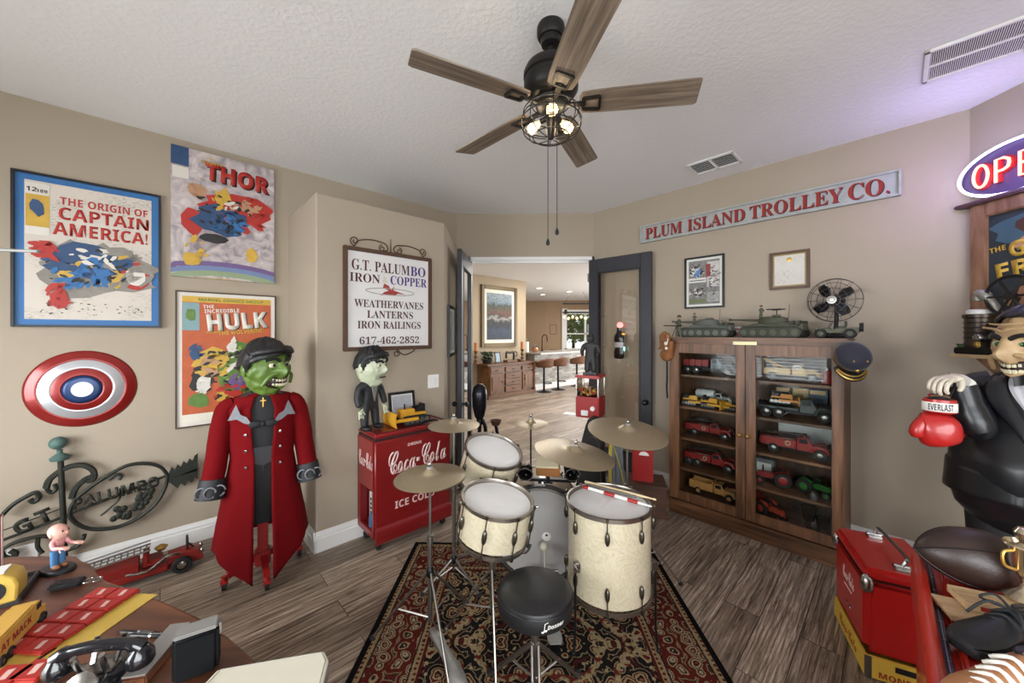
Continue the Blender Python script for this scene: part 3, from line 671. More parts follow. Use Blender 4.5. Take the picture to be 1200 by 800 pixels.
panel([('corner_box', rect(-W2+.004, H2-.3, -W2+.098, H2-.02), PY, -y), ('corner_heading', rect(-W2+.004, H2-.085, -W2+.098, H2-.015), PWH, -y+.0012), ('corner_footing', rect(-W2+.004, H2-.335, -W2+.098, H2-.285), PWH, -y+.0012), ('corner_spot', blob(-W2+.05, H2-.165, .03, .05, 9, .25, 4), PB, -y+.0014),
       ('torn_paper', blob(.02, -.1, .27, .17, 26, .22, 11), PGR, -y+.001), ('yellow_flash', blob(.02, -.1, .19, .13, 15, .3, 5), PY, -y+.0022), ('blue_shape', blob(-.02, -.06, .17, .15, 13, .22, 8), PB, -y+.0034), ('red_shape', blob(.2, -.12, .075, .1, 14, .05, 3), PR_, -y+.0046), ('white_shape', blob(.2, -.12, .05, .068, 14, .05, 3), PWH, -y+.0058), ('red_patch', blob(-.2, .0, .055, .05, 8, .2, 6), PR_, -y+.0046), ('red_streak', blob(-.14, -.3, .04, .07, 7, .2, 9), PR_, -y+.0046), ('pale_streak', blob(0, -.02, .08, .02, 8, .15, 2), PWH, -y+.0046)], t)
yy_ = -y+.0064
for nm, mt, cx_, cz_, rx_, rz_, n_, sz_, an_ in (('grey_print', PGR, .03, -.10, .24, .15, 26, .05, .4), ('yellow_print', PY, .0, -.12, .15, .08, 14, .035, .3), ('blue_print', PB, -.02, -.05, .17, .09, 34, .045, .3), ('light_blue_print', BLUEP, -.05, -.14, .12, .10, 26, .035, 1.0), ('dark_print', PBLK, -.02, -.10, .18, .15, 26, .018, .6), ('pale_print', PWH, .02, -.02, .12, .06, 10, .022, .2), ('red_print', PR_, -.15, -.28, .04, .07, 10, .03, 1.3), ('red_print', PR_, -.2, .0, .05, .05, 10, .03, .3), ('small_print', PBLK, 0, -.36, .25, .05, 40, .007, 0)):
    shards(t, nm, mt, cx_, cz_, rx_, rz_, n_, sz_, 77+n_, yy_, an_); yy_ += .0006
text('THE ORIGIN OF', PR_, t, (.06, y-.001, H2-.1), w=.4, h=.05); text('CAPTAIN', PR_, t, (.06, y-.001, H2-.18), w=.41, h=.08, off=.004); text('AMERICA!', PR_, t, (.045, y-.001, H2-.28), w=.43, h=.082, off=.004)
text('189', TXTBK, t, (-W2+.068, y-.003, H2-.06), h=.02); text('12', TXTBK, t, (-W2+.028, y-.003, H2-.055), h=.028)
s, z, w, h = box_on_L((199, 171), (320.5, 200), (201, 324.4), (320.4, 332))
t = thing('canvas_poster', 'unframed comic canvas with red title, rainbow band and grey sky', 'poster', PL(s, DL-.001, z), RL)
q = NT('canvas_sky'); nn = q.n('TexNoise', Vector=q.coord(), Scale=9.0, Detail=6.0, Distortion=1.5); q.col(q.ramp(nn.outputs[0], [(.3, '857b80'), (.5, 'b4a9aa'), (.7, 'd3c8c4')])); q.b.inputs['Roughness'].default_value = .6
m = MB(); m.box((0, -.016, 0), (w, .032, h), bev=.003); m.make('canvas', q.m, t)
y = .0325; W2, H2 = w/2, h/2
def arc_band(cx, cz, r0, r1, a0, a1, n=14): return [(cx+r0*cos(a0+(a1-a0)*i/n), cz+r0*sin(a0+(a1-a0)*i/n)*.6) for i in range(n+1)]+[(cx+r1*cos(a1+(a0-a1)*i/n), cz+r1*sin(a1+(a0-a1)*i/n)*.6) for i in range(n+1)]
def clip(poly, x0, z0, x1, z1): return [(min(max(p[0], x0), x1), min(max(p[1], z0), z1)) for p in poly]
panel([('rainbow_purple', clip(arc_band(-.02, -.9, .86, .92, .75, 2.2), -W2, -H2, W2, H2), PPU, y), ('rainbow_blue', clip(arc_band(-.02, -.9, .80, .86, .72, 2.3), -W2, -H2, W2, H2), mat('rain_blue', '6d7fa6', .5), y), ('rainbow_green', clip(arc_band(-.02, -.9, .73, .80, .68, 2.4), -W2, -H2, W2, H2), mat('rain_green', '8a9a78', .5), y), ('rainbow_gold', clip(arc_band(-.05, -.92, .66, .74, 1.1, 2.5), -W2, -H2, W2, H2), mat('rain_gold', 'b5a06a', .5), y),
       ('corner_box', rect(-W2, H2-.14, -W2+.1, H2), PB, y), ('price_box', rect(-W2+.008, H2-.235, -W2+.098, H2-.15), PWH, y),
       ('red_drape', blob(.09, .1, .23, .12, 17, .2, 21), PR_, y+.0004), ('red_fold', blob(-.2, -.06, .07, .1, 9, .25, 12), PR_, y+.0004), ('blue_shape', blob(-.02, -.02, .18, .12, 13, .22, 14), PB, y+.0016), ('tan_shape', blob(.12, .1, .13, .045, 10, .2, 15), PSK, y+.0028), ('tan_patch', blob(-.17, .18, .06, .05, 9, .25, 18), PSK, y+.0028), ('dark_shape', blob(-.08, -.17, .1, .035, 9, .15, 16), PBLK, y+.0028), ('gold_shape', blob(-.02, .14, .05, .09, 9, .25, 19), PY, y+.0028), ('gold_patch', blob(-.21, -.35, .05, .05, 8, .25, 20), PY, y+.0028), ('gold_streak', blob(.16, -.27, .04, .07, 8, .25, 23), PY, y+.0028)], t)
yy_ = y+.0042
for nm, mt, cx_, cz_, rx_, rz_, n_, sz_, an_ in (('red_print', PR_, .12, .07, .16, .13, 26, .05, -.3), ('blue_print', PB, -.02, -.03, .14, .10, 30, .045, -.2), ('light_blue_print', BLUEP, .02, -.04, .13, .08, 18, .03, -.3), ('tan_print', PSK, .12, .12, .12, .05, 18, .03, .1), ('tan_print', PSK, -.16, .18, .07, .05, 10, .03, -.4), ('gold_print', PY, -.04, .13, .05, .08, 12, .028, 1.2), ('dark_print', PBLK, -.02, .02, .2, .16, 30, .018, -.2), ('gold_print', PY, -.18, -.27, .07, .10, 14, .03, .9), ('pale_print', PWH, .02, .1, .05, .05, 8, .02, .4)):
    shards(t, nm, mt, cx_, cz_, rx_, rz_, n_, sz_, 31+n_, yy_, an_); yy_ += .0006
text('THOR', PBLK, t, (.088, -y-.002, H2-.155), w=.42, h=.135, off=.03, rot=(0, radians(2), 0)); text('THOR', PR_, t, (.078, -y-.004, H2-.145), w=.42, h=.135, off=.03, rot=(0, radians(2), 0))
text('THE', PY, t, (-.1, -y-.006, H2-.045), h=.016); text('MIGHTY', PY, t, (-.09, -y-.006, H2-.075), w=.13, h=.022)
s, z, w, h = box_on_L((203.4, 341), (323, 346), (207, 490.5), (323, 497))
t = framed('framed_poster', 'framed comic poster with white block title on orange, behind red-coated mannequin', 'poster', PL(s, DL-.001, z), RL, w, h, .01, .022, mat('thin_wood', '4a3426', .5), mat('poster_orange', 'b85a33', .55, var=.2, vscale=18), .028, PWH)
y = -t['iy']; W2, H2 = w/2-.038, h/2-.038
panel([('strip', rect(-W2, H2-.045, W2, H2), PY, y), ('bottom_margin', rect(-W2, -H2, W2, -H2+.06), CREAMP, y), ('corner_box', rect(-W2, H2-.26, -W2+.1, H2-.05), mat('poster_teal', '7d9ca0', .5), y+.0002), ('corner_spot', blob(-W2+.05, H2-.14, .035, .05, 8, .2, 31), PGN, y+.0014),
       ('green_mass', blob(.1, -.1, .18, .2, 17, .25, 33), PGN, y+.0004), ('gold_shape', blob(-.12, -.02, .1, .12, 13, .3, 34), PY, y+.0016), ('black_shape', blob(-.17, -.18, .07, .09, 11, .3, 35), PBLK, y+.0016), ('white_shape', blob(-.16, -.2, .045, .06, 9, .3, 36), PWH, y+.0028), ('white_claw', blob(.02, .0, .03, .12, 9, .3, 37), PWH, y+.0028), ('purple_shape', blob(.08, -.22, .06, .06, 9, .25, 38), PPU, y+.0028), ('grass_patch', blob(-.19, -.32, .07, .06, 9, .2, 39), PGN, y+.0008), ('blue_spot', blob(-.21, .04, .03, .05, 8, .2, 40), PB, y+.0028), ('caption', rect(-.08, -.34, .1, -.27), PY, y+.004)], t)
yy_ = y+.0052
for nm, mt, cx_, cz_, rx_, rz_, n_, sz_, an_ in (('green_print', PGN, .10, -.10, .15, .18, 44, .05, .8), ('light_green_print', mat('poster_light_green', '88a548', .5, var=.2), .10, -.09, .13, .16, 26, .035, .9), ('gold_print', PY, -.11, -.04, .10, .10, 24, .04, .5), ('brown_print', PSK, -.12, -.06, .09, .09, 14, .03, .2), ('black_print', PBLK, -.02, -.12, .22, .2, 50, .02, .5), ('white_print', PWH, -.16, -.2, .06, .07, 14, .028, .8), ('purple_print', PPU, .06, -.2, .06, .05, 10, .035, .3), ('blue_print', PB, -.2, .05, .04, .06, 10, .025, .3), ('white_claw_print', PWH, .02, .02, .03, .12, 8, .03, 1.3), ('red_print', PR_, .02, -.26, .18, .06, 14, .03, .2)):
    shards(t, nm, mt, cx_, cz_, rx_, rz_, n_, sz_, 51+n_, yy_, an_); yy_ += .0006
text('MARVEL COMICS GROUP', PGN, t, (.02, -y-.002, H2-.023), w=.42, h=.022); text('THE', PWH, t, (-.13, -y-.002, H2-.075), h=.026, rot=(0, radians(-4), 0)); text('INCREDIBLE', PWH, t, (-.045, -y-.002, H2-.105), w=.22, h=.03, rot=(0, radians(-4), 0))
text('HULK', PBLK, t, (.066, -y-.002, H2-.19), w=.4, h=.135, off=.03, rot=(0, radians(-5), 0)); text('HULK', PWH, t, (.06, -y-.0035, H2-.185), w=.4, h=.135, off=.028, rot=(0, radians(-5), 0))
text('AND NOW', PY, t, (-.1, -y-.004, H2-.275), w=.09, h=.018); text('THE WOLVERINE!', PY, t, (.08, -y-.004, H2-.27), w=.3, h=.035, rot=(0, radians(-5), 0))
# red, silver and blue disc on the wall
s, z = on_L(98, 455)
t = thing('wall_disc', 'round dished metal wall disc in red, silver and blue rings', 'wall disc', PL(s, DL-.001, z), RL)
def disc(r0, r1, name, mt):
    m = MB(); Rr = .42
    pr = [(r, .055*(1-(r/.25)**2)) for r in [r0+(r1-r0)*i/5 for i in range(6)]]
    m.lathe([(r1, .0 if r1 > .24 else pr[-1][1]-.004)]+pr[::-1] if r0 > 0 else pr[::-1], 56, cap=False, M=rot_m((0, 0, 0), (pi/2, 0, 0))); return m.make(name, mt, t, solid=.003)
disc(.19, .25, 'outer_red_ring', mat('disc_red', '8c1f1c', .3, .3, coat=.4)); disc(.135, .189, 'silver_ring', mat('disc_silver', 'c3c4c8', .32, .6)); disc(.09, .134, 'inner_red_ring', mat('disc_red', '8c1f1c', .3)); disc(0, .089, 'blue_centre', mat('disc_blue', '223a66', .3, .3))
m = MB(); m.lathe([(.05, .051), (.048, .059), (.0, .062)], 30, M=rot_m((0, 0, 0), (pi/2, 0, 0))); m.make('white_boss', mat('disc_white', 'e2e2e4', .35), t)
# ------------------------------------------------------------------ iron weathervane leaning on the left wall
dV = DL-.05
def V(px, py): s, z = on_L(px, py, dV); return (s-sV, 0, z)
sV = on_L(72, 640, dV)[0]
t = thing('weathervane', 'black iron scrollwork weathervane arrow with verdigris ball and cut-out lettering', 'weathervane', PL(sV, dV, 0), RL)
VERD = mat('verdigris', '55706a', .7, .3, var=.4, vscale=30)
m = MB(); m.tube([V(71, 540), V(74, 600), V(76, 655)], .014, 12); pb = V(76, 655); m.tube([pb, (pb[0], -.005, .02)], .012, 8); m.lathe([(.0, 0), (.045, 0), (.045, .02), (.015, .04)], 16, c=(pb[0], -.012, 0)); m.make('pole', IRON, t)
m = MB(); b_ = V(68, 519); m.ball(b_, .04, 18); b2 = V(70, 536); m.lathe([(.0, -.02), (.04, -.015), (.045, .0), (.03, .015), (.012, .03), (.014, .05)], 18, c=b2); m.make('finial', VERD, t)
def flat(pts, r, k=6): return ([V(*p) for p in pts] if k == 0 else smooth_pts([V(*p) for p in pts], k))
m = MB(); m.tube(flat([(0, 634), (60, 611), (130, 583), (208, 552)], .0, 0), .010, 4); m.tube(flat([(2, 622), (60, 600), (76, 594)], 0, 0), .004, 4); m.make('arrow_shaft', IRON, t)
m = MB(); m.prism([(V(*p)[0], V(*p)[2]) for p in [(194, 563), (201, 547), (205, 550), (208, 544), (212, 547), (215, 540), (219, 543), (222, 537), (226, 540), (228, 534), (232, 531), (231, 551)]], -.006, .006); m.prism([(V(*p)[0], V(*p)[2]) for p in [(194, 562), (231, 548), (232, 561), (228, 559), (225, 565), (220, 563), (217, 569), (212, 566), (208, 572), (203, 568)]], -.006, .006); [m.tube([(a[0], -.008, a[2]), (b[0], -.008, b[2])], .003, 4) for a, b in ((V(203, 555), V(230, 536)), (V(203, 555), V(230, 545)), (V(203, 557), V(230, 558)))]; m.make('arrow_feathers', IRON, t, smooth=False)
m = MB()
for pts, r in [([(196, 556), (188, 547), (172, 543), (150, 545), (128, 556), (104, 572), (88, 586), (82, 600), (86, 610), (100, 618), (118, 620), (142, 616), (166, 604), (184, 588), (194, 570), (196, 556)], .011),
               ([(54, 572), (58, 562), (70, 552), (84, 546), (98, 545), (109, 551), (110, 560), (104, 563), (99, 559)], .012), ([(54, 572), (60, 577), (66, 573), (64, 567)], .010),
               ([(0, 606), (14, 592), (30, 582), (42, 577), (46, 583), (40, 588), (35, 585)], .012), ([(84, 584), (88, 573), (98, 563), (112, 556)], .012), ([(128, 562), (136, 556), (142, 557), (140, 562)], .009),
               ([(0, 645), (16, 636), (36, 630), (52, 628), (66, 632), (76, 642)], .010), ([(0, 645), (4, 652), (14, 654), (18, 648), (12, 645)], .011), ([(80, 644), (90, 640), (97, 632), (99, 626)], .011), ([(45, 628), (44, 640), (50, 648)], .008), ([(118, 604), (128, 596), (140, 584), (141, 572)], .006)]:
    m.tube(flat(pts, r), r*1.35, 6, sq=(1, .8))
m.make('scrollwork', IRON, t)
m = MB(); r_ = random.Random(5)
for c in [(138, 606), (146, 603), (163, 592), (170, 586), (176, 578), (166, 580), (142, 596)]:
    p = V(*c); [m.ball((p[0]+r_.uniform(-.02, .02), -.004, p[2]+r_.uniform(-.02, .02)), (.02, .008, .022), 8) for _ in range(4)]
m.make('leaf_cluster', IRON, t)
a_ = V(25, 618); b_ = V(54, 606); ang = math.atan2(b_[2]-a_[2], b_[0]-a_[0])
text('G', IRON, t, (V(27, 616)[0], 0, V(27, 616)[2]), w=.07, h=.085, rot=(0, -ang, 0), ex=.008, off=.02); text('T', IRON, t, (V(52, 604)[0], 0, V(52, 604)[2]), w=.065, h=.085, rot=(0, -ang, 0), ex=.008, off=.02)
a_, b_ = V(86, 590), V(177, 565)
text('PALUMBO', IRON, t, ((a_[0]+b_[0])/2+.02, -.014, (V(130, 577)[2])), w=.405, h=.075, rot=(0, -math.atan2(b_[2]-a_[2], b_[0]-a_[0]), 0), ex=.008, off=.02)
# ------------------------------------------------------------------ lettered sign on the chase
a_, b_, c_ = on_L(401, 287.5, DC), on_L(504, 408, DC), on_L(402, 412, DC)
w, h = b_[0]-a_[0], a_[1]-c_[1]; sc, zc = (a_[0]+b_[0])/2, (a_[1]+b_[1])/2
RUST = mat('rusty_frame', '5b4334', .6, .3, var=.3, vscale=25)
t = framed('shop_sign', 'white lettered iron and copper shop sign in rusty frame with scroll top', 'sign', PL(sc, DC-.002, zc), RL, w, h, .032, .035, RUST, mat('sign_white', 'dad8d6', .5, var=.05))
y = t['iy']-.001; SPUR = mat('sign_purple', '3d2a72', .6)
H = h-.06; top = H/2
text('G.T. PALUM', TXTDK, t, (-.075, y, top-.105), w=.49, h=.085, style='serif'); text('BO', SPUR, t, (.250, y, top-.105), w=.145, h=.085, style='serif'); 
text('IRON', TXTDK, t, (-.215, y, top-.205), w=.24, h=.07, style='serif'); text('&', mat('faint_gold', 'c9bfa8', .6), t, (-.05, y, top-.205), h=.05, style='serif'); text('COPPER', SPUR, t, (.165, y, top-.2), w=.34, h=.075, style='serif')
text('WEATHERVANES', TXTDK, t, (0, y, top-.405), w=.6, h=.062, style='serif'); text('LANTERNS', TXTDK, t, (.0, y, top-.49), w=.4, h=.062, style='serif'); text('IRON RAILINGS', TXTDK, t, (0, y, top-.575), w=.55, h=.062, style='serif'); text('617-462-2852', TXTDK, t, (0, y, top-.7), w=.52, h=.06, style='serif')
m = MB(); m.torus((0, y-.001, top-.3), .21, .0035, 'y', 40, 5, sy=.13); m.make('halo_ring', mat('ring_grey', 'a5a19a', .6), t)
panel([('flying_bird', [(.13, top-.315), (.06, top-.31), (.03, top-.33), (-.05, top-.325), (-.09, top-.335), (-.06, top-.305), (-.02, top-.29), (-.07, top-.27), (-.06, top-.235), (-.02, top-.25), (.0, top-.285), (.03, top-.25), (.02, top-.285), (.06, top-.295)], mat('bird_red', '9c3a34', .6), -y)], t)
m = MB()
for sx in (-1, 1):
    m.tube(smooth_pts([(sx*p[0], -.015, h/2+p[1]) for p in [(.3, -.004), (.27, .05), (.18, .075), (.1, .072), (.045, .06), (.025, .02), (.06, .0)]], 5), .005, 6)
    m.tube(spiral((sx*.295, h/2+.045), .038, .01, -pi/2, sx*1.4, 20, -.015), .005, 6); m.tube(spiral((sx*.075, h/2+.022), .028, .008, pi/2, -sx*1.3, 16, -.015), .0045, 6)
    m.tube(spiral((sx*.05, -h/2-.03), .032, .01, pi/2, -sx*1.3, 18, -.015), .005, 6); m.tube(smooth_pts([(sx*.05, -.015, -h/2-.0), (sx*.12, -.015, -h/2-.045), (sx*.2, -.015, -h/2-.02), (sx*.22, -.015, -h/2)], 5), .005, 6)
m.tube([(0, -.015, h/2), (0, -.015, h/2+.11)], [.007, .003], 6)
m.make('scroll_bracket', RUST, t)
# ------------------------------------------------------------------ right wall: trolley sign and certificates
def box_on_R(tl, tr, bl, br):
    a, b, c, d = on_R(*tl), on_R(*tr), on_R(*bl), on_R(*br); s0, s1, zt, zb = (a[0]+c[0])/2, (b[0]+d[0])/2, (a[1]+b[1])/2, (c[1]+d[1])/2
    return (s0+s1)/2, (zt+zb)/2, s1-s0, zt-zb
s, z, w, h = box_on_R((752, 265), (1057, 200), (752, 285), (1056, 231))
DIST = mat('distressed_board', 'a3a5a2', .7, var=.3, vscale=14)
t = framed('trolley_sign', 'long weathered grey board sign with red serif lettering, high on right wall', 'sign', PR(s, DR-.002, z), RR, w, h, .016, .04, mat('distressed_frame', 'a5a8a4', .65, var=.35, vscale=18), DIST)
y = t['iy']-.001
for body, x0, x1 in (('PLUM', 757.5, 800), ('ISLAND', 806.5, 873.5), ('TROLLEY', 879, 988), ('CO.', 994, 1042)):
    a, b = on_R(x0, 270)[0]-s, on_R(x1, 240)[0]-s
    text(body, TXTDK, t, ((a+b)/2+.007, y, -.007), w=b-a, h=.115 if body != 'CO.' else .122, style='serif'); text(body, TXTRED, t, ((a+b)/2, y-.0012, 0), w=b-a, h=.115 if body != 'CO.' else .122, style='serif')
s, z, w, h = box_on_R((803, 303), (850, 297), (803, 362), (849, 360))
t = framed('photo_collage', 'black framed photo collage on right wall above the tanks', 'picture', PR(s, DR-.002, z), RR, w, h, .018, .022, BLACK, mat('collage_photo', '7d7b78', .5, var=.75, vscale=28), .022, PAPER)
y = -t['iy']; panel([('caption_strip', rect(-w/2+.042, .0, .02, .045), PWH, y), ('white_photo', rect(.03, -.05, w/2-.042, .19), mat('pale_photo', 'c4bfbc', .5, var=.4, vscale=20), y), ('red_photo_patch', rect(.02, .05, .06, .17), mat('photo_red', '8e3a36', .5), y+.0012), ('blue_photo_patch', rect(-.09, .05, -.03, .13), mat('photo_blue', '5b7fae', .5, var=.3), y+.0012), ('green_photo_patch', rect(-w/2+.042, -.2, .02, -.16), mat('photo_green', '6b7350', .5), y+.0012), ('lettered_photo', rect(.03, -h/2+.06, w/2-.042, -.1), mat('photo_grey', '9a9894', .5, var=.6, vscale=40), y+.0012)], t)
shards(t, 'dark_print', PBLK, -.06, .11, .07, .06, 22, .014, 91, y+.002); shards(t, 'pale_print', PWH, -.06, .11, .07, .06, 16, .012, 92, y+.0026); shards(t, 'dark_print', PBLK, -.06, -.09, .07, .05, 22, .014, 93, y+.002); shards(t, 'pale_print', PWH, -.06, -.09, .07, .05, 14, .012, 94, y+.0026); shards(t, 'grey_print', PGR, .09, .06, .05, .09, 22, .016, 95, y+.002); shards(t, 'dark_print', PBLK, .09, .0, .05, .12, 20, .010, 96, y+.0026)
m = MB(); m.prism(rect(-w/2+.05, .016, .012, .024), -y-.0026, -y-.0014); m.make('caption_line', PB, t, smooth=False)
s, z, w, h = box_on_R((902, 297), (950, 291.5), (903, 340), (949, 337))
t = framed('certificate', 'brown framed certificate on right wall above the vintage fan', 'certificate', PR(s, DR-.002, z), RR, w, h, .022, .022, mat('cert_frame', '5a3f2b', .45), newsprint('certificate_paper', 'd3cfc4', '8d877c', .4), .012, mat('gold_fillet', 'a08a5c', .4))
m = MB(); m.lathe([(.018, 0), (0, .002)], 20, M=rot_m((0, t['iy'], h/2-.07), (pi/2, 0, 0))); m.make('gold_seal', GOLD, t)
# ------------------------------------------------------------------ toy vehicles
def wheel(t, x, y, r, w, hubm=None, name='wheel'):
    m = MB(); m.lathe([(r*.55, -w/2), (r*.92, -w/2), (r, -w/4), (r, w/4), (r*.92, w/2), (r*.55, w/2)], 18, cap=False, M=rot_m((x, y, r), (pi/2, 0, 0))); o = m.make(name, RUBBER, t)
    m = MB(); m.lathe([(0, -w*.42), (r*.3, -w*.46), (r*.56, -w*.3), (r*.56, w*.3), (r*.3, w*.46), (0, w*.42)], 14, M=rot_m((x, y, r), (pi/2, 0, 0))); m.make('hub', hubm or STEEL, o)
    return o
WINDOW = mat('toy_window', '26292b', .15)
def truck(label, loc, rz, L, body, style, cabm=None, bedm=None, axles=2, group='toy vehicles in the glass cabinet', name='toy_truck', hub=None, cat='toy truck', load=None):
    """x points to the bonnet; L overall length"""
    t = thing(name, label, cat, loc, rz, group); k = L/.42; cabm = cabm or body; bedm = bedm or body; Wd = .13*k
    def b(c, s, bev=.004): return ((c[0]*k, c[1]*k, c[2]*k), (s[0]*k, s[1]*k, s[2]*k), bev*k)
    def bx(mb, c, s, bev=.004): q = b(c, s, bev); mb.box(q[0], q[1], bev=q[2]); return mb
    m = MB(); bx(m, (0, 0, .045), (.40, .06, .02)); bx(m, (.205, 0, .04), (.012, .125, .018)); m.make('chassis', BLKMET, t)
    pr = [(.02, .05), (.02, .125), (.035, .145), (.085, .145), (.105, .105), (.115, .1), (.12, .05)]
    m = MB(); m.prism([(p[0]*k, p[1]*k) for p in pr], -.058*k, .058*k); c_ = m.make('cab', cabm, t, bev=.006*k)
    m = MB(); [m.box((.06*k, sy*.0585*k, .12*k), (.05*k, .002, .032*k)) for sy in (-1, 1)]; m.box((.0965*k, 0, .124*k), (.003*k, .095*k, .036*k), rot=(0, radians(-27), 0)); m.make('windows', WINDOW, c_, smooth=False)
    m = MB(); pr = [(.11, .05), (.11, .1), (.185, .094), (.202, .08), (.204, .05)]; m.prism([(p[0]*k, p[1]*k) for p in pr], -.04*k, .04*k); h_ = m.make('hood', cabm, t, bev=.008*k)
    m = MB(); [m.box((.205*k, y*k, .07*k), (.004*k, .006*k, .035*k)) for y in (-.024, -.012, 0, .012, .024)]; m.make('grille', CHROME, h_, smooth=False)
    for sy in (-1, 1):
        m = MB(); m.tube(smooth_pts([(.105*k, sy*.053*k, .05*k), (.125*k, sy*.053*k, .082*k), (.155*k, sy*.053*k, .09*k), (.185*k, sy*.053*k, .08*k), (.2*k, sy*.053*k, .05*k)], 4), .014*k, 8); m.make('fender', cabm, t)
        m = MB(); m.ball((.196*k, sy*.045*k, .098*k), (.011*k, .013*k, .013*k), 10); m.make('headlight', CHROME, t)
    xs = [.155]+([-.12] if axles == 2 else [-.095, -.17])
    for x in xs:
        for sy in (-1, 1): wheel(t, x*k, sy*.058*k, .036*k, .026*k, hub)
    if style == 'stake':
        m = MB(); bx(m, (-.1, 0, .065), (.22, .13, .012)); m.make('bed', BLKMET, t)
        m = MB()
        for i in range(4):
            for j in (-1, 1): bx(m, (-.18+.053*i, j*.032, .1), (.05, .06, .055), .003)
        m.make('cargo_boxes', bedm, t)
    elif style in ('dump', 'open'):
        m = MB(); zf = .06
        bx(m, (-.095, 0, zf), (.22, .13, .01)); [bx(m, (-.095, sy*.062, zf+.035), (.22, .008, .075), .002) for sy in (-1, 1)]; bx(m, (.01, 0, zf+.045), (.012, .13, .1), .002); bx(m, (-.2, 0, zf+.03), (.008, .13, .06), .002)
        for x in (-.16, -.1, -.04): [bx(m, (x, sy*.069, zf+.035), (.012, .008, .075), .002) for sy in (-1, 1)]
        m.make('dump_bed', bedm, t)
    elif style == 'tank':
        m = MB(); m.lathe([(0, -.11*k), (.05*k, -.108*k), (.06*k, -.095*k), (.06*k, .095*k), (.05*k, .108*k), (0, .11*k)], 20, M=rot_m((-.1*k, 0, .115*k), (0, pi/2, 0))); m.make('tank', bedm, t)
        m = MB(); [m.lathe([(.018*k, 0), (.018*k, .012*k), (0, .014*k)], 12, c=(x*k, 0, .17*k)) for x in (-.15, -.05)]; m.make('filler_cap', CHROME, t)
    elif style == 'flat':
        m = MB(); bx(m, (-.1, 0, .07), (.24, .13, .016)); m.make('bed', bedm, t)
    elif style == 'tow':
        m = MB(); bx(m, (-.09, 0, .075), (.2, .12, .05)); m.make('bed', bedm, t)
        m = MB(); m.tube([(-.02*k, 0, .1*k), (-.2*k, 0, .185*k)], .008*k, 8); m.tube([(-.1*k, -.03*k, .1*k), (-.13*k, 0, .155*k), (-.1*k, .03*k, .1*k)], .006*k, 6); m.tube([(-.2*k, 0, .185*k), (-.205*k, 0, .1*k)], .003*k, 6); m.make('tow_boom', cabm, t)
    elif style == 'fire':
        m = MB(); bx(m, (-.095, 0, .085), (.225, .125, .06)); m.make('bed', bedm, t)
        m = MB()
        for sy in (-1, 1): m.tube([(-.215*k, sy*.022*k, .135*k), (.07*k, sy*.022*k, .16*k)], .0045*k, 6)
        for i in range(12): x = -.205+.0235*i; z = .135+(x+.215)*.088; m.tube([(x*k, -.022*k, z*k), (x*k, .022*k, z*k)], .003*k, 5)
        m.make('ladder', STEEL, t)
        m = MB(); m.torus((-.03*k, -.0655*k, .088*k), .015*k, .004*k, 'y', 18, 6); m.make('hose_reel', mat('hose_tan', 'a99d82', .7), t)
        m = MB(); m.tube([(-.21*k, -.066*k, .122*k), (.01*k, -.066*k, .122*k)], .004*k, 6); m.tube([(-.21*k, .066*k, .122*k), (.01*k, .066*k, .122*k)], .004*k, 6); m.make('hand_rail', CHROME, t)
        m = MB(); m.lathe([(.012*k, .145*k), (.013*k, .16*k), (0, .168*k)], 10, c=(.06*k, 0, 0)); m.make('warning_light', CHROME, t)
    if load: load(t, k)
    return t
def tracks(t, x0, x1, y, r, w, m_=None, hubm=None, n=5, name='track'):
    m = MB(); N = 10; pr = [(x0+r*cos(pi/2+pi*i/N), r+r*sin(pi/2+pi*i/N)) for i in range(N+1)]+[(x1+r*cos(-pi/2+pi*i/N), r+r*sin(-pi/2+pi*i/N)) for i in range(N+1)]
    pts = []; L = len(pr)
    m.prism(pr, y-w/2, y+w/2)
    tot = int((x1-x0)/(r*.28))
    for i in range(tot):
        x = x0+(x1-x0)*(i+.5)/tot
        for z in (0.001, 2*r): m.box((x, y, z), (r*.12, w*1.04, r*.1))
    o = m.make(name, m_ or RUBBER, t, smooth=False)
    h = MB()
    for i in range(n):
        x = x0+(x1-x0)*i/(n-1); h.lathe([(r*.62, -w*.56), (r*.62, w*.56)], 14, M=rot_m((x, y, r), (pi/2, 0, 0)))
    h.make('road_wheels', hubm or STEEL, o); return o
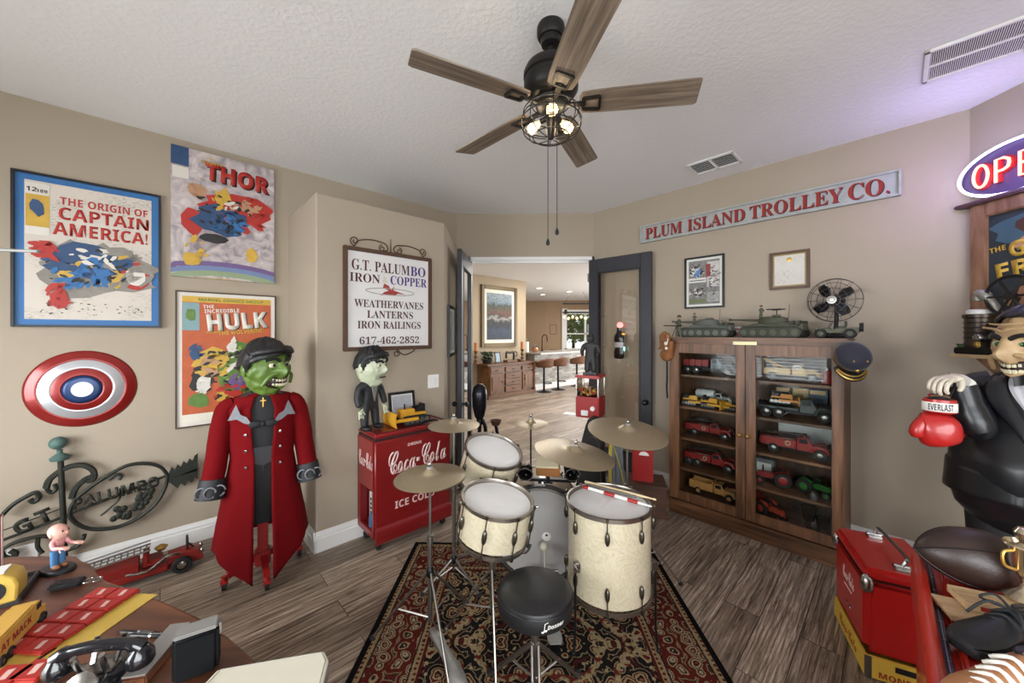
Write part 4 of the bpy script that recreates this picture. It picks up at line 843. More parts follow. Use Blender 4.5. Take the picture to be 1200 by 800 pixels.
def dozer(label, loc, rz, L, body=YELLOW, group='toy vehicles in the glass cabinet', blade=True, seat=True, trackm=None, name='toy_bulldozer'):
    t = thing(name, label, 'toy bulldozer', loc, rz, group); k = L/.3
    for sy in (-1, 1): tracks(t, -.085*k, .065*k, sy*.06*k, .03*k, .035*k, trackm)
    m = MB(); m.box((.04*k, 0, .075*k), (.11*k, .07*k, .065*k), bev=.006*k); m.box((-.055*k, 0, .06*k), (.09*k, .08*k, .04*k), bev=.004*k); m.make('hull', body, t)
    m = MB(); m.box((-.085*k, 0, .105*k), (.02*k, .075*k, .06*k), bev=.004*k); m.box((-.06*k, 0, .085*k), (.05*k, .06*k, .015*k), bev=.004*k); [m.box((-.055*k, sy*.042*k, .1*k), (.06*k, .015*k, .03*k), bev=.003*k) for sy in (-1, 1)]; m.make('seat', BLACK if seat else body, t)
    m = MB(); m.cyl((.06*k, .015*k, .1*k), (.06*k, .015*k, .145*k), .006*k, n=10); m.make('exhaust', BLKMET, t)
    m = MB(); [m.box((.07*k, sy*.088*k, .045*k), (.17*k, .012*k, .022*k), bev=.002*k) for sy in (-1, 1)]; m.make('push_arm', body, t)
    t.scale = (1, 1, 1.3) if L < .2 else (1, 1, 1)
    if blade:
        m = MB(); m.prism([((.16+.012*cos(a))*k, (.05+.05*sin(a))*k) for a in [(-1.4+2.8*i/8) for i in range(9)]]+[((.152+.012*cos(a))*k, (.05+.05*sin(a))*k) for a in [(1.4-2.8*i/8) for i in range(9)]], -.11*k, .11*k); m.make('blade', body, t)
    return t
# ladder truck on the floor by the left wall
p = PL(-.165, 3.38)
t = thing('toy_ladder_truck', 'long red toy ladder truck on the floor along the left wall', 'toy truck', p, RL)
m = MB(); m.box((-.1, 0, .065), (.62, .16, .05), bev=.008); m.prism([(.2, .04), (.2, .115), (.32, .125), (.37, .1), (.385, .04)], -.06, .06); m.make('body', REDTOY, t, bev=.004)
m = MB(); m.box((-.16, 0, .115), (.46, .15, .05), bev=.005); m.make('ladder_bed', REDTOY, t)
m = MB(); m.box((.13, 0, .115), (.1, .13, .03), bev=.008); m.box((.1, 0, .15), (.03, .13, .07), bev=.01); m.make('seat', REDTOY, t)
m = MB()
for sy in (-1, 1): m.tube([(-.45, sy*.05, .155), (.12, sy*.05, .2)], .006, 6); m.tube([(-.45, sy*.05, .175), (.12, sy*.05, .222)], .004, 6)
for i in range(20): x = -.44+.0285*i; z = .155+(x+.45)*.079; m.tube([(x, -.05, z), (x, .05, z)], .004, 5)
m.make('ladder', STEEL, t)
m = MB(); m.tube(smooth_pts([(.01, -.082, .1), (.1, -.084, .085), (.16, -.082, .12), (.2, -.08, .14), (.26, -.07, .13)], 5), .008, 6); m.make('side_rail', CHROME, t)
m = MB(); m.torus((.3, 0, .16), .045, .006, 'x', 18, 6); m.tube([(.3, 0, .16), (.34, 0, .11)], .005, 6); m.make('steering_wheel', BLACK, t)
for x in (.27, -.3):
    for sy in (-1, 1): wheel(t, x, sy*.075, .052, .035, CHROME)
for sy in (-1, 1): m = MB(); m.ball((.375, sy*.045, .1), (.014, .018, .018), 10); m.make('headlight', CHROME, t)
m = MB(); m.lathe([(.02, 0), (.035, .02), (.012, .035), (0, .04)], 12, c=(.17, 0, .16)); m.make('bell', BRASS, t)
m = MB(); m.box((-.22, -.0758, .120), (.08, .002, .014)); m.make('pale_marking', TXTWH, t, smooth=False)
# ------------------------------------------------------------------ mannequin in a red coat on a red stand
COATR = mat('coat_red', '69060c', .9, var=.1, vscale=20, spec=.15); BLKCL = mat('black_cloth', '1b1b1d', .75); SILV = mat('silver_trim', '7d7f84', .5, .4, var=.3, vscale=30); GSKIN = mat('green_mask_skin', '5a7430', .4, var=.5, vscale=22); TEETH = mat('ivory_teeth', 'ded6b8', .35)
mp = on_t(308, 500, 2.45)
t = thing('costume_mannequin', 'life-size mannequin in red tailcoat with green grinning mask on red wheeled stand', 'mannequin', (mp.x, mp.y, 0), radians(36))
m = MB(); m.box((0, .02, .42), (.06, .06, .7), bev=.006); m.box((0, .02, .11), (.09, .1, .09), bev=.008); m.make('stand_post', REDB, t)
casters = [(-.20, -.05), (.02, -.20), (.22, .1), (.0, .26)]
m = MB()
for x, y in casters: m.tube([(0, .02, .13), (x*.92, y*.92, .08)], .025, 4)
m.make('stand_legs', REDB, t, smooth=False)
for x, y in casters:
    m = MB(); m.cyl((x, y, .045), (x, y, .085), .016); m.box((x, y, .045), (.04, .04, .03), bev=.004); c_ = m.make('caster', REDB, t); m = MB(); m.cyl((x-.012, y, .027), (x+.012, y, .027), .027, n=16); m.make('caster_wheel', RUBBER, c_)
prof = [(.045, .04, 1.235), (.10, .07, 1.19), (.155, .09, 1.13), (.16, .10, 1.0), (.14, .095, .85), (.15, .095, .7), (.13, .085, .55), (.1, .06, .36)]
m = MB(); m.grid(lambda u, v: (prof[min(7, int(v*7+.01))][0]*cos(2*pi*u), prof[min(7, int(v*7+.01))][1]*sin(2*pi*u), prof[min(7, int(v*7+.01))][2]), 28, 8, cu=True); tor = m.make('black_vest', BLKCL, t)
m = MB(); m.prism([(-.075, 0), (-.005, -.03), (0, -.085), (.005, -.03), (.075, 0), (.06, .09), (-.06, .09)], -.104, -.096, M=rot_m((0, 0, .78))); m.make('vest_points', mat('vest_satin', '242427', .45), tor)
m = MB(); [m.ball((sx*.04, -.115, 1.02), (.04, .014, .024), 10) for sx in (-1, 1)]; m.ball((0, -.12, 1.02), (.014, .014, .016), 8); m.make('bow_tie', BLKCL, tor)
m = MB(); m.box((0, -.098, 1.155), (.006, .004, .06)); m.box((0, -.098, 1.165), (.03, .004, .006)); m.make('cross_pendant', GOLD, tor)
def lerp_prof(v, P):
    x = v*(len(P)-1); i = min(int(x), len(P)-2); f = x-i; f = f*f*(3-2*f); return [P[i][k]+(P[i+1][k]-P[i][k])*f for k in range(len(P[0]))]
CP = [(.07, .06, 1.205, .16), (.155, .085, 1.185, .28), (.188, .115, 1.11, .34), (.18, .125, .95, .32), (.172, .12, .8, .26), (.2, .14, .62, .22), (.235, .17, .42, .21), (.262, .19, .24, .21)]
def coat(u, v):
    rx, ry, z, gap = lerp_prof(v, CP); a = -pi/2+gap+(2*pi-2*gap)*u
    d = min(u, 1-u)*2; hem = max(0, (v-.72)/.28); z -= hem*.20*max(0, 1-d*3.2)
    w = 1+.035*sin(a*7)*max(0, v-.45)*1.6
    return (rx*cos(a)*w, ry*sin(a)*w+.005, z)
m = MB(); m.grid(coat, 64, 40); ct = displace(m.make('red_coat', COATR, t, solid=.009), .012, .16)
for sx in (-1, 1):
    m = MB(); m.tube(smooth_pts([(sx*.145, 0, 1.155), (sx*.198, -.0, 1.115), (sx*.222, -.0, .97), (sx*.242, -.015, .8), (sx*.262, -.04, .66)], 5), [.03]+[.044+.014*min(1, i/8) for i in range(20)], 16); displace(m.make('sleeve', COATR, ct), .012, .12)
    m = MB(); m.tube([(sx*.256, -.034, .70), (sx*.270, -.052, .585)], [.066, .074], 18); cf = m.make('cuff', mat('cuff_black', '232427', .6), ct)
    m = MB()
    for q in range(3): m.tube([(p[0], p[1], p[2]) for p in [(sx*.264+.028*cos(a)+(q-1)*.044, -.117+.02*abs(q-1), .64+.032*sin(a)) for a in [2*pi*i/14 for i in range(12+q)]]], .005, 5)
    m.make('cuff_scroll', SILV, cf)
    lp = [(.03, .02), (.055, .0), (.075, -.045), (.11, -.06), (.14, -.03), (.15, .03), (.11, .015), (.085, .035)]
    lp = [(.035, -.075), (.065, -.02), (.1, .0), (.125, .07), (.17, -.035), (.12, -.03), (.08, -.06)]
    m = MB(); m.prism([(sx*p[0]*.92, p[1]*.92+1.09) for p in lp], -.131, -.124, M=rot_m((0, 0, 0), (0, 0, 0))); m.make('lapel_patch', SILV, ct, rot=(0, 0, radians(sx*12)))
    m = MB(); m.box((sx*.098, -.0, 1.196), (.09, .09, .012), rot=(0, radians(sx*24), 0), bev=.004); m.make('epaulette', mat('epaulette_black', '202124', .6), ct)
    for zz in (.96, .86, .755):
        m = MB(); m.lathe([(.009, 0), (.008, .005), (0, .006)], 12, M=rot_m((sx*.092, -.112, zz), (pi/2, 0, 0))); m.make('button', CHROME, ct)
# mask head (turned to the side)
hd = thing('head', None, None, (.015, -.01, 1.365), radians(38)); del_ = [hd.pop(k, None) for k in ('label', 'category')]; hd.parent = t
def head_surface(sx, sy, sz, jaw, nose, seed=0):
    def f(u, v):
        th = pi*v; a = 2*pi*u; x = sin(th)*cos(a); y = sin(th)*sin(a); z = cos(th)
        fr = max(0, -y); px_, py_, pz_ = x*sx, y*sy, z*sz
        if z < 0: k = 1-jaw*min(1, -z); px_ *= k; py_ *= (1-.1*(-z)) if y < 0 else k
        if y < 0:
            py_ -= nose*math.exp(-((x/.17)**2+((z+.08)/.22)**2)); py_ += .16*sy*math.exp(-(((abs(x)-.36)/.16)**2+((z-.14)/.12)**2))
            py_ -= .12*sy*math.exp(-(((abs(x)-.34)/.26)**2+((z-.32)/.1)**2)); px_ *= 1+.12*math.exp(-(((z+.12)/.2)**2))
            py_ += .16*sy*math.exp(-((x/.36)**2+((z+.48)/.13)**2)); py_ -= .14*sy*math.exp(-((x/.3)**2+((z+.78)/.16)**2))
        return (px_, py_, pz_)
    return f
def face(hd, sc, skinm, hairm, grin=True, nose=.3, jaw=.2, eyem=None, hair='cap', ears=True, front=1.12, rough=.022, fringe=True):
    sx, sy, sz = .115*sc, .13*sc, .17*sc
    m = MB(); m.grid(head_surface(sx, sy, sz, jaw, nose*sy, 0), 90, 70, cu=True); displace(m.make('face', skinm, hd), .022*sc if grin else .012*sc, .035*sc, 2)
    m = MB(); [m.ball((s*.36*sx, -.80*sy, .14*sz), (.026*sc, .016*sc, .016*sc), 12) for s in (-1, 1)]; e_ = m.make('eyes', eyem or TEETH, hd)
    m = MB(); [m.ball((s*.36*sx, -.80*sy-.013*sc, .135*sz), (.010*sc, .006*sc, .010*sc), 10) for s in (-1, 1)]; m.make('pupils', BLACK, e_)
    if grin:
        m = MB(); pts = [(.62*sx*sin(a), -.93*sy*cos(a)*(.98)+.0, -.46*sz+.10*sz*abs(a/.95)**2) for a in [-.95+1.9*i/12 for i in range(13)]]
        m.tube([(p[0]*.97, p[1]*.965, p[2]) for p in pts], .036*sc, 8, sq=(.5, 1)); m.make('mouth', mat('mouth_dark', '2a1412', .5), hd)
        m = MB()
        for i in range(9):
            a = -.8+1.6*i/8; 
            for dz in (.012, -.012): m.box((.62*sx*sin(a), -.93*sy*cos(a)-.008*sc, -.46*sz+.10*sz*abs(a/.95)**2+dz*sc), (.0145*sc, .012*sc, .018*sc), rot=(0, 0, a), bev=.003*sc)
        m.make('teeth', TEETH, hd)
        m = MB(); [m.tube([(p[0]*1.02, p[1]*1.02-.004*sc, p[2]+dz*sc*(1-abs(i-6)/6.5)) for i, p in enumerate(pts)], .0075*sc, 6) for dz in (.030, -.030)]; m.make('lips', skinm, hd)
        m = MB(); [m.tube(smooth_pts([(s_*.25*sx, -1.02*sy, -.12*sz), (s_*.6*sx, -.90*sy, -.22*sz), (s_*.78*sx, -.66*sy, -.52*sz)], 4), .010*sc, 6) for s_ in (-1, 1)]; displace(m.make('cheek_creases', skinm, hd), .008*sc, .03*sc)
    else:
        m = MB(); m.tube(smooth_pts([(-.3*sx, -.87*sy, -.47*sz), (0, -.98*sy, -.45*sz), (.3*sx, -.87*sy, -.47*sz)], 4), .008*sc, 6); m.make('lips', mat('lip_dark', '4a403a', .5), hd)
    m = MB(); [m.tube(smooth_pts([(s*.12*sx, -1.0*sy, .27*sz), (s*.4*sx, -.97*sy, .36*sz), (s*.66*sx, -.74*sy, .3*sz)], 4), .010*sc, 6) for s in (-1, 1)]; m.make('eyebrows', hairm, hd)
    if hair and fringe:
        m = MB(); m.tube(smooth_pts([(s_*sx, y_*sy, z_*sz) for s_, y_, z_ in ((-.92, -.25, .52), (-.7, -.72, .62), (0, -1.0, .68), (.7, -.72, .62), (.92, -.25, .52))], 6), .024*sc, 10); [m.tube(smooth_pts([(s_*.98*sx, -.25*sy, .5*sz), (s_*1.06*sx, -.1*sy, .2*sz), (s_*1.03*sx, -.12*sy, -.08*sz)], 4), [.022*sc]*6+[.012*sc]*3, 8) for s_ in (-1, 1)]; displace(m.make('fringe', hairm, hd), .02*sc, .02*sc)
    if ears:
        for s in (-1, 1): m = MB(); m.ball((s*sx*1.0, .02*sc, .02*sz), (.016*sc, .03*sc, .044*sc), 12, rot=(0, 0, s*.4)); m.make('ear', skinm, hd)
    if hair:
        r_ = random.Random(9)
        def hf(u, v):
            a = 2*pi*u; th = v*(front+(1.67-front)*max(0, sin(a))+.38*(1-abs(sin(a)))*(1 if front < 1.3 else 0)); x, y, z = sin(th)*cos(a), sin(th)*sin(a), cos(th); q = 1.06+.03*sin(a*9)*sin(th*3); th *= 1.0+.07*sin(a*7)*v
            return (x*sx*q*1.06, y*sy*q*(1.10 if y < 0 else 1.05), z*sz*q*.97+.006*sc)
        m = MB(); m.grid(hf, 48, 12, cu=True); displace(m.make('hair', hairm, hd, solid=.008*sc), rough*sc, .03*sc)
face(hd, 1.12, GSKIN, mat('mask_hair', '1d1c1d', .45, bump=.4, bscale=40), True, .34)
m = MB(); m.tube([(0, .01, 1.17), (.01, .0, 1.30)], [.065, .06], 16); m.make('neck', GSKIN, t)
# ------------------------------------------------------------------ red cola cooler
cs0, cs1, cd = 1.116, 1.768, 2.60; cw, cdp, chh = cs1-cs0, .318, .87
CRED = mat('cooler_red', '7c1416', .35, var=.12, vscale=5, coat=.3); CDK = mat('cooler_gasket', '2a1614', .6)
t = thing('drinks_cooler', 'old red upright cola cooler with white script, on casters by the chase', 'cooler', PL((cs0+cs1)/2, cd), RL)
w2 = cw/2
m = MB(); m.box((0, .014, .455), (cw, .028, .71), bev=.013, seg=3); fr = m.make('front_panel', CRED, t)
m = MB(); m.prism([(-.0, .07), (-.018, .07), (-.022, .09), (-.022, .155), (-.014, .175), (0, .185)], -w2+.004, w2-.004, plane='yz'); m.make('plinth', CRED, t)
m = MB(); m.box((-w2+.012, cdp/2+.01, .625), (.024, cdp-.03, .37), bev=.006); m.make('side_panel', CRED, t)
m = MB(); m.box((w2-.012, cdp/2+.01, .455), (.024, cdp-.03, .71), bev=.006); m.make('side_panel', CRED, t)
m = MB(); m.box((0, cdp-.012, .455), (cw, .024, .71), bev=.006); m.make('back_panel', CRED, t)
m = MB(); m.box((0, cdp/2, .115), (cw-.02, cdp-.03, .03), bev=.004); m.box((-w2+.014, .035, .29), (.026, .03, .36), bev=.004); m.box((-w2+.014, cdp-.035, .29), (.026, .03, .36), bev=.004); m.box((-w2+.012, cdp/2, .125), (.024, cdp-.04, .05), bev=.004); m.make('lower_frame', CRED, t)
m = MB(); m.box((0, cdp/2, .445), (cw-.05, cdp-.05, .01)); m.make('tank_floor', BLACK, t)
m = MB(); m.box((0, cdp/2, .818), (cw-.012, cdp-.012, .02), bev=.004); m.make('gasket', CDK, t)
m = MB(); m.box((0, cdp/2, .845), (cw, cdp+.004, .036), bev=.014, seg=3); ld = m.make('lid', CRED, t)
m = MB(); m.tube(smooth_pts([(.09, .06, .862), (.095, .05, .878), (.2, .05, .882), (.245, .06, .862)], 4), .008, 8); m.make('lid_handle', BLKMET, ld)
m = MB(); m.tube([(sx_*(w2-.02), y_, .8625) for sx_, y_ in ((-1, .02), (1, .02), (1, cdp-.02), (-1, cdp-.02))], .005, 6, closed=True); m.make('lid_trim', CDK, ld)
for x in (-w2+.05, w2-.05):
    for y in (.05, cdp-.05):
        m = MB(); m.cyl((x-.014, y, .028), (x+.014, y, .028), .028, n=16); m.box((x, y, .075), (.03, .03, .06), bev=.004); m.make('caster', RUBBER, t)
SCR = mat('script_white', 'e4c6c0', .5)
def cola(parent, loc, w, h, rot, m_=SCR, drink=None):
    o = text('Coca-Cola', m_, parent, loc, w=w, h=h, style='script', rot=rot, off=.01, name='script_lettering'); return o
cola(t, (.03, -.001, .635), .50, .17, (0, radians(-2), 0))
m = MB(); pts = smooth_pts([(-.17, -.0012, .575), (-.19, -.0012, .555), (-.15, -.0012, .55), (-.05, -.0012, .565), (.02, -.0012, .56)], 5); m.tube(pts, .008, 6, sq=(1, .15)); m.make('script_flourish', SCR, fr)
text('DRINK', SCR, t, (-.005, -.001, .742), w=.12, h=.022, style='bold'); text('ICE COLD', SCR, t, (.0, -.001, .31), w=.34, h=.055, style='bold')
o = cola(t, (-w2-.0012, cdp/2, .65), .25, .115, (0, 0, -pi/2))
# things kept inside the open compartment
fp = t.location; Rz = Matrix.Rotation(RL, 4, 'Z')
def on_cooler(x, y, z): return fp+(Rz @ Vector((x, y, z)))
k = thing('instruction_card', 'white card with rows of dark pictures propped inside the cooler compartment', 'card', on_cooler(-w2+.075, .215, .132), RL-pi/2)
m = MB(); m.box((0, 0, .115), (.1, .004, .23)); m.make('card', PAPER, k, smooth=False)
m = MB(); [m.box((-.02+.04*j, -.003, .035+.035*i), (.026, .001, .02)) for i in range(5) for j in range(2)]; m.make('printed_pictures', TXTBK, k, smooth=False)
k = thing('blue_bottle', 'blue plastic bottle standing inside the cooler compartment', 'bottle', on_cooler(-w2+.06, .13, .132), 0); k.scale = (.7, .7, .9)
m = MB(); m.lathe([(.0, 0), (.06, 0), (.065, .02), (.065, .09), (.045, .13), (.018, .15), (.018, .17), (0, .17)], 20); m.make('body', mat('blue_plastic', '3f5a80', .4), k); m = MB(); m.lathe([(.022, .165), (.022, .19), (0, .19)], 14); m.make('cap', BLACK, k)
# figurine on the cooler
fz = .869
PALE = mat('pale_figure_skin', 'b5bba0', .45, var=.2, vscale=25); SUIT = mat('dark_suit', '1f2123', .6)
s_f = on_L(433, 470, 2.77)[0]; fg = PL(s_f, 2.77, fz)
f_ = thing('suited_figurine', 'big-headed pale figurine in black suit standing on the cola cooler', 'figurine', fg, radians(62))
bodyp = [(0, 0, .20, .05, .04), (0, 0, .30, .075, .05), (0, 0, .345, .055, .045), (0, -.005, .40, .035, .035), (-.045, 0, .18, .035, .035), (-.05, -.005, .09, .032, .032), (-.052, -.01, .025, .028, .03), (.045, 0, .18, .035, .035), (.05, -.005, .09, .032, .032), (.052, -.01, .025, .028, .03), (-.095, 0, .325, .03, .03), (-.118, -.01, .24, .026, .026), (-.115, -.035, .185, .022, .022), (.095, 0, .325, .03, .03), (.118, -.01, .24, .026, .026), (.115, -.04, .185, .022, .022)]
skin('body', bodyp, [(0, 1), (1, 2), (2, 3), (0, 4), (4, 5), (5, 6), (0, 7), (7, 8), (8, 9), (2, 10), (10, 11), (11, 12), (2, 13), (13, 14), (14, 15)], SUIT, f_)
for s in (-1, 1):
    m = MB(); m.ball((s*.055, -.03, .022), (.035, .055, .022), 12); m.make('shoe', BLACK, f_)
    hp = [(s*.115, -.037, .18, .02, .014), (s*.115, -.045, .15, .022, .012)]; ed = [(0, 1)]
    for i in range(4): hp += [(s*.115+(i-1.5)*.011, -.05, .128, .006), (s*.115+(i-1.5)*.012, -.056, .108-(.004 if i in (0, 3) else 0), .005)]; b = len(hp); ed += [(1, b-2), (b-2, b-1)]
    hp += [(s*.115-s*.022, -.05, .148, .006), (s*.115-s*.03, -.058, .13, .005)]; b = len(hp); ed += [(0, b-2), (b-2, b-1)]
    skin('hand', hp, ed, PALE, f_, sub=1)
m = MB(); m.prism([(-.03, .35), (0, .22), (.03, .35)], -.06, -.052); m.make('grey_shirt', mat('grey_shirt', '77786f', .7), f_, smooth=False)
h2 = thing('head', None, None, (0, -.02, .47), radians(14)); [h2.pop(k_, None) for k_ in ('label', 'category')]; h2.parent = f_
face(h2, .88, PALE, mat('figurine_hair', '191818', .6, bump=.5, bscale=30), False, .26, .12, rough=.05)
# yellow bulldozer + framed photo behind it
b_ = PL(on_L(482, 490, 2.745)[0], 2.745, fz); dozer('yellow toy bulldozer with wide blade on top of the cola cooler', b_, radians(222), .33, group=None)
p = PL(on_L(471, 470, 2.89)[0], 2.89, fz+.118); s = framed('framed_photo', 'black framed photo propped on cola cooler behind the yellow bulldozer', 'photo frame', p, (radians(-8), 0, RL), .235, .235, .022, .016, BLACK, mat('pale_photo2', 'a9abb0', .5, var=.45, vscale=12), .01, PAPER)

# ------------------------------------------------------------------ rug
RX0, RX1, RY1, RY0 = -.798, .97, 2.785, 1.0
hx, hy = (RX1-RX0)/2, (RY1-RY0)/2
q = NT('persian_rug'); tc = q.n('TexCoord'); sp = q.n('SeparateXYZ', Vector=tc.outputs['Object'])
ax, ay = q.math('ABSOLUTE', sp.outputs[0]), q.math('ABSOLUTE', sp.outputs[1])
d = q.math('MINIMUM', q.math('SUBTRACT', hx, ax), q.math('SUBTRACT', hy, ay))
cm = q.n('CombineXYZ', _0=ax, _1=ay, _2=0.0)
wn = q.n('TexNoise', Vector=cm.outputs[0], Scale=13.0, Detail=2.0)
wv = q.n('VectorMath', operation='SCALE', _0=wn.outputs['Color']); wv.inputs['Scale'].default_value = .055
vv = q.n('VectorMath', operation='ADD', _0=cm.outputs[0], _1=wv.outputs[0])
def flowers(scale, stops, rnd=.75):
    v = q.n('TexVoronoi', Vector=vv.outputs[0], Scale=scale, Randomness=rnd); return q.ramp(v.outputs['Distance'], stops, True), v
fb, v1 = flowers(12.0, [(0, '8a6a4a'), (.12, '4e1712'), (.2, 'a8957a'), (.29, '2a201c'), (.34, 'a08a6c'), (.41, '5c1f19'), (.6, '8a7458'), (.67, '2f2620'), (.72, '5c1f19')])
ff, v2 = flowers(10.0, [(0, '9a5d3c'), (.1, '241d1b'), (.17, 'a58f6c'), (.26, '5e1d18'), (.33, 'a8946f'), (.38, '1f1b1b'), (.55, '8d7a5c'), (.60, '1f1b1b'), (.7, '50211b'), (.78, '97835f')])
f2, v3 = flowers(24.0, [(0, 'b09a75'), (.22, '3a2420'), (.34, '7b2a20'), (.5, '1f1b1b')], 1.0)
bigm = q.n('TexVoronoi', Vector=vv.outputs[0], Scale=2.4, Randomness=.6)
zone = q.ramp(bigm.outputs['Distance'], [(0, '000000'), (.36, 'ffffff'), (.43, '000000'), (.62, 'ffffff'), (.68, '000000')], True)
tan_, v4 = flowers(18.0, [(0, '5c1c17'), (.18, '2a2420'), (.28, 'a8946f'), (.55, '8e7654'), (.62, '6b2a20')])
field = q.mix(zone, ff, tan_)
field = q.mix(q.ramp(v3.outputs['Distance'], [(0, 'ffffff'), (.24, '000000')], True), field, f2)
guard = q.n('TexVoronoi', Vector=cm.outputs[0], Scale=38.0, Randomness=.2); gc = q.ramp(guard.outputs['Distance'], [(0, '5d1f1a'), (.3, '9c8663')], True)
def band(lo, a, b): return q.mix(q.math('GREATER_THAN', d, lo), a, b)
c = band(.032, '0f0e0e', gc); c = band(.06, c, '2a2220'); c = band(.068, c, fb); c = band(.275, c, '2a2220'); c = band(.283, c, gc); c = band(.315, c, '571c17'); c = band(.33, c, field)
pile = q.n('TexNoise', Vector=tc.outputs['Object'], Scale=240.0, Detail=2.0)
c = q.mix(1.0, c, q.ramp(pile.outputs[0], [(.3, '9a9a9a'), (.7, 'ffffff')]), 'MULTIPLY')
q.col(c); q.b.inputs['Roughness'].default_value = .95; q.b.inputs['Specular IOR Level'].default_value = .1; q.bump(pile.outputs[0], .5, .004)
m = MB(); m.box((0, 0, .006), (2*hx, 2*hy, .011), bev=.003); o = m.make('area_rug', q.m, loc=((RX0+RX1)/2, (RY0+RY1)/2, 0)); tag(o, 'red and black oriental rug with floral border under the drum kit', 'rug')
RZ = .0125
# ------------------------------------------------------------------ drum kit
SCH = mat('stand_chrome', '8a857f', .36, .95); ALU = mat('pedal_aluminium', '9d9b97', .45, .5, var=.2, vscale=40)
q = NT('cream_pearl'); co = q.coord(); nz = q.n('TexNoise', Vector=co, Scale=7.0, Detail=4.0, Distortion=3.0); vz = q.n('TexVoronoi', Vector=q.n('VectorMath', operation='ADD', _0=co, _1=nz.outputs['Color']).outputs[0], Scale=9.0)
q.col(q.mix(q.ramp(vz.outputs['Distance'], [(.0, '000000'), (.75, 'ffffff')]), 'b3a68c', 'c6bca2')); q.b.inputs['Roughness'].default_value = .22; q.b.inputs['Coat Weight'].default_value = .4; PEARL = q.m
HEAD = mat('drum_head', 'dcdad8', .5, var=.03); HEADG = mat('bass_head', 'a3a09d', .45, var=.05); HOOP = mat('hoop_nickel', 'a39c94', .28, .95); LUG = mat('lug_pewter', '5f5a50', .32, .9)
def circ_mat(name, c1, c2, rough):
    q = NT(name); sx = q.n('SeparateXYZ', Vector=q.coord()); r = q.math('SQRT', q.math('ADD', q.math('MULTIPLY', sx.outputs[0], sx.outputs[0]), q.math('MULTIPLY', sx.outputs[1], sx.outputs[1])))
    nn = q.n('TexNoise', noise_dimensions='1D', W=q.math('MULTIPLY', r, 220.0), Scale=1.0, Detail=3.0); q.col(q.mix(nn.outputs[0], c1, c2)); q.b.inputs['Metallic'].default_value = .6; q.b.inputs['Roughness'].default_value = rough; return q.m
CYM = circ_mat('cymbal_bronze', '8d7c62', 'b9aa8e', .38)
def drum(name, label, loc, rot, r, dp, nl, mode='single', head=None, group=None, shellm=None, cat='drum'):
    t = thing(name, label, cat, loc, Euler(rot), group)
    m = MB(); m.lathe([(r, -dp), (r, -.0), (r-.008, 0), (r-.008, -dp), (r, -dp)], 56); m.make('shell', shellm or PEARL, t)
    m = MB(); m.lathe([(r-.0085, .002), (r*.5, .0035), (0, .004)], 56); m.make('batter_head', head or HEAD, t)
    m = MB(); m.lathe([(r-.01, -dp-.001), (0, -dp-.002)], 40); m.make('resonant_head', head or HEAD, t)
    for z0 in (.006, -dp-.02):
        m = MB(); m.lathe([(r-.004, z0-.008), (r+.006, z0-.008), (r+.006, z0+.008), (r+.009, z0+.010), (r+.009, z0+.013), (r-.001, z0+.013), (r-.004, z0+.004), (r-.004, z0-.008)], 56); m.make('hoop', HOOP, t)
    for k, half in [(k_, h_) for k_ in range(nl) for h_ in ((0,) if mode == 'single' else (0, 1))]:
        a = 2*pi*(k+.5)/nl; M = Matrix.Rotation(a, 4, 'Z'); m = MB()
        ys = [(-dp/2, .036)] if mode == 'single' else [[(-.075, .034)], [(-dp+.075, .034)]][half]
        for z, hh in ys: m.ball((r+.010, 0, z), (.013, .0125, hh), 10, M=M)
        if mode == 'single': m.cyl(M @ Vector((r+.013, 0, -dp-.02)), M @ Vector((r+.013, 0, .012)), .0032, n=6)
        else:
            m.cyl(M @ Vector((r+.013, 0, (-.075, -dp+.075)[half])), M @ Vector((r+.013, 0, (.012, -dp-.03)[half])), .0032, n=6)
        for z in ((.014, -dp-.02) if mode == 'single' else ((.014, -dp-.02)[half],)): m.box((r+.013, 0, z), (.014, .014, .016), bev=.002, M=M)
        m.make('lug', LUG, t)
    return t
def world_tri(t, pts, r, name, m_): 
    m = MB(); 
    for p in pts: m.tube(p, r, 6)
    return m.make(name, m_, t)
# bass drum
bp = on_t(633, 626, 2.34); R_ = .288; bz = .312
t = drum('bass_drum', 'big bass drum with plain grey batter head facing the drum stool', (bp.x, bp.y, bz+RZ), (pi/2, 0, radians(-1)), R_, .36, 10, 'double', HEADG)
m = MB(); m.lathe([(R_+.022, .018), (R_+.022, -.022), (R_-.004, -.022), (R_-.004, .018), (R_+.022, .018)], 64); m.make('wooden_hoop', mat('hoop_dark', '2c2a2b', .4), t)
m = MB(); m.lathe([(.028, .005), (.026, .0065), (0, .0065)], 24, c=(.04, -.015, 0)); b_ = m.make('badge', PAPER, t); m = MB(); m.lathe([(.008, .0068), (0, .008)], 12, c=(.04, -.005, 0)); m.make('badge_mark', TXTBK, b_)
for s in (-1, 1): m = MB(); m.cyl((s*.27, -.08, -.28), (s*.40, -.292, -.33), .008); m.ball((s*.40, -.292, -.33), .014, 8); m.make('spur', CHROME, t)
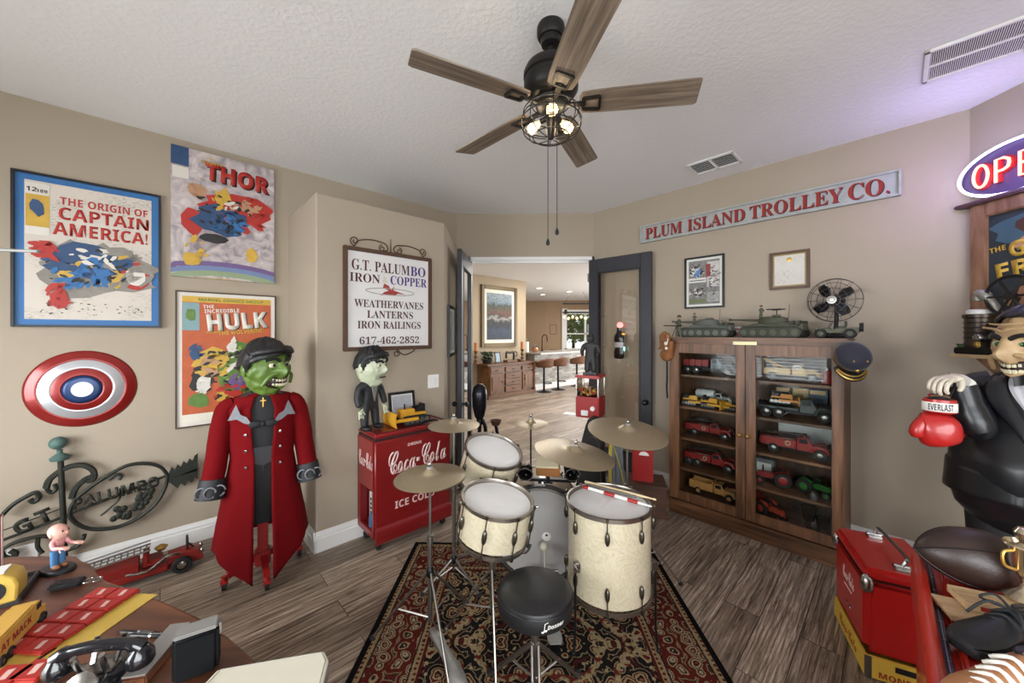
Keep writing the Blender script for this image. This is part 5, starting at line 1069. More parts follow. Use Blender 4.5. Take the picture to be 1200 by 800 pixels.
# bass pedal
pf = on_z(652, 763, .03); pb = Vector((bp.x+.02, bp.y-.07, 0))
t = thing('bass_pedal', 'chrome bass drum pedal with footboard beside the drum stool', 'drum pedal', (pf.x, pf.y, RZ), math.atan2(pb.y-pf.y, pb.x-pf.x)-pi/2)
Lp = (Vector((pb.x, pb.y))-Vector((pf.x, pf.y))).length
m = MB(); m.prism([(-.028, -.0), (-.038, .02), (-.036, .05), (-.022, .09), (-.025, .2), (-.034, .26), (.034, .26), (.025, .2), (.022, .09), (.036, .05), (.038, .02), (.028, 0)], -.004, .004, M=rot_m((0, .02, .035), (radians(14), 0, 0)), plane='xy'); m.make('footboard', ALU, t, bev=.001)
m = MB(); m.box((0, .06, .005), (.05, .12, .008)); m.box((0, .17, .004), (.015, .3, .006)); m.box((0, Lp-.03, .012), (.16, .05, .02), bev=.003); m.make('base_frame', BLKMET, t)
m = MB(); [m.cyl((s*.07, Lp-.03, .015), (s*.07, Lp-.03, .14), .009) for s in (-1, 1)]; m.cyl((-.08, Lp-.03, .14), (.08, Lp-.03, .14), .008); m.make('pedal_posts', CHROME, t)
m = MB(); m.cyl((0, Lp-.03, .14), (.0, Lp-.01, .265), .004); m.ball((0, Lp+.005, .27), (.025, .03, .025), 12); m.make('beater', mat('felt', 'c9c2ae', .9), t)
# floor tom
fp_ = on_t(713, 590, 1.95)
t = drum('floor_tom', 'tall cream pearl floor tom standing on three legs at the rug', (fp_.x, fp_.y, .700), (0, 0, radians(8)), .212, .415, 8, 'double')
ft = t
for k, a in enumerate((-.62, 1.45, 3.6)):
    m = MB(); x, y = .235*cos(a), .235*sin(a)
    m.tube([(x, y, -.25), (x, y, -.55), (x*1.03, y*1.03, -.66), (x*1.06, y*1.06, -.684)], .006, 8); m.ball((x*1.06, y*1.06, -.678), .012, 8); m.make('leg', BLKMET, t)
    m = MB(); m.box((.226*cos(a), .226*sin(a), -.26), (.03, .03, .05), bev=.004, rot=(0, 0, 0)); m.cyl((x, y, -.26), (x+.03*cos(a+1.2), y+.03*sin(a+1.2), -.26), .006); m.make('leg_bracket', CHROME, t)
# snare drum on its stand
sp_ = on_t(583, 586, 1.83)
sn = drum('snare_drum', 'cream pearl snare drum on stand, in front of the cola cooler', (sp_.x, sp_.y, sp_.z), (radians(7), radians(8), radians(12)), .174, .165, 8, 'single')
m = MB(); m.box((.183, 0, -.06), (.022, .05, .08), bev=.005); m.cyl((.19, 0, -.03), (.215, 0, -.02), .006); m.make('strainer', CHROME, sn)
base = Vector((on_z(583, 735, 0).x-.02, sp_.y+.03, RZ)); t = thing('snare_stand', 'thin chrome tripod stand carrying the snare drum', 'drum stand', base, radians(10))
m = MB(); m.cyl((0, 0, .18), (0, 0, .52), .0095, n=10); m.cyl((0, 0, .40), (0, 0, .46), .015, n=10); m.make('tube', SCH, t)
for k in range(3): a = 2*pi*k/3+.5; m = MB(); m.tube([(0, 0, .40), (.27*cos(a), .27*sin(a), .01)], .006, 6); m.tube([(.0, 0, .2), (.15*cos(a), .15*sin(a), .175)], .004, 6); m.ball((.27*cos(a), .27*sin(a), .011), .011, 8); m.make('leg', SCH, t)
for k in range(3): a = 2*pi*k/3+1.5; m = MB(); m.tube(smooth_pts([(0, 0, .515), (.1*cos(a), .1*sin(a), .516), (.185*cos(a), .185*sin(a), .525), (.212*cos(a), .212*sin(a), .57)], 4), .006, 6); m.make('basket_arm', SCH, t)
# rack tom
tp = on_t(578, 529, 2.22)
rt = drum('rack_tom', 'cream pearl rack tom tilted above the bass drum', (tp.x, tp.y, tp.z), (radians(17), radians(13), radians(10)), .171, .18, 6, 'single')
m = MB(); q0 = Vector((.12, .10, -.12)); m.tube([(.165, .06, -.12), (.25, .12, -.14), (.28, .18, -.28)], .011, 8); m.box((.175, .065, -.12), (.03, .06, .07), bev=.005); m.make('mount_arm', CHROME, rt)
# percussion on top of the bass drum
top = on_t(642, 560, 2.36); zt = bz+RZ+R_+.017
TB = rot_m((0, 0, .09), (radians(24), 0, 0)) @ rot_m((0, 0, -.09)); t = thing('wood_block', 'pale topped wooden percussion block mounted on top of bass drum', 'wood block', (top.x+.005, top.y+.05, zt), radians(-4))
m = MB(); m.box((0, 0, .10), (.155, .12, .07), bev=.008, M=TB); m.make('block', mat('block_wood', '9c6a3f', .5, var=.2, vscale=12), t); m = MB(); m.box((-.005, .0, .1385), (.145, .11, .012), bev=.004, M=TB); m.make('cream_top', mat('cream_skin', 'd5c9a8', .6), t)
m = MB(); m.cyl((0, 0, .065), (0, 0, 0), .012); m.box((0, 0, .01), (.36, .03, .018), bev=.004); m.box((0, 0, .004), (.06, .08, .012), bev=.003); m.make('mounting_rail', BLKMET, t)
for i, (dx, lab) in enumerate(((-.145, 'small black cowbell beside the rack tom, at block end'), (.145, 'small black cowbell under the wide ride cymbal, at block end'))):
    t = thing('cowbell', lab, 'cowbell', (top.x+.005+dx, top.y+.05, zt+.02), radians(-4+8*i), 'cowbells on the bass drum')
    m = MB(); m.lathe([(.048, -.07), (.03, .07), (0, .072)], 20, cap=False, M=rot_m((0, 0, .05), (-pi/2, 0, 0)) @ Matrix.Diagonal((1, .8, 1, 1))); m.make('bell', mat('bell_black', '2a2826', .25, .8), t, solid=.003)
    m = MB(); m.torus((0, -.07, .05), .047, .004, 'y', 20, 6, sy=.8); m.make('rim', CHROME, t); m = MB(); m.cyl((0, 0, -.006), (0, 0, .03), .008); m.make('clamp', CHROME, t)
# cymbals
def cymbal(parent, r, M, bell=.2, name='cymbal'):
    m = MB(); h = .075*r+.018; pr = [(0, h+.012), (.03*r+.008, h+.012), (bell*r*.6, h+.006), (bell*r, h-.010), (bell*r*1.25, h-.015)]+[(r*(bell*1.25+(1-bell*1.25)*i/6), (h-.015)*(1-(i/6)**1.25)) for i in range(1, 7)]
    m.lathe(pr, 64); o = m.make(name, CYM, parent, solid=.0018); o.matrix_local = M
    m = MB(); m.cyl((0, 0, h+.012), (0, 0, h+.022), .016, n=14); m.make('felt_washer', mat('felt_grey', '8d8a84', .9), o); m = MB(); m.cyl((0, 0, h+.02), (0, 0, h+.048), .0035, n=8); m.ball((0, 0, h+.034), (.011, .005, .008), 8); m.make('wing_nut', CHROME, o)
    return o
def stand(name, label, top, r, tilt=(0, 0), base=None, legs=None, group='cymbals', leg_r=.28, hub=.30, a0=.4, tubes=True, cat='cymbal', chrome=SCH, legh=.1):
    """cymbal on a tripod; tilt in radians about x and y"""
    b = base or Vector((top.x, top.y, RZ)); t = thing(name, label, cat, b, 0, group); H = top.z-b.z
    cymbal(t, r, rot_m((top.x-b.x, top.y-b.y, H-.075*r-.01), (tilt[0], tilt[1], 0)))
    m = MB(); m.cyl((0, 0, legh), (0, 0, H*.62), .0115, n=12); m.cyl((0, 0, H*.6), (top.x-b.x, top.y-b.y, H+.005), .007, n=10); m.lathe([(.012, H*.6-.02), (.017, H*.6-.015), (.017, H*.6+.02), (.01, H*.6+.025)], 14); m.box((.02, 0, H*.6), (.03, .008, .016), bev=.002); m.make('tube', chrome, t)
    m = MB(); m.lathe([(.013, hub-.03), (.019, hub-.02), (.019, hub+.01), (.013, hub+.02)], 14); m.make('collar', BLKMET, t)
    for k in range(3):
        a = a0+2*pi*k/3; m = MB(); m.tube([(.01*cos(a), .01*sin(a), hub), (leg_r*cos(a), leg_r*sin(a), .012)], .0065, 8); m.tube([(0, 0, legh+.02), (leg_r*.55*cos(a), leg_r*.55*sin(a), hub*.45)], .0045, 6); l_ = m.make('leg', chrome, t)
        m = MB(); m.ball((leg_r*cos(a), leg_r*sin(a), .012), (.015, .015, .012), 10); m.make('rubber_foot', RUBBER, l_)
    return t
hA = on_t(504, 553, 1.9)
t = stand('hi_hat', 'hi-hat cymbal pair on pedal stand in front of the cola cooler', hA, .18, (radians(2), radians(-2)), hub=.36, leg_r=.3, a0=1.05)
cymbal(t, .18, rot_m((0, 0, hA.z-RZ-.030), (pi, 0, 0)), name='lower_cymbal')
pa, pb2 = on_z(512, 737, .1), on_z(541, 806, .03); px = pb2-Vector((hA.x, hA.y, 0)); 
m = MB(); dirv = Vector((px.x, px.y, 0)).normalized(); side = Vector((-dirv.y, dirv.x, 0)); Lh = px.xy.length
rows = [(.04, .024, .095), (.09, .026, .085), (.15, .021, .07), (.21, .026, .055), (.26, .037, .04), (.31, .036, .03), (.335, .024, .028)]
vs = []
for dd_, w_, z_ in rows: vs.append([m.bm.verts.new(dirv*dd_+side*s*w_+Vector((0, 0, z_))) for s in (-1, 1)])
for a, b in zip(vs, vs[1:]): m.bm.faces.new((a[0], a[1], b[1], b[0]))
m.make('footboard', ALU, t, solid=.008); m = MB(); m.box(dirv*.3+Vector((0, 0, .012)), (.07, .07, .02), rot=(0, 0, math.atan2(dirv.y, dirv.x))); m.tube([dirv*.3+Vector((0, 0, .012)), (0, 0, .03)], .006, 6); m.make('heel_plate', STEEL, t)
stand('crash_cymbal', 'small crash cymbal on tripod stand closest to the glass door', on_t(532, 494, 2.32), .160, (radians(2), 0), hub=.17, leg_r=.2, a0=1.57, legh=.1)
stand('crash_cymbal', 'large crash cymbal on tripod stand by the wooden chest', on_t(735, 501, 2.4), .252, (radians(9), radians(4)), hub=.42, leg_r=.32, a0=-.25)
# splash and ride are carried by the bass drum
bt = bz+RZ+R_+.014
c0 = on_t(622, 491, 2.56); t = thing('splash_cymbal', 'smallest cymbal, raised on thin rod above the bass drum', 'cymbal', (c0.x, c0.y, bt-.012), 0, 'cymbals')
cymbal(t, .118, rot_m((0, 0, c0.z-bt-.02), (radians(4), 0, 0))); m = MB(); m.cyl((0, 0, .002), (0, 0, c0.z-bt+.02), .0055, n=8); m.cyl((0, 0, 0), (0, 0, .06), .01, n=10); m.make('rod', BLKMET, t)
c0 = on_t(673, 527, 2.2); b0 = Vector((c0.x+.01, bp.y+.21, bt-.02)); t = thing('ride_cymbal', 'dark ride cymbal tilted over the floor tom and cowbell', 'cymbal', b0, 0, 'cymbals')
cymbal(t, .238, rot_m((c0.x-b0.x, c0.y-b0.y, c0.z-b0.z-.02), (radians(3), radians(9), 0))); m = MB(); m.tube([(0, 0, -.012), (0, 0, .12), (c0.x-b0.x, c0.y-b0.y, .16), (c0.x-b0.x, c0.y-b0.y, c0.z-b0.z+.02)], .0065, 8); m.make('rod', BLKMET, t)
# drum stool
tp = on_t(627, 690, 1.587); zt = tp.z+.005
t = thing('drum_stool', 'round black padded drum stool on a chrome tripod', 'stool', (tp.x, tp.y, RZ), 0)
r = .163; VINYL = mat('black_vinyl', '1c1c1e', .42)
m = MB(); m.lathe([(0, zt-.10), (r-.02, zt-.10), (r-.004, zt-.09), (r, zt-.07), (r, zt-.035), (r-.008, zt-.016), (r-.03, zt-.006), (r*.5, zt-.001), (0, zt)], 56); m.make('seat', VINYL, t)
m = MB(); m.torus((0, 0, zt-.028), r-.001, .0022, 'z', 56, 6); m.make('seam', BLACK, t)
m = MB(); m.cyl((0, 0, .12), (0, 0, zt-.1), .0125); m.cyl((0, 0, .12), (0, 0, .30), .017); m.lathe([(.018, .29), (.024, .295), (.024, .32), (.016, .325)], 16); m.cyl((.02, 0, .305), (.055, 0, .305), .007); m.make('post', SCH, t)
for k in range(3):
    a = 2*pi*k/3-pi/2; m = MB(); [m.tube([(o_*-sin(a), o_*cos(a), .26), (.23*cos(a)+o_*-sin(a), .23*sin(a)+o_*cos(a), .015)], .007, 6) for o_ in (-.014, .014)]; m.tube([(0, 0, .1), (.13*cos(a), .13*sin(a), .13)], .005, 6); l_ = m.make('leg', SCH, t); m = MB(); m.ball((.23*cos(a), .23*sin(a), .017), (.02, .02, .017), 10); m.make('rubber_foot', RUBBER, l_)
a = radians(-62); o = text('Donner', PAPER, t, ((r+.0012)*cos(a), (r+.0012)*sin(a), zt-.058), w=.075, style='italic', rot=(0, 0, a+pi/2))
for v in o.data.vertices:   # wrap the lettering round the seat
    ang = v.co.x/r; v.co = Vector((r*sin(ang), v.co.y+r*(1-cos(ang)), v.co.z))
m = MB(); a2 = radians(-82)
for dz, dx in ((0, 0), (.0, .012)): pass
m.ball((-.056, .0, -.018), (.006, .002, .0045), 8); m.ball((-.044, .0, -.014), (.006, .002, .0045), 8); m.tube([(-.051, .008, -.018), (-.047, .008, .012), (-.034, .008, .016)], .0018, 5); 
o2 = m.make('note_emblem', PAPER, t, loc=((r+.001)*cos(a), (r+.001)*sin(a), zt-.055), rot=(0, 0, a+pi/2))
for v in o2.data.vertices:
    ang = v.co.x/r; v.co = Vector((r*sin(ang), min(v.co.y, .0005)+r*(1-cos(ang)), v.co.z))
# drum sticks resting on the floor tom
zs = .715
STK = mat('stick_wood', 'd0b994', .5)
def stick(label, a, b, m_, bands=None, r0=.0075, tip=.006):
    A, B = on_z(a[0], a[1], zs+.004), on_z(b[0], b[1], zs+.004); L = (B-A).length; t = thing('drumstick', label, 'drumstick', ((A+B)/2), math.atan2(B.y-A.y, B.x-A.x), 'drumsticks on the floor tom')
    m = MB(); m.lathe([(0, -L/2), (r0, -L/2+.003), (r0, L*.25), (.0045, L/2-.03)], 14, M=rot_m((0, 0, 0), (0, pi/2, 0))); m.make('shaft', m_, t); m = MB(); m.ball((L/2-.02, 0, 0), (.013, tip, tip), 10); m.make('tip', m_ if not bands else PAPER, t)
    if bands:
        for x0, x1 in bands: m = MB(); m.lathe([(r0+.0006, L*x0), (r0+.0006, L*x1)], 14, cap=False, M=rot_m((0, 0, 0), (0, pi/2, 0))); m.make('red_band', REDB, t)
stick('plain pale wooden drumstick, the one towards the chest', (685, 564), (771, 586), STK)
stick('grey drumstick lying between the two pale drumsticks', (690, 568), (748, 583), mat('stick_grey', '6d6a63', .5), r0=.0065)
stick('white drumstick with red taped bands and shiny tip', (684, 570), (766, 594), PAPER, [(-.5, -.42), (-.18, -.02), (.16, .3)], r0=.009)
# ------------------------------------------------------------------ things between the kit and the doors
g0 = on_t(692, 560, 3.72); gz = lambda py: on_t(692, py, 3.72).z
t = thing('gumball_machine', 'red square gumball machine with glass box on white pole stand', 'gumball machine', (g0.x, g0.y, 0), radians(-28))
m = MB(); m.lathe([(.15, 0), (.15, .02), (.13, .04), (.03, .06), (.02, .07), (0, .07)], 28); m.make('base', REDB, t)
m = MB(); m.cyl((0, 0, .06), (0, 0, gz(487)), .02); m.make('pole', PLATE, t)
z0, z1, z2, z3 = gz(487), gz(463), gz(442), gz(438.5); w = .235
m = MB(); m.box((0, 0, (z0+z1)/2), (w, w, z1-z0), bev=.008); m.make('dispenser_body', REDB, t)
m = MB(); m.box((-.02, -w/2-.01, z0+.05), (.07, .02, .05), bev=.004); m.cyl((.06, -w/2, z0+.1), (.06, -w/2-.02, z0+.1), .022); m.box((-w/2-.07, -.05, z0+.01), (.15, .1, .008), bev=.002); m.make('coin_mechanism', PLATE, t)
m = MB(); m.box((0, 0, (z1+z2)/2), (w-.012, w-.012, z2-z1)); m.make('glass_box', PANE, t, smooth=False)
m = MB(); [m.box((sx*(w/2-.008), sy*(w/2-.008), (z1+z2)/2), (.012, .012, z2-z1)) for sx in (-1, 1) for sy in (-1, 1)]; m.make('corner_posts', CHROME, t, smooth=False)
r_ = random.Random(2)
for ci, hexc in enumerate(('b8a78c', '8a5a36', '3c3430', 'b5332a', 'c9a23c')):
    m = MB(); [m.ball((r_.uniform(-.095, .095), r_.uniform(-.095, .095), z1+.015+r_.random()*.05), .014, 8) for _ in range(26)]; o = m.make('candies', mat('candy_%d' % ci, hexc, .35), t); o['kind'] = 'stuff'
m = MB(); m.box((0, 0, (z2+z3)/2), (w+.012, w+.012, z3-z2), bev=.006); m.make('lid', REDB, t)
# dark statuette on the machine
DKST = mat('dark_statue', '2c2b2a', .6, var=.2)
st = thing('statuette', 'dark statuette of a capped person with short arms on gumball machine', 'statuette', (g0.x, g0.y, z3+.001), radians(-20)); st.scale = (.8, .9, 1); Hs = gz(392)-z3
P = [(0, 0, .40*Hs, .062, .05), (0, 0, .58*Hs, .075, .05), (0, 0, .74*Hs, .07, .045), (0, 0, .82*Hs, .03, .03), (-.04, 0, .34*Hs, .042, .042), (-.042, -.005, .18*Hs, .036, .036), (-.045, -.005, .04*Hs, .034, .036), (.04, 0, .34*Hs, .042, .042), (.042, -.005, .18*Hs, .036, .036), (.045, -.005, .04*Hs, .034, .036), (-.09, 0, .7*Hs, .032, .032), (-.108, -.01, .55*Hs, .026, .026), (-.085, -.06, .48*Hs, .02, .02), (.09, 0, .7*Hs, .032, .032), (.108, -.01, .55*Hs, .026, .026), (.085, -.06, .48*Hs, .02, .02)]
skin('body', P, [(0, 1), (1, 2), (2, 3), (0, 4), (4, 5), (5, 6), (0, 7), (7, 8), (8, 9), (2, 10), (10, 11), (11, 12), (2, 13), (13, 14), (14, 15)], DKST, st)
m = MB(); m.ball((0, 0, .9*Hs), (.048, .052, .058), 16); m.ball((0, -.05, .89*Hs), (.01, .012, .012), 8); m.make('head', DKST, st); m = MB(); m.lathe([(.053, .915*Hs), (.05, .95*Hs), (.03, Hs-.004), (0, Hs)], 20); m.box((0, -.055, .918*Hs), (.08, .05, .008), bev=.003); m.make('cap', BLACK, st)
m = MB(); m.box((0, 0, .012), (.17, .13, .024), bev=.004); m.make('plinth', BLACK, st)
# black carrying bag on the floor behind the cymbals
b0 = on_t(693, 520, 3.38); zt = on_t(692, 488, 3.38).z
t = thing('black_bag', 'soft black instrument bag standing behind the ride and crash cymbals', 'bag', (b0.x+.0, b0.y, 0), radians(-25)); t.scale = (.72, .7, 1)
m = MB(); pr = [(-.19, 0), (-.20, .1), (-.17, .3), (-.16, .45), (-.11, .62), (-.03, zt-.02), (.06, zt), (.13, zt-.05), (.16, .6), (.17, .3), (.19, .1), (.18, 0)]; m.prism(smooth_pts([(p[0], p[1], 0) for p in pr], 3) and [(v.x, v.y) for v in smooth_pts([(p[0], p[1], 0) for p in pr], 3)], -.07, .07); m.make('bag_body', mat('bag_black', '1d1c1b', .6, bump=.2, bscale=20), t, bev=.02)
m = MB(); m.tube(smooth_pts([(-.05, -.078, .35), (-.04, -.12, .45), (.04, -.12, .45), (.05, -.078, .35)], 5), .01, 6); m.make('carry_handle', BLACK, t); m = MB(); m.tube(smooth_pts([(-.15, -.073, .1), (-.14, -.073, .35), (-.06, -.073, .6), (.05, -.073, .66), (.12, -.073, .55), (.14, -.073, .1)], 5), .004, 5); m.make('zip', STEEL, t)
# yellow-edged webbing
b0 = on_t(724, 555, 3.0); 
t = thing('webbing_straps', 'bundle of yellow and grey webbing straps hanging behind the large crash cymbal', 'straps', (b0.x, b0.y, 0), radians(-15))
zA = on_t(716, 515, 3.0).z; zB = on_t(724, 590, 3.0).z
for i, (x0, x1, x2, mt) in enumerate([(-.055, -.06, -.03, 'y'), (-.03, -.035, -.01, 'g'), (-.005, .0, .0, 'g'), (.02, .03, .02, 'g'), (-.04, .04, .075, 'y'), (-.02, .055, .05, 'g')]):
    m = MB(); m.tube(smooth_pts([(x0, 0, zA-.02*(i % 3)), (x1, -.03, zA*.6), (x2, -.02, .2), (x2*.8+.01*i, -.05, .012)], 6), .014, 6, sq=(1, .35)); m.make('strap', mat('strap_yellow', 'a8943c', .7) if mt == 'y' else mat('strap_grey', '5a5f63', .7, var=.2), t)
m = MB(); m.cyl((-.0, .03, .0), (-.0, .03, zA+.02), .008); m.box((0, .03, .008), (.2, .16, .016), bev=.004); m.tube([(-.07, .02, zA), (.03, .02, zA)], .007, 6); m.make('hanger_rack', BLKMET, t)
# wooden chest and the red box on it
CW = wood('chest_wood', '38231a', '5c3c2a', .4, (3, 20, 20))
a_, b_ = on_z(790, 571, .275), on_z(737, 566, .275); rz = math.atan2(a_.y-b_.y, a_.x-b_.x); L = .47
d_ = (a_-b_).normalized(); nb = Vector((-d_.y, d_.x, 0)); ctr = a_-d_*(L/2+.05)+nb*.13; ctr.z = 0
t = thing('wooden_chest', 'low brown wooden chest with hand-holes on the floor beside cabinet', 'chest', ctr, rz)
m = MB(); m.box((0, 0, .14), (L-.02, .28, .22), bev=.004); m.make('body', CW, t); m = MB(); m.box((0, 0, .264), (L, .30, .022), bev=.005); m.make('top', CW, t); m = MB(); m.box((0, 0, .02), (L, .30, .04), bev=.006); m.make('plinth', CW, t)
m = MB(); [m.box((x, -.03, .2755), (.055, .028, .002), bev=.0008) for x in (-.10, .18)]; m.make('hand_holes', BLACK, t)
rp = on_t(759, 560, 3.27); 
t = thing('red_metal_box', 'upright red metal box with silver crescent badge on the wooden chest', 'box', ctr+nb*.02+d_*.045+Vector((0, 0, .276)), rz+radians(-6))
hh = .33; m = MB(); m.box((0, 0, hh/2), (.175, .19, hh), bev=.008); m.make('body', REDB, t); m = MB(); m.box((0, 0, hh+.008), (.18, .195, .018), bev=.006); m.make('lid', RED, t)
m = MB(); m.prism([(.042*cos(a), .042*sin(a)*.8) for a in [pi*i/12 for i in range(13)]], -.006, .0); m.make('crescent_badge', PLATE, t, loc=(.01, -.096, hh*.72)); m = MB(); m.box((.01, -.096, hh*.64), (.012, .003, .004)); m.make('coin_slot', BLACK, t); m = MB(); m.box((-.05, .0, hh*.5), (.004, .004, .004)); m.tube([(-.0885, -.06, .3), (-.0885, -.03, .2), (-.0885, -.055, .1)], .004, 5); m.make('side_chain', CHROME, t)
# dark oval lamp-like sculpture by the door
c0 = on_t(562, 505, 3.75); zt = on_t(562, 449, 3.75).z; zm = on_t(562, 491, 3.75).z
t = thing('oval_head_stand', 'dark oval metal head on a forked stand just inside the doorway', 'sculpture', (c0.x, c0.y, 0), 0)
DKM = mat('dark_polish', '26252a', .25, .6); m = MB(); hh = (zt-zm); m.lathe([(.03, 0), (.05, .03), (.072, hh*.35), (.078, hh*.7), (.066, hh*.88), (.03, hh*.98), (0, hh)], 28, c=(0, 0, zm)); m.make('oval_head', DKM, t)
m = MB(); m.lathe([(.16, 0), (.16, .02), (.03, .04), (.02, .06), (.02, zm-.06), (.035, zm-.05), (.03, zm)], 24); m.make('pole', DKM, t)
za = on_t(580, 515, 3.75).z; m = MB(); m.tube(smooth_pts([(.02, 0, za+.02), (.06, 0, za-.01), (.15, 0, za), (.18, 0, za+.06), (.165, 0, za+.15)], 5), .018, 8); m.tube(smooth_pts([(.03, 0, zm), (.06, 0, za+.12), (.05, 0, za)], 5), .02, 8); m.make('side_arm', BLKMET, t)
m = MB(); m.lathe([(.0, 0), (.04, 0), (.06, .05), (.055, .05), (.036, .012), (0, .01)], 20, c=(.165, 0, za+.15)); m.make('cup', mat('cup_wood', '4f2f22', .5), t)
# ------------------------------------------------------------------ glazed toy cabinet on the right wall
cdp = .47; dF = DR-cdp
sl, sr = on_R(785, 420, dF)[0], on_R(990, 420, dF)[0]; cw = sr-sl; cc = (sl+sr)/2; CH = 1.562
cab = thing('display_cabinet', 'tall brown oak cabinet with two glass doors full of toy vehicles', 'display cabinet', PR(cc, DR-.002), RR)
fx = lambda px: on_R(px, 500, dF)[0]-cc
fz = lambda px, py: on_R(px, py, dF)[1]
def bx(name, m_, items, parent=cab, bev=.004):
    m = MB(); [m.box(c, s, bev=bev) for c, s in items]; return m.make(name, m_, parent)
w2 = cw/2; yb = -cdp
for sx in (-1, 1): bx('side_panel', OAK, [((sx*(w2-.012), -cdp/2, CH/2), (.024, cdp, CH-.03))])
bx('back_panel', wood('oak_back', '352114', '573a25', .5, (20, 20, 2)), [((0, -.012, CH/2), (cw-.04, .016, CH-.08))])
m = MB(); m.box((0, -cdp/2-.01, CH-.012), (cw+.05, cdp+.05, .026), bev=.008); m.box((0, -cdp/2-.004, CH-.038), (cw+.02, cdp+.02, .026), bev=.006); m.make('top', OAKH, cab)
bx('plinth', OAKH, [((0, yb+.0, .055), (cw+.012, .03, .11)), ((0, yb-.006, .115), (cw+.02, .035, .016))], bev=.005)
bx('bottom_board', OAKH, [((0, -cdp/2, .135), (cw-.05, cdp-.04, .02))])
gx0, gx1, gx2, gx3 = fx(796.5), fx(863), fx(886), fx(975)
gzt = fz(797, 413); gzb = (fz(797, 573)+fz(975, 628))/2+.0
dz0, dz1 = .135, CH-.055; xm = (gx1+gx2)/2
bx('frame_rail', OAKH, [((0, yb+.016, CH-.06), (cw-.002, .03, .03))])
for i, (x0, x1, a, b) in enumerate(((-w2+.004, xm-.002, gx0, gx1), (xm+.002, w2-.004, gx2, gx3))):
    m = MB(); y = yb-.008
    for xa, xb in ((x0, a), (b, x1)): m.box(((xa+xb)/2, y, (dz0+dz1)/2), (xb-xa, .024, dz1-dz0), bev=.005)
    for za, zb_ in ((dz0, gzb), (gzt, dz1)): m.box(((a+b)/2, y, (za+zb_)/2), (b-a+.002, .024, zb_-za), bev=.004)
    d_ = m.make('door', OAK, cab)
    m = MB(); m.box(((a+b)/2, y+.006, (gzt+gzb)/2), (b-a+.006, .004, gzt-gzb+.006)); m.make('glass_pane', CABGL, d_, smooth=False)
    kx = fx(868.3) if i == 0 else fx(877.8); kz = fz(868, 508.5)
    m = MB(); m.lathe([(.004, 0), (.006, .012), (.014, .018), (.016, .026), (.01, .033), (0, .034)], 16, M=rot_m((kx, y-.012, kz), (pi/2, 0, 0))); m.make('knob', BRASS, d_)
m = MB(); m.box(((fx(860)+fx(888))/2, yb-.022, fz(874, 402)), (fx(888)-fx(860), .004, .026), bev=.001); m.make('name_plate', mat('pale_brass', 'b3aa86', .4, .5), cab)
shz = []
for pl_, pr_ in (((797, 437.7), (973, 453.5)), ((797, 476), (973, 500.5)), ((797, 512), (973, 547)), ((797, 547), (973, 594.5))):
    z = (on_R(*pl_, dF+.03)[1]+on_R(*pr_, dF+.03)[1])/2; shz.append(z)
for z in shz: bx('shelf', OAKH, [((0, -cdp/2+.01, z-.011), (cw-.05, cdp-.08, .02))], bev=.003)
LV = shz+[.146]
bx('centre_post', OAK, [((xm, yb+.018, (dz0+dz1)/2), (.03, .03, dz1-dz0))])
def on_sh(px, lv, depth=.235, x=None):
    z = LV[lv]; s = on_R(px, 500, DR-depth)[0]; p = PR(s, DR-depth, z+.0005); return p
G = 'toy vehicles in the glass cabinet'
DKRED = mat('stake_red', '8e2f2a', .5, var=.15); BLUEG = mat('toy_bluegrey', '454f58', .45); WTT = mat('toy_white', 'cfd2d0', .4)
# left door
truck('dark toy truck with red cargo boxes on the top shelf behind first door', on_sh(832, 0), RR, .43, DARKT, 'stake', cabm=BLUEG, bedm=DKRED, axles=3)
truck('white toy tank truck at the back of the second shelf, behind yellow machines', on_sh(837, 1, .12), RR, .31, WTT, 'tank', cabm=WTT)
dozer('yellow toy crawler at the door-hinge end of the second shelf', on_sh(809, 1, .30), RR+.2, .185)
dozer('yellow toy bulldozer in the middle of the second shelf', on_sh(833, 1, .32), RR-.1, .185)
dozer('yellow toy crawler beside the centre door stile on second shelf', on_sh(857, 1, .30), RR+pi-.2, .14, blade=False)
truck('red toy fire truck on the third shelf behind the first door', on_sh(831, 2), RR, .38, REDTOY, 'fire')
truck('long red toy fire truck on the fourth shelf behind the first door', on_sh(833, 3), RR, .42, REDTOY, 'fire', axles=3)
truck('tan toy dump truck on the bottom shelf behind the first door', on_sh(836, 4), RR, .38, TANTOY, 'dump', hub=TANTOY)
truck('small red toy truck at the bottom shelf back, beside tan dump truck', on_sh(862, 4, .10), RR, .2, REDTOY, 'open')
t = thing('glass_jar', 'clear ribbed glass jar on the third shelf behind a fire truck', 'jar', on_sh(822, 2, .10), RR)
m = MB(); m.lathe([(.06, 0), (.068, .01), (.068, .09), (.055, .11), (.05, .11), (.062, .088), (.062, .012), (0, .008)], 24); m.make('jar', GLASS, t); m = MB(); m.lathe([(.056, .11), (.056, .13), (0, .132)], 24); m.make('lid', STEEL, t)
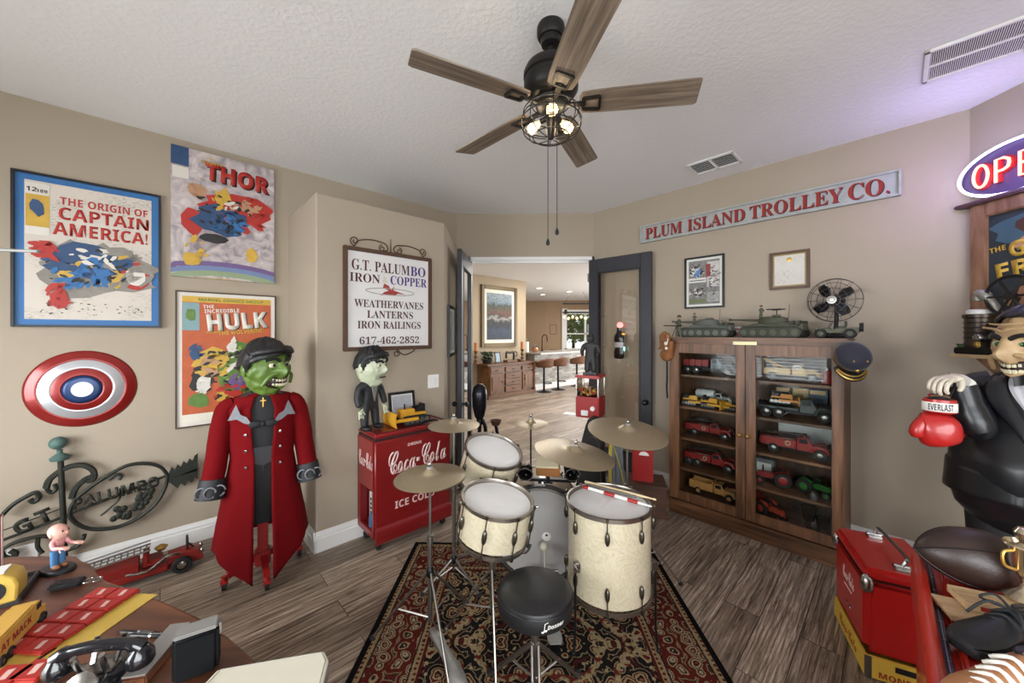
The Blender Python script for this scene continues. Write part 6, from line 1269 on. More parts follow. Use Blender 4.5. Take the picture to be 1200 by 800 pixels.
# right door
truck('tan toy tow truck on the top shelf behind the second door', on_sh(926, 0), RR, .37, CREAMT, 'tow', cabm=CREAMT)
t = thing('red_tin', 'small red tin at the end of the top shelf by the cap', 'tin', on_sh(970, 0, .3), RR); m = MB(); m.lathe([(.035, 0), (.036, .004), (.036, .095), (.03, .1), (0, .1)], 20); m.make('can', REDTOY, t); m = MB(); m.lathe([(.02, .1), (.02, .115), (0, .117)], 14); m.make('cap', STEEL, t)
truck('dark green toy flatbed carrying a crawler on the second shelf', on_sh(934, 1, .27), RR, .46, mat('toy_blackgreen', '2b3532', .4), 'flat', axles=3)
k = .46/.42; p = on_sh(917, 1, .27); p.z += .094*k+.001; dozer('orange toy crawler loaded on the dark flatbed truck', p, RR, .21, body=mat('toy_orange', 'bf7a2a', .45), blade=True)
truck('dark toy truck at the centre-stile end of second shelf back', on_sh(889, 1, .1), RR, .24, DARKT, 'open')
for i, (px, mt, lab, cx_) in enumerate([(917, mat('card_dark', '3a3f3c', .5, var=.4, vscale=20), 'dark picture card standing at back of second shelf, beside tan card', .11), (938, mat('card_tan', 'a39a6c', .5, var=.3, vscale=20), 'tan picture card between dark and blue cards on second shelf', .11), (958, mat('card_blue', '36506b', .5, var=.4, vscale=20), 'blue picture card standing at the end of second shelf', .12)]):
    t = thing('picture_card', lab, 'card', on_sh(px, 1, .075), (radians(-6), 0, RR), 'picture cards on the second shelf'); m = MB(); m.box((0, 0, .105), (cx_, .004, .21)); m.make('card', mt, t, smooth=False); m = MB(); m.box((0, -.003, .185), (cx_*.8, .001, .03)); m.box((0, -.003, .06), (cx_*.6, .001, .06)); m.make('printed_panel', CREAMT, t, smooth=False)
truck('red toy fire engine on the third shelf behind the second door', on_sh(931, 2, .28), RR, .43, REDTOY, 'fire')
t = thing('paper_sheet', 'pale printed sheet propped behind the fire engine on third shelf', 'paper', on_sh(944, 2, .06), (radians(-5), 0, RR)); m = MB(); m.box((0, 0, .12), (.36, .003, .24)); m.make('sheet', newsprint('printed_sheet', 'c6c8c6', '85898a', .6), t, smooth=False)
truck('small dark toy car at the back of the third shelf by centre stile', on_sh(888, 2, .12), RR, .26, DARKT, 'open')
def tractor(label, loc, rz, L, body):
    t = thing('toy_tractor', label, 'toy tractor', loc, rz, 'toy tractors'); k = L/.3
    m = MB(); m.box((.06*k, 0, .085*k), (.14*k, .05*k, .055*k), bev=.01*k); m.box((-.04*k, 0, .075*k), (.09*k, .055*k, .04*k), bev=.006*k); m.make('body', body, t)
    for sy in (-1, 1): wheel(t, -.07*k, sy*.07*k, .07*k, .035*k, body); wheel(t, .11*k, sy*.05*k, .036*k, .025*k, body); m = MB(); m.tube(smooth_pts([(-.13*k, sy*.06*k, .1*k), (-.1*k, sy*.06*k, .14*k), (-.05*k, sy*.06*k, .145*k), (.0, sy*.06*k, .12*k)], 4), .015*k, 6, sq=(1.4, .4)); m.make('fender', body, t)
    m = MB(); m.lathe([(.02*k, 0), (.025*k, .01*k), (0, .012*k)], 12, c=(-.06*k, 0, .12*k)); m.box((-.085*k, 0, .14*k), (.008*k, .04*k, .04*k)); m.make('seat', BLACK, t)
    m = MB(); m.tube([(-.01*k, 0, .1*k), (-.025*k, 0, .155*k)], .003*k, 6); m.torus((-.028*k, 0, .157*k), .022*k, .003*k, 'z', 16, 5); m.make('steering_wheel', BLACK, t); m = MB(); m.cyl((.08*k, 0, .11*k), (.08*k, 0, .17*k), .006*k, n=10); m.make('exhaust', BLKMET, t)
tractor('red toy tractor with large rear wheel on the fourth shelf', on_sh(906, 3, .27), RR+pi+.25, .25, REDTOY)
t = thing('oil_tin', 'square grey tin with pale label on fourth shelf behind tractor', 'tin', on_sh(897, 3, .11), RR); m = MB(); m.box((0, 0, .075), (.13, .09, .15), bev=.008); m.make('tin_body', mat('tin_grey', '8a8e8e', .4, .4, var=.2), t); m = MB(); m.box((0, -.046, .08), (.1, .002, .08)); m.make('label_panel', PAPER, t, smooth=False); m = MB(); m.tube(smooth_pts([(-.04, 0, .15), (-.03, 0, .185), (.03, 0, .185), (.04, 0, .15)], 4), .005, 6); m.make('handle', STEEL, t)
tractor('green toy tractor with red wheel at the end of fourth shelf', on_sh(957, 3, .27), RR-.4, .23, GREEN)
t = thing('milk_churn', 'tiny grey metal churn in front of the green toy tractor', 'churn', on_sh(953, 3, .40), RR); m = MB(); m.lathe([(.026, 0), (.03, .01), (.03, .045), (.016, .06), (.02, .07), (0, .072)], 16); m.make('churn', STEEL, t)
tractor('orange-red toy tractor on the bottom shelf behind the second door', on_sh(905, 4, .30), RR-.5, .22, mat('toy_orangered', 'b5442a', .42))
t = thing('toy_trailer', 'small red toy trailer beside the centre stile on bottom shelf', 'toy trailer', on_sh(890, 4, .10), RR-.3); m = MB(); m.box((0, 0, .05), (.15, .08, .03), bev=.006); m.box((-.04, 0, .075), (.06, .07, .03), bev=.006); m.make('body', REDTOY, t); [wheel(t, -.02, sy*.045, .03, .02) for sy in (-1, 1)]; m = MB(); m.cyl((.07, 0, .045), (.13, 0, .04), .005, n=8); m.make('drawbar', BLKMET, t)
for i, (px, dpt, h, r) in enumerate([(950, .20, .11, .05), (966, .29, .085, .042), (955, .38, .05, .05)]):
    t = thing('glass_dish', ['tall clear glass bowl at the end of bottom shelf', 'clear glass tumbler beside the tall bowl on bottom shelf', 'low clear glass dish at the front of bottom shelf'][i], 'glass dish', on_sh(px-2, 4, dpt-.03), RR, 'glassware on the bottom shelf')
    m = MB(); m.lathe([(0, 0), (r*.6, 0), (r*.8, h*.3), (r, h), (r-.006, h), (r*.8-.007, h*.32), (r*.5, .008), (0, .008)], 24); m.make('bowl', GLASS, t)
# ------------------------------------------------------------------ on top of the cabinet
CT = CH+.0015
def on_ct(px, depth=.26): return PR(on_R(px, 390, DR-depth)[0], DR-depth, CT)
def soldier(t, x, y, z, h, pose=0):
    h *= 1.3
    P = [(x, y, z+.45*h, .03*h*2, .05*h), (x, y, z+.72*h, .075*h, .05*h), (x, y, z+.84*h, .03*h, .03*h), (x-.06*h, y, z+.25*h, .045*h, .045*h), (x-.07*h, y, z+.02*h, .035*h, .04*h), (x+.06*h, y, z+.25*h, .045*h, .045*h), (x+.07*h, y, z+.02*h, .035*h, .04*h), (x-.11*h, y-.02*h, z+.68*h, .032*h, .032*h), (x-.17*h, y-.09*h, z+.6*h, .026*h, .026*h), (x+.11*h, y-.02*h, z+.68*h, .032*h, .032*h), (x+.0, y-.13*h, z+.62*h, .026*h, .026*h)]
    P = [p_[:3]+(p_[3]*1.7, p_[4]*1.7) for p_ in P]
    o = skin('crew_figure', P, [(0, 1), (1, 2), (0, 3), (3, 4), (0, 5), (5, 6), (1, 7), (7, 8), (1, 9), (9, 10)], OLIVE, t, sub=1)
    m = MB(); m.ball((x, y, z+.91*h), (.07*h, .08*h, .09*h), 12); m.make('head', mat('figure_skin', 'a58468', .6), o); m = MB(); m.lathe([(.105*h, 0), (.095*h, .04*h), (.06*h, .09*h), (0, .105*h)], 14, c=(x, y, z+.92*h)); m.make('helmet', OLIVED, o)
def tank(label, loc, rz, L, m_, star=False, group='toy tanks on the cabinet'):
    t = thing('toy_tank', label, 'toy tank', loc, rz, group); k = L/.4
    for sy in (-1, 1): tracks(t, -.15*k, .15*k, sy*.075*k, .034*k, .045*k, OLIVED, m_, 6)
    m = MB(); m.prism([(-.185*k, .05*k), (-.18*k, .095*k), (-.1*k, .1*k), (.1*k, .1*k), (.19*k, .07*k), (.18*k, .04*k), (-.15*k, .035*k)], -.055*k, .055*k); m.box((0, 0, .08*k), (.33*k, .19*k, .012*k), bev=.003*k); m.make('hull', m_, t, bev=.003*k)
    m = MB(); m.lathe([(.075*k, .095*k), (.08*k, .105*k), (.068*k, .135*k), (.045*k, .145*k), (0, .147*k)], 24, sx=1.15); m.lathe([(.022*k, .143*k), (.024*k, .155*k), (0, .157*k)], 14, c=(-.03*k, .03*k, 0)); tu = m.make('turret', m_, t)
    m = MB(); m.tube([(.06*k, 0, .12*k), (.1*k, 0, .122*k), (.27*k, 0, .13*k)], [.015*k, .009*k, .006*k], 12); m.cyl((.265*k, 0, .1295*k), (.285*k, 0, .131*k), .009*k, n=10); m.make('gun_barrel', m_, tu)
    m = MB(); [m.box((-.16*k+.02*i, sy*.06*k, .1*k), (.03*k, .05*k, .025*k), bev=.004*k) for i in (0, 2) for sy in (-1, 1)]; m.tube([(-.1*k, .05*k, .1*k), (-.11*k, .05*k, .22*k)], .0015*k, 5); m.make('stowage', OLIVED, t)
    if star: m = MB(); m.prism([((.022 if i % 2 == 0 else .009)*k*cos(pi/2+i*pi/5), (.022 if i % 2 == 0 else .009)*k*sin(pi/2+i*pi/5)) for i in range(10)], -.0012, 0, M=rot_m((0, -.0835*k, .118*k), (radians(-20), 0, 0))); m.make('star_marking', PAPER, tu, smooth=False)
    return t, k
t1, k = tank('grey-green toy tank with crew at the door end of cabinet top', on_ct(829), RR+pi, .44, GREYT)
soldier(t1, .10*k, -.0, .098*k, .085); 
t2, k = tank('olive toy tank with soldier standing on turret, in the cabinet top middle', on_ct(906), RR+pi-.12, .46, OLIVE, True); soldier(t2, .07*k, .01, .125*k, .09); 
m = MB(); m.tube([(-.03*k, .03*k, .157*k), (-.03*k, .03*k, .19*k)], .004, 6); m.tube([(-.08*k, .03*k, .192*k), (.03*k, .03*k, .195*k)], .005, 6); m.box((-.03*k, .03*k, .192*k), (.05*k, .014, .014)); m.make('machine_gun', BLKMET, t2)
t = thing('toy_soldier', 'toy soldier with machine gun standing at cabinet top end by glove', 'toy soldier', on_ct(796, .40), RR-.5); soldier(t, 0, 0, 0, .15); m = MB(); m.tube([(-.16, -.04, .105), (.06, -.02, .10)], .005, 6); m.tube([(.0, -.03, .10), (-.02, -.06, .0)], .003, 5); m.tube([(.0, -.03, .10), (.03, -.06, .0)], .003, 5); m.make('gun', BLKMET, t)
t = thing('model_box', 'small red and white box between the two toy tanks', 'box', on_ct(866, .11), RR+.1); m = MB(); m.box((0, 0, .045), (.11, .08, .09), bev=.002); m.make('carton', PAPER, t, smooth=False); m = MB(); m.box((0, -.0415, .025), (.11, .002, .03)); m.box((0, -.0415, .07), (.11, .002, .012)); m.make('red_stripe', REDB, t, smooth=False)
# jeep
t = thing('toy_jeep', 'olive toy jeep in front of the desk fan on the cabinet', 'toy jeep', on_ct(980, .34), RR+pi)
m = MB(); m.prism([(-.12, .035), (-.12, .075), (-.0, .07), (.02, .055), (.04, .075), (.11, .07), (.115, .035)], -.045, .045); m.make('tub', OLIVE, t, bev=.004); m = MB(); [m.box((.09, sy*.052, .068), (.07, .03, .008), bev=.003) for sy in (-1, 1)]; m.box((.117, 0, .05), (.006, .08, .045), bev=.002); m.make('fender', OLIVE, t)
for x in (-.075, .08):
    for sy in (-1, 1): wheel(t, x, sy*.052, .033, .022, OLIVE)
m = MB(); m.tube([(.04, -.045, .075), (.02, -.045, .12), (.02, .045, .12), (.04, .045, .075)], .003, 6); m.make('windscreen', OLIVED, t); m = MB(); [m.box((-.03, y, .075), (.04, .03, .02), bev=.004) for y in (-.022, .022)]; [m.box((-.05, y, .1), (.01, .03, .04), bev=.003) for y in (-.022, .022)]; m.make('seat', OLIVED, t)
m = MB(); m.lathe([(.012, -.01), (.03, -.01), (.03, .01), (.012, .01)], 16, M=rot_m((-.13, 0, .075), (0, pi/2, 0))); m.make('spare_wheel', RUBBER, t)
# vintage desk fan
p = on_ct(979, .17); zc = on_t(979, 352, 2.62).z; zc = EYE+(390-352)/F*(p.y*cos(YAW)-p.x*sin(YAW)); hC = zc-CT
fr = .1585
t = thing('desk_fan', 'vintage black desk fan with wire cage at the cabinet end', 'desk fan', p, RR+radians(-6))
m = MB(); m.lathe([(.085, 0), (.088, .012), (.06, .03), (.03, .045), (.022, .06), (0, .06)], 32); m.make('base', BLACK, t)
m = MB(); m.tube(smooth_pts([(0, .0, .05), (0, .02, .09), (0, .045, hC-.03), (0, .04, hC)], 5), .014, 10); m.make('stem', BLACK, t)
m = MB(); m.lathe([(.0, -.02), (.03, -.02), (.048, 0), (.05, .06), (.035, .095), (0, .1)], 24, M=rot_m((0, 0, hC), (-pi/2, 0, 0))); m.make('motor', BLACK, t)
for kk in range(4):
    a = radians(35+90*kk); m = MB()
    def bf(u, v, a=a): rr_ = .025+.105*u; w_ = (.35+.5*sin(pi*min(1, u*.95+.1)))*.9; an = a+(v-.5)*w_*1.2; return (rr_*cos(an), -.055+(v-.5)*.035, hC+rr_*sin(an))
    m.grid(bf, 8, 7); m.make('blade', mat('fan_blade_black', '1a1a1d', .25), t, solid=.002)
cg = MB()
for rr_, y in ((fr, -.045), (fr*.99, -.015), (fr*.80, -.085), (fr*.55, -.10), (fr*.3, -.106)): cg.torus((0, y, hC), rr_, .0022, 'y', 44, 5)
for kk in range(14):
    a = 2*pi*kk/14; cg.tube(smooth_pts([(r_*cos(a), y, hC+r_*sin(a)) for r_, y in ((.028, -.108), (fr*.5, -.103), (fr*.85, -.08), (fr, -.045), (fr*.95, .0), (.05, .04))], 3), .0016, 4)
cg.make('wire_cage', mat('cage_wire', '4a4641', .4, .8), t)
m = MB(); m.lathe([(.03, 0), (.028, .006), (0, .008)], 24, M=rot_m((0, -.106, hC), (pi/2, 0, 0))); b_ = m.make('badge', STEEL, t); m = MB(); m.torus((0, -.1142, hC), .017, .0016, 'y', 24, 5); m.make('badge_ring', TXTBK, b_)
# leather glove hung on the cabinet's side, and the cap on the other corner
s_, z_ = on_R(781, 407, dF-.035); p = PR(s_, dF-.035, 0); 
t = thing('leather_glove', 'brown leather ball glove with black strap hanging on the cabinet corner', 'glove', Vector((p.x, p.y, z_-.005)), RR+radians(-25)); t.scale = (1.35, 1.2, 1.4)
LEA = mat('glove_leather', '82522b', .55, var=.25, vscale=18, bump=.15)
P = [(0, 0, -.05, .055, .032), (0, 0, .01, .055, .03), (-.03, -.005, .05, .024, .024), (-.035, -.01, .095, .018, .02), (-.008, -.005, .055, .024, .022), (-.008, -.012, .11, .018, .02), (.016, -.005, .05, .022, .022), (.02, -.012, .1, .017, .02), (.045, -.01, .0, .022, .022), (.06, -.02, .05, .02, .02), (0, 0, -.09, .04, .03)]
skin('glove_body', P, [(0, 1), (1, 2), (2, 3), (1, 4), (4, 5), (1, 6), (6, 7), (0, 8), (8, 9), (0, 10)], LEA, t)
m = MB(); m.tube([(.03, -.03, .02), (.05, -.035, .06)], .004, 5); m.ball((.03, -.035, .03), .012, 8); m.ball((.034, -.035, .0), .01, 8); m.make('lacing', PAPER, t)
m = MB(); m.tube(smooth_pts([(0.005, 0, -.06), (.012, -.005, -.18), (.008, -.005, -.25), (.014, -.004, -.32)], 5), .009, 6, sq=(1, .4)); m.make('strap', BLACK, t)
s_, z_ = on_R(1000, 420, dF-.03); p = PR(sr+.02, dF-.06, 0)
t = thing('navy_cap', 'dark navy officer cap with gold braid hung on the cabinet corner', 'cap', Vector((p.x, p.y, on_R(990, 418, dF)[1])), RR+radians(32))
NAVY = mat('navy_cloth', '1c1d2c', .75, sheen=.2)
Mc = rot_m((0, -.03, 0), (radians(62), 0, 0))
m = MB(); m.lathe([(.078, -.03), (.084, -.01), (.094, .02), (.088, .055), (.06, .08), (0, .09)], 32, M=Mc, sy=1.08); m.make('crown', NAVY, t)
m = MB(); m.lathe([(.081, -.034), (.083, -.005), (.081, -.005)], 32, M=Mc, sy=1.08, cap=False); m.make('gold_band', GOLD, t, solid=.003)
m = MB()
def vis(u, v): a = -pi/2+(u-.5)*2.1; r_ = .084+.055*v*cos((u-.5)*2.4); return Mc @ Vector((r_*cos(a), r_*sin(a)*1.08, -.03-.012*v*v))
m.grid(vis, 18, 6); b_ = m.make('peak', mat('cap_peak', '16161c', .3), t, solid=.004)
m = MB(); [m.tube([vis(.08+.84*i/20, vv_)+Vector((0, -.003, 0)) for i in range(21)], .006, 5) for vv_ in (.45, .8)]; m.make('gold_leaf_braid', GOLD, b_)
m = MB(); [m.ball(Mc @ Vector((x, -.06, .075)), .006, 8) for x in (-.035, .035)]; m.ball(Mc @ Vector((0, -.098, .02)), .014, 10); m.make('gold_buttons', GOLD, t)
# ------------------------------------------------------------------ picnic cooler on its yellow crate
n0 = on_z(1013, 766, .106); n1 = on_z(977.5, 697.5, .106); Lc = (n1-n0).length; dl = (n1-n0).normalized(); dw = Vector((dl.y, -dl.x, 0)); Wc = .30
ctr = n0+dl*Lc/2+dw*Wc/2; rz = math.atan2(dl.y, dl.x); cz = .106; ctop = .507
CRY = mat('crate_yellow', 'cfa63c', .55, var=.12, vscale=10); CRT = mat('crate_red_print', '8e2a1c', .6)
t = thing('yellow_crate', 'yellow wooden bottle crate with red lettering under the picnic cooler', 'crate', (ctr.x, ctr.y, 0), rz)
m = MB(); L2, W2 = Lc/2, Wc/2
for sy in (-1, 1): m.box((0, sy*(W2-.006), .055), (Lc, .012, .10), bev=.002)
m.make('long_board', CRY, t)
for sx in (-1, 1):
    m = MB(); m.box((sx*(L2-.006), 0, .055), (.012, Wc-.024, .10), bev=.002); e_ = m.make('end_board', CRY, t)
    m = MB(); m.box((sx*(L2+.0005), 0, .075), (.002, .09, .026), bev=.0008); m.make('hand_slot', BLACK, e_)
m = MB(); m.box((0, 0, .008), (Lc-.02, Wc-.02, .012)); m.make('bottom_board', CRY, t)
m = MB(); [m.box((sx*(L2+.0006), sy*(W2-.012), .055), (.0012, .026, .1)) for sx in (-1, 1) for sy in (-1, 1)]; m.make('metal_strap', STEEL, t)
# local +x points from the photo's corner along the crate's long face; that face looks along +y
text('Coca-Cola', CRT, t, (0, W2+.0004, .058), w=Lc*.55, h=.05, style='script', rot=(0, 0, pi))
text('MONROE', CRT, t, (-L2-.0012, .02, .03), w=.16, h=.026, style='bold', rot=(0, 0, -pi/2))
KRED = mat('cooler_bright_red', 'a81a17', .3, coat=.4)
t = thing('picnic_cooler', 'red metal picnic cooler with bail handle and white script on yellow crate', 'cooler', (ctr.x, ctr.y, cz+.0005), rz); H = ctop-cz
m = MB(); m.box((0, 0, (H-.05)/2), (Lc-.004, Wc-.004, H-.05), bev=.03, seg=4); m.make('body', KRED, t)
m = MB(); m.box((0, 0, H-.027), (Lc+.004, Wc+.004, .052), bev=.02, seg=4); ld = m.make('lid', KRED, t)
m = MB(); m.box((0, 0, H-.055), (Lc, Wc, .006), bev=.002); m.make('lid_seam', mat('seam_dark', '3d0d0c', .5), t)
for sx in (-1, 1):
    m = MB(); m.ball((sx*(L2-.012), W2-.012, H-.075), (.026, .026, .045), 12); m.make('corner_cap', CHROME, t)
    m = MB(); m.box((sx*L2*.72, 0, H+.006), (.05, .06, .012), bev=.004); m.cyl((sx*L2*.72, -.03, H+.014), (sx*L2*.72, .03, H+.014), .009, n=10); m.make('handle_bracket', CHROME, t)
m = MB(); m.tube(smooth_pts([(-L2*.72, .0, H+.014), (-L2*.72, -.012, H+.04), (-L2*.62, -.02, H+.052), (L2*.62, -.02, H+.052), (L2*.72, -.012, H+.04), (L2*.72, .0, H+.014)], 4), .008, 8); m.make('bail_handle', STEEL, t)
text('Coca-Cola', SCR, t, (0.0, W2-.0015, H*.58), w=Lc*.36, h=.065, style='script', rot=(0, 0, pi)); 
m = MB(); m.tube([(-.05, W2-.001, H*.44), (.05, W2-.001, H*.44)], .003, 4); m.make('script_underline', SCR, t)
m = MB(); m.ball((-.03, W2, H*.24), (.02, .006, .006), 8); m.ball((.01, W2, H*.24), (.028, .004, .004), 8); m.make('bottle_opener', CHROME, t)
CHR = mat('chest_orange_red', 'b3291a', .28, coat=.4)
# ------------------------------------------------------------------ big red chest whose lid carries the sports things
zt = .80; fa = on_z(1066, 645, zt); na = on_z(1086, 800, zt); dl = (na-fa).normalized(); rz = math.atan2(-dl.y, -dl.x); ex = Vector((-dl.x, -dl.y, 0)); ey = Vector((-ex.y, ex.x, 0))
LC, WC = .80, .66
t = thing('red_chest', 'large red enamelled chest with rolled edge and flat lid by the picnic cooler', 'chest', (fa.x, fa.y, 0), rz)
m = MB(); m.box((-LC/2, -WC/2, zt/2-.03), (LC-.02, WC-.03, zt-.12), bev=.03, seg=3); m.make('body', KRED, t)
m = MB(); m.tube([(-LC, -.018, zt-.004), (-LC*.5, -.018, zt-.004), (-.05, -.018, zt-.004), (-.012, -.018, zt-.010), (.0, -.018, zt-.03)], [.018, .018, .018, .016, .008], 20); m.box((-LC/2, -.018, zt-.065), (LC-.02, .033, .12), bev=.008); m.make('rolled_edge', CHR, t)
m = MB(); m.box((-LC/2, -.044, zt-.025), (LC-.01, .014, .03), bev=.004); g_ = m.make('gasket_strip', mat('gasket_blue_black', '23252c', .5), t)
m = MB(); m.box((-LC/2, -.044, zt-.0095), (LC-.03, .0012, .0012)); [m.ball((-.05-.09*i, -.044, zt-.009), (.004, .004, .002), 8) for i in range(8)]; m.make('strip_screws', STEEL, g_)
zl = zt-.012
m = MB(); m.box((-.20, -(WC+.054)/2, zl-.02), (.40, WC-.054, .04), bev=.012); m.make('lid', CHR, t); m = MB(); m.box((-.403-(LC-.403)/2, -(WC+.054)/2, zl-.022), (LC-.407, WC-.054, .04), bev=.012); m.make('lid', CHR, t)
m = MB(); m.tube([(-.02, -.075, zl+.001), (-LC+.02, -.075, zl+.001)], .005, 6); m.make('lid_bead', CHR, t)
def on_lid(px, py): return on_z(px, py, zl+.0005)
# football
fb_ = on_z(1142, 655, zl+.086); t = thing('football', 'dark brown leather football with stitched seams on the red chest', 'football', (fb_.x, fb_.y, zl+.0915), math.atan2(*(on_z(1200, 668, .9)-on_z(1076, 648, .9)).yx))
FBL = mat('football_leather', '2f211d', .38, var=.2, vscale=20, bump=.12, bscale=220)
m = MB(); N = 20; pr = [(.088*(1-(abs(x)/.148)**2.1)**.80 if abs(x) < .1475 else 0, x) for x in [-.148+.296*i/N for i in range(N+1)]]; m.lathe(pr, 36, M=rot_m((0, 0, 0), (0, pi/2, 0))); m.make('ball', FBL, t, rot=(radians(-20), 0, 0))
m = MB()
for a in (.9, .9+pi/2, .9+pi, .9+1.5*pi): m.tube([(x, r*1.0*cos(a), r*1.0*sin(a)) for r, x in pr], .0022, 5)
m.make('seams', mat('seam_black', '151112', .5), t)
# trophy on a small stack of boards
tb = on_lid(1190, 728); WDL = wood('pale_board', 'a5835c', 'cdb28a', .6, (3, 25, 25))
for i, (px, py, L, Wd, hgt, z0, lab) in enumerate([(1172, 731, .24, .10, .014, 0, 'pale wooden board lying on the red chest under a thicker block'), (1172, 722, .18, .085, .022, .0145, 'short printed wooden block stacked on the pale board')]):
    p = on_lid(px, py); t = thing('wooden_board', lab, 'board', (p.x, p.y, zl+.0062+z0), rz-radians(70)); m = MB(); m.box((0, 0, hgt/2), (L, Wd, hgt), bev=.002); m.make('board', WDL, t)
    if i: m = MB(); m.box((0, -Wd/2-.0004, hgt/2), (.12, .001, .012)); m.make('printed_mark', TXTRED, t, smooth=False)
t = thing('trophy', 'small silver and gold trophy cup standing on the wooden block', 'trophy', (on_lid(1203, 722).x, on_lid(1203, 722).y, zl+.044), 0)
TRO = mat('trophy_silver', 'cdbfa6', .18, .95)
m = MB(); m.lathe([(0, 0), (.042, 0), (.044, .008), (.03, .02), (.014, .035), (.010, .055), (.016, .068), (.026, .08), (.034, .11), (.04, .15), (.045, .158), (.042, .162), (.036, .15), (.02, .155), (.012, .165), (.02, .178), (.024, .195), (.016, .208), (0, .212)], 32); m.make('cup', TRO, t)
m = MB(); [m.tube(smooth_pts([(sx*.037, 0, .145), (sx*.065, 0, .14), (sx*.062, 0, .105), (sx*.03, 0, .09)], 5), .004, 6) for sx in (-1, 1)]; m.make('handles', GOLD, t)
# shoes
def shoe(name, label, loc, rz, L, upm, solem, lacem, hi=.085, cat='shoe'):
    t = thing(name, label, cat, loc, rz); k = L/.28
    secs = [(-.135, .030, .010, .075), (-.12, .036, .0, .085), (-.07, .038, .0, hi), (-.02, .038, .0, hi*.92), (.03, .042, .0, .068), (.08, .046, .0, .055), (.115, .042, .0, .045), (.14, .026, .006, .034), (.146, .012, .012, .026)]
    m = MB(); m.grid(lambda u, v: (lambda q: (q[0]*k, q[1]*k*cos(2*pi*u)*(1 if sin(2*pi*u) < 0 else (1-.35*sin(2*pi*u))), (.022+(q[3]-.022)/2+(q[3]-.022)/2*sin(2*pi*u))*k))(lerp_prof(v, secs)), 28, 26, cu=True)
    m.make('upper', upm, t); m = MB(); pts = [(q[0]*k, (q[1]+.005)*k) for q in secs]+[(q[0]*k, -(q[1]+.005)*k) for q in secs[::-1]]
    m.prism(pts, 0, .026*k, plane='xy'); m.make('sole', solem, t, bev=.004)
    m = MB(); 
    for i in range(6):
        x = -.025+.021*i; z = (hi*.93-(i*.0085)); m.tube(smooth_pts([(x*k, -.030*k, (z-.014)*k), (x*k, 0, (z+.004)*k), ((x+.01)*k, .030*k, (z-.014)*k)], 4), .0042*k, 6); m.tube(smooth_pts([(x*k, .030*k, (z-.014)*k), ((x+.004)*k, 0, (z+.007)*k), ((x+.012)*k, -.030*k, (z-.014)*k)], 4), .0042*k, 6)
    for s in ((-1, 1) if hi < .09 else ()): m.tube(smooth_pts([(-.03*k, 0, hi*k), (-.04*k, s*.035*k, (hi+.018)*k), (-.01*k, s*.05*k, (hi+.005)*k), (-.025*k, 0, (hi+.004)*k)], 5), .0035*k, 6); m.tube(smooth_pts([(-.03*k, 0, hi*k), (.0*k, s*.03*k, (hi+.01)*k), (.03*k, s*.055*k, .05*k)], 5), .0035*k, 6)
    m.make('laces', lacem, t); m = MB(); m.lathe([(.026*k, 0), (.022*k, .004*k)], 20, c=(-.085*k, 0, hi*k-.006*k), sx=1.3, cap=True); m.make('collar_lining', BLACK, t)
    return t
BLS = mat('black_shoe_leather', '17181b', .38, bump=.06); p = on_lid(1162, 757)
shoe('black_shoe', 'black lace-up leather sneaker on the red chest beside the trophy', (p.x+.03, p.y, zl+.007), math.atan2(*(on_lid(1108, 765)-on_lid(1200, 748)).yx), .27, BLS, mat('black_sole', '121214', .6), mat('black_lace', '1e1f22', .8))
p = on_z(1150, 800, zl); d2 = (on_lid(1095, 812)-on_lid(1200, 800))
shoe('tan_shoe', 'tan leather shoe with white laces at the near end of the red chest', (p.x-.015, p.y-.055, zl+.007), math.atan2(d2.y, d2.x)+.1, .28, mat('tan_leather', 'a5704a', .5, var=.1, bump=.05), mat('tan_sole', '8a5e3e', .6), mat('white_lace', 'd9d5cc', .8), hi=.095)
# ------------------------------------------------------------------ tuxedoed figure
LEATH = mat('black_leather', '17181b', .34, bump=.1, bscale=9); SKINP = mat('pale_mask_skin', 'b3966f', .5, var=.4, vscale=16); SHIRT = mat('pleated_shirt', 'bdbcc2', .7)
fgp = on_t(1219, 500, 1.74)
t = thing('tuxedo_figure', 'life-size figure in shiny black tuxedo with grinning pale mask, holding boxing gloves', 'figure', (fgp.x, fgp.y, 0), radians(-52))
BP = [(0.02, .02, .60), (.20, .15, .66), (.262, .225, .74), (.285, .255, .86), (.285, .26, 1.0), (.265, .23, 1.14), (.235, .18, 1.26), (.19, .13, 1.35), (.10, .085, 1.40), (.065, .06, 1.43)]
def bfn(u, v):
    rx, ry, z = lerp_prof(v, BP); a = 2*pi*u; y = ry*sin(a); y -= .05*max(0, -sin(a))*math.exp(-((z-.95)/.2)**2); w = 1+.012*sin(a*9+z*20)*(1 if z < 1.2 else .3)
    return (rx*cos(a)*w, y*w, z)
m = MB(); m.grid(bfn, 56, 34, cu=True); jk = m.make('jacket', LEATH, t)
m = MB(); m.grid(lambda u, v: ((.288+.01*v)*cos(-pi/2+.16+u*(2*pi-.32)), (.262+.01*v)*sin(-pi/2+.16+u*(2*pi-.32))-.03*max(0, -sin(-pi/2+.16+u*(2*pi-.32))), .95-.17*v+.10*abs(u-.5)*v), 50, 8); m.make('jacket_skirt', LEATH, jk, solid=.01)
m = MB()
for s in (-1, 1): m.tube([(s*.11, 0, .80), (s*.115, -.01, .45), (s*.12, 0, .08)], [.125, .10, .085], 20)
m.make('trousers', mat('black_trousers', '18181a', .55), t)
for s in (-1, 1): m = MB(); m.ball((s*.125, -.05, .045), (.055, .14, .05), 16); m.box((s*.125, -.05, .01), (.1, .26, .02), bev=.008); m.make('shoe', BLACK, t)
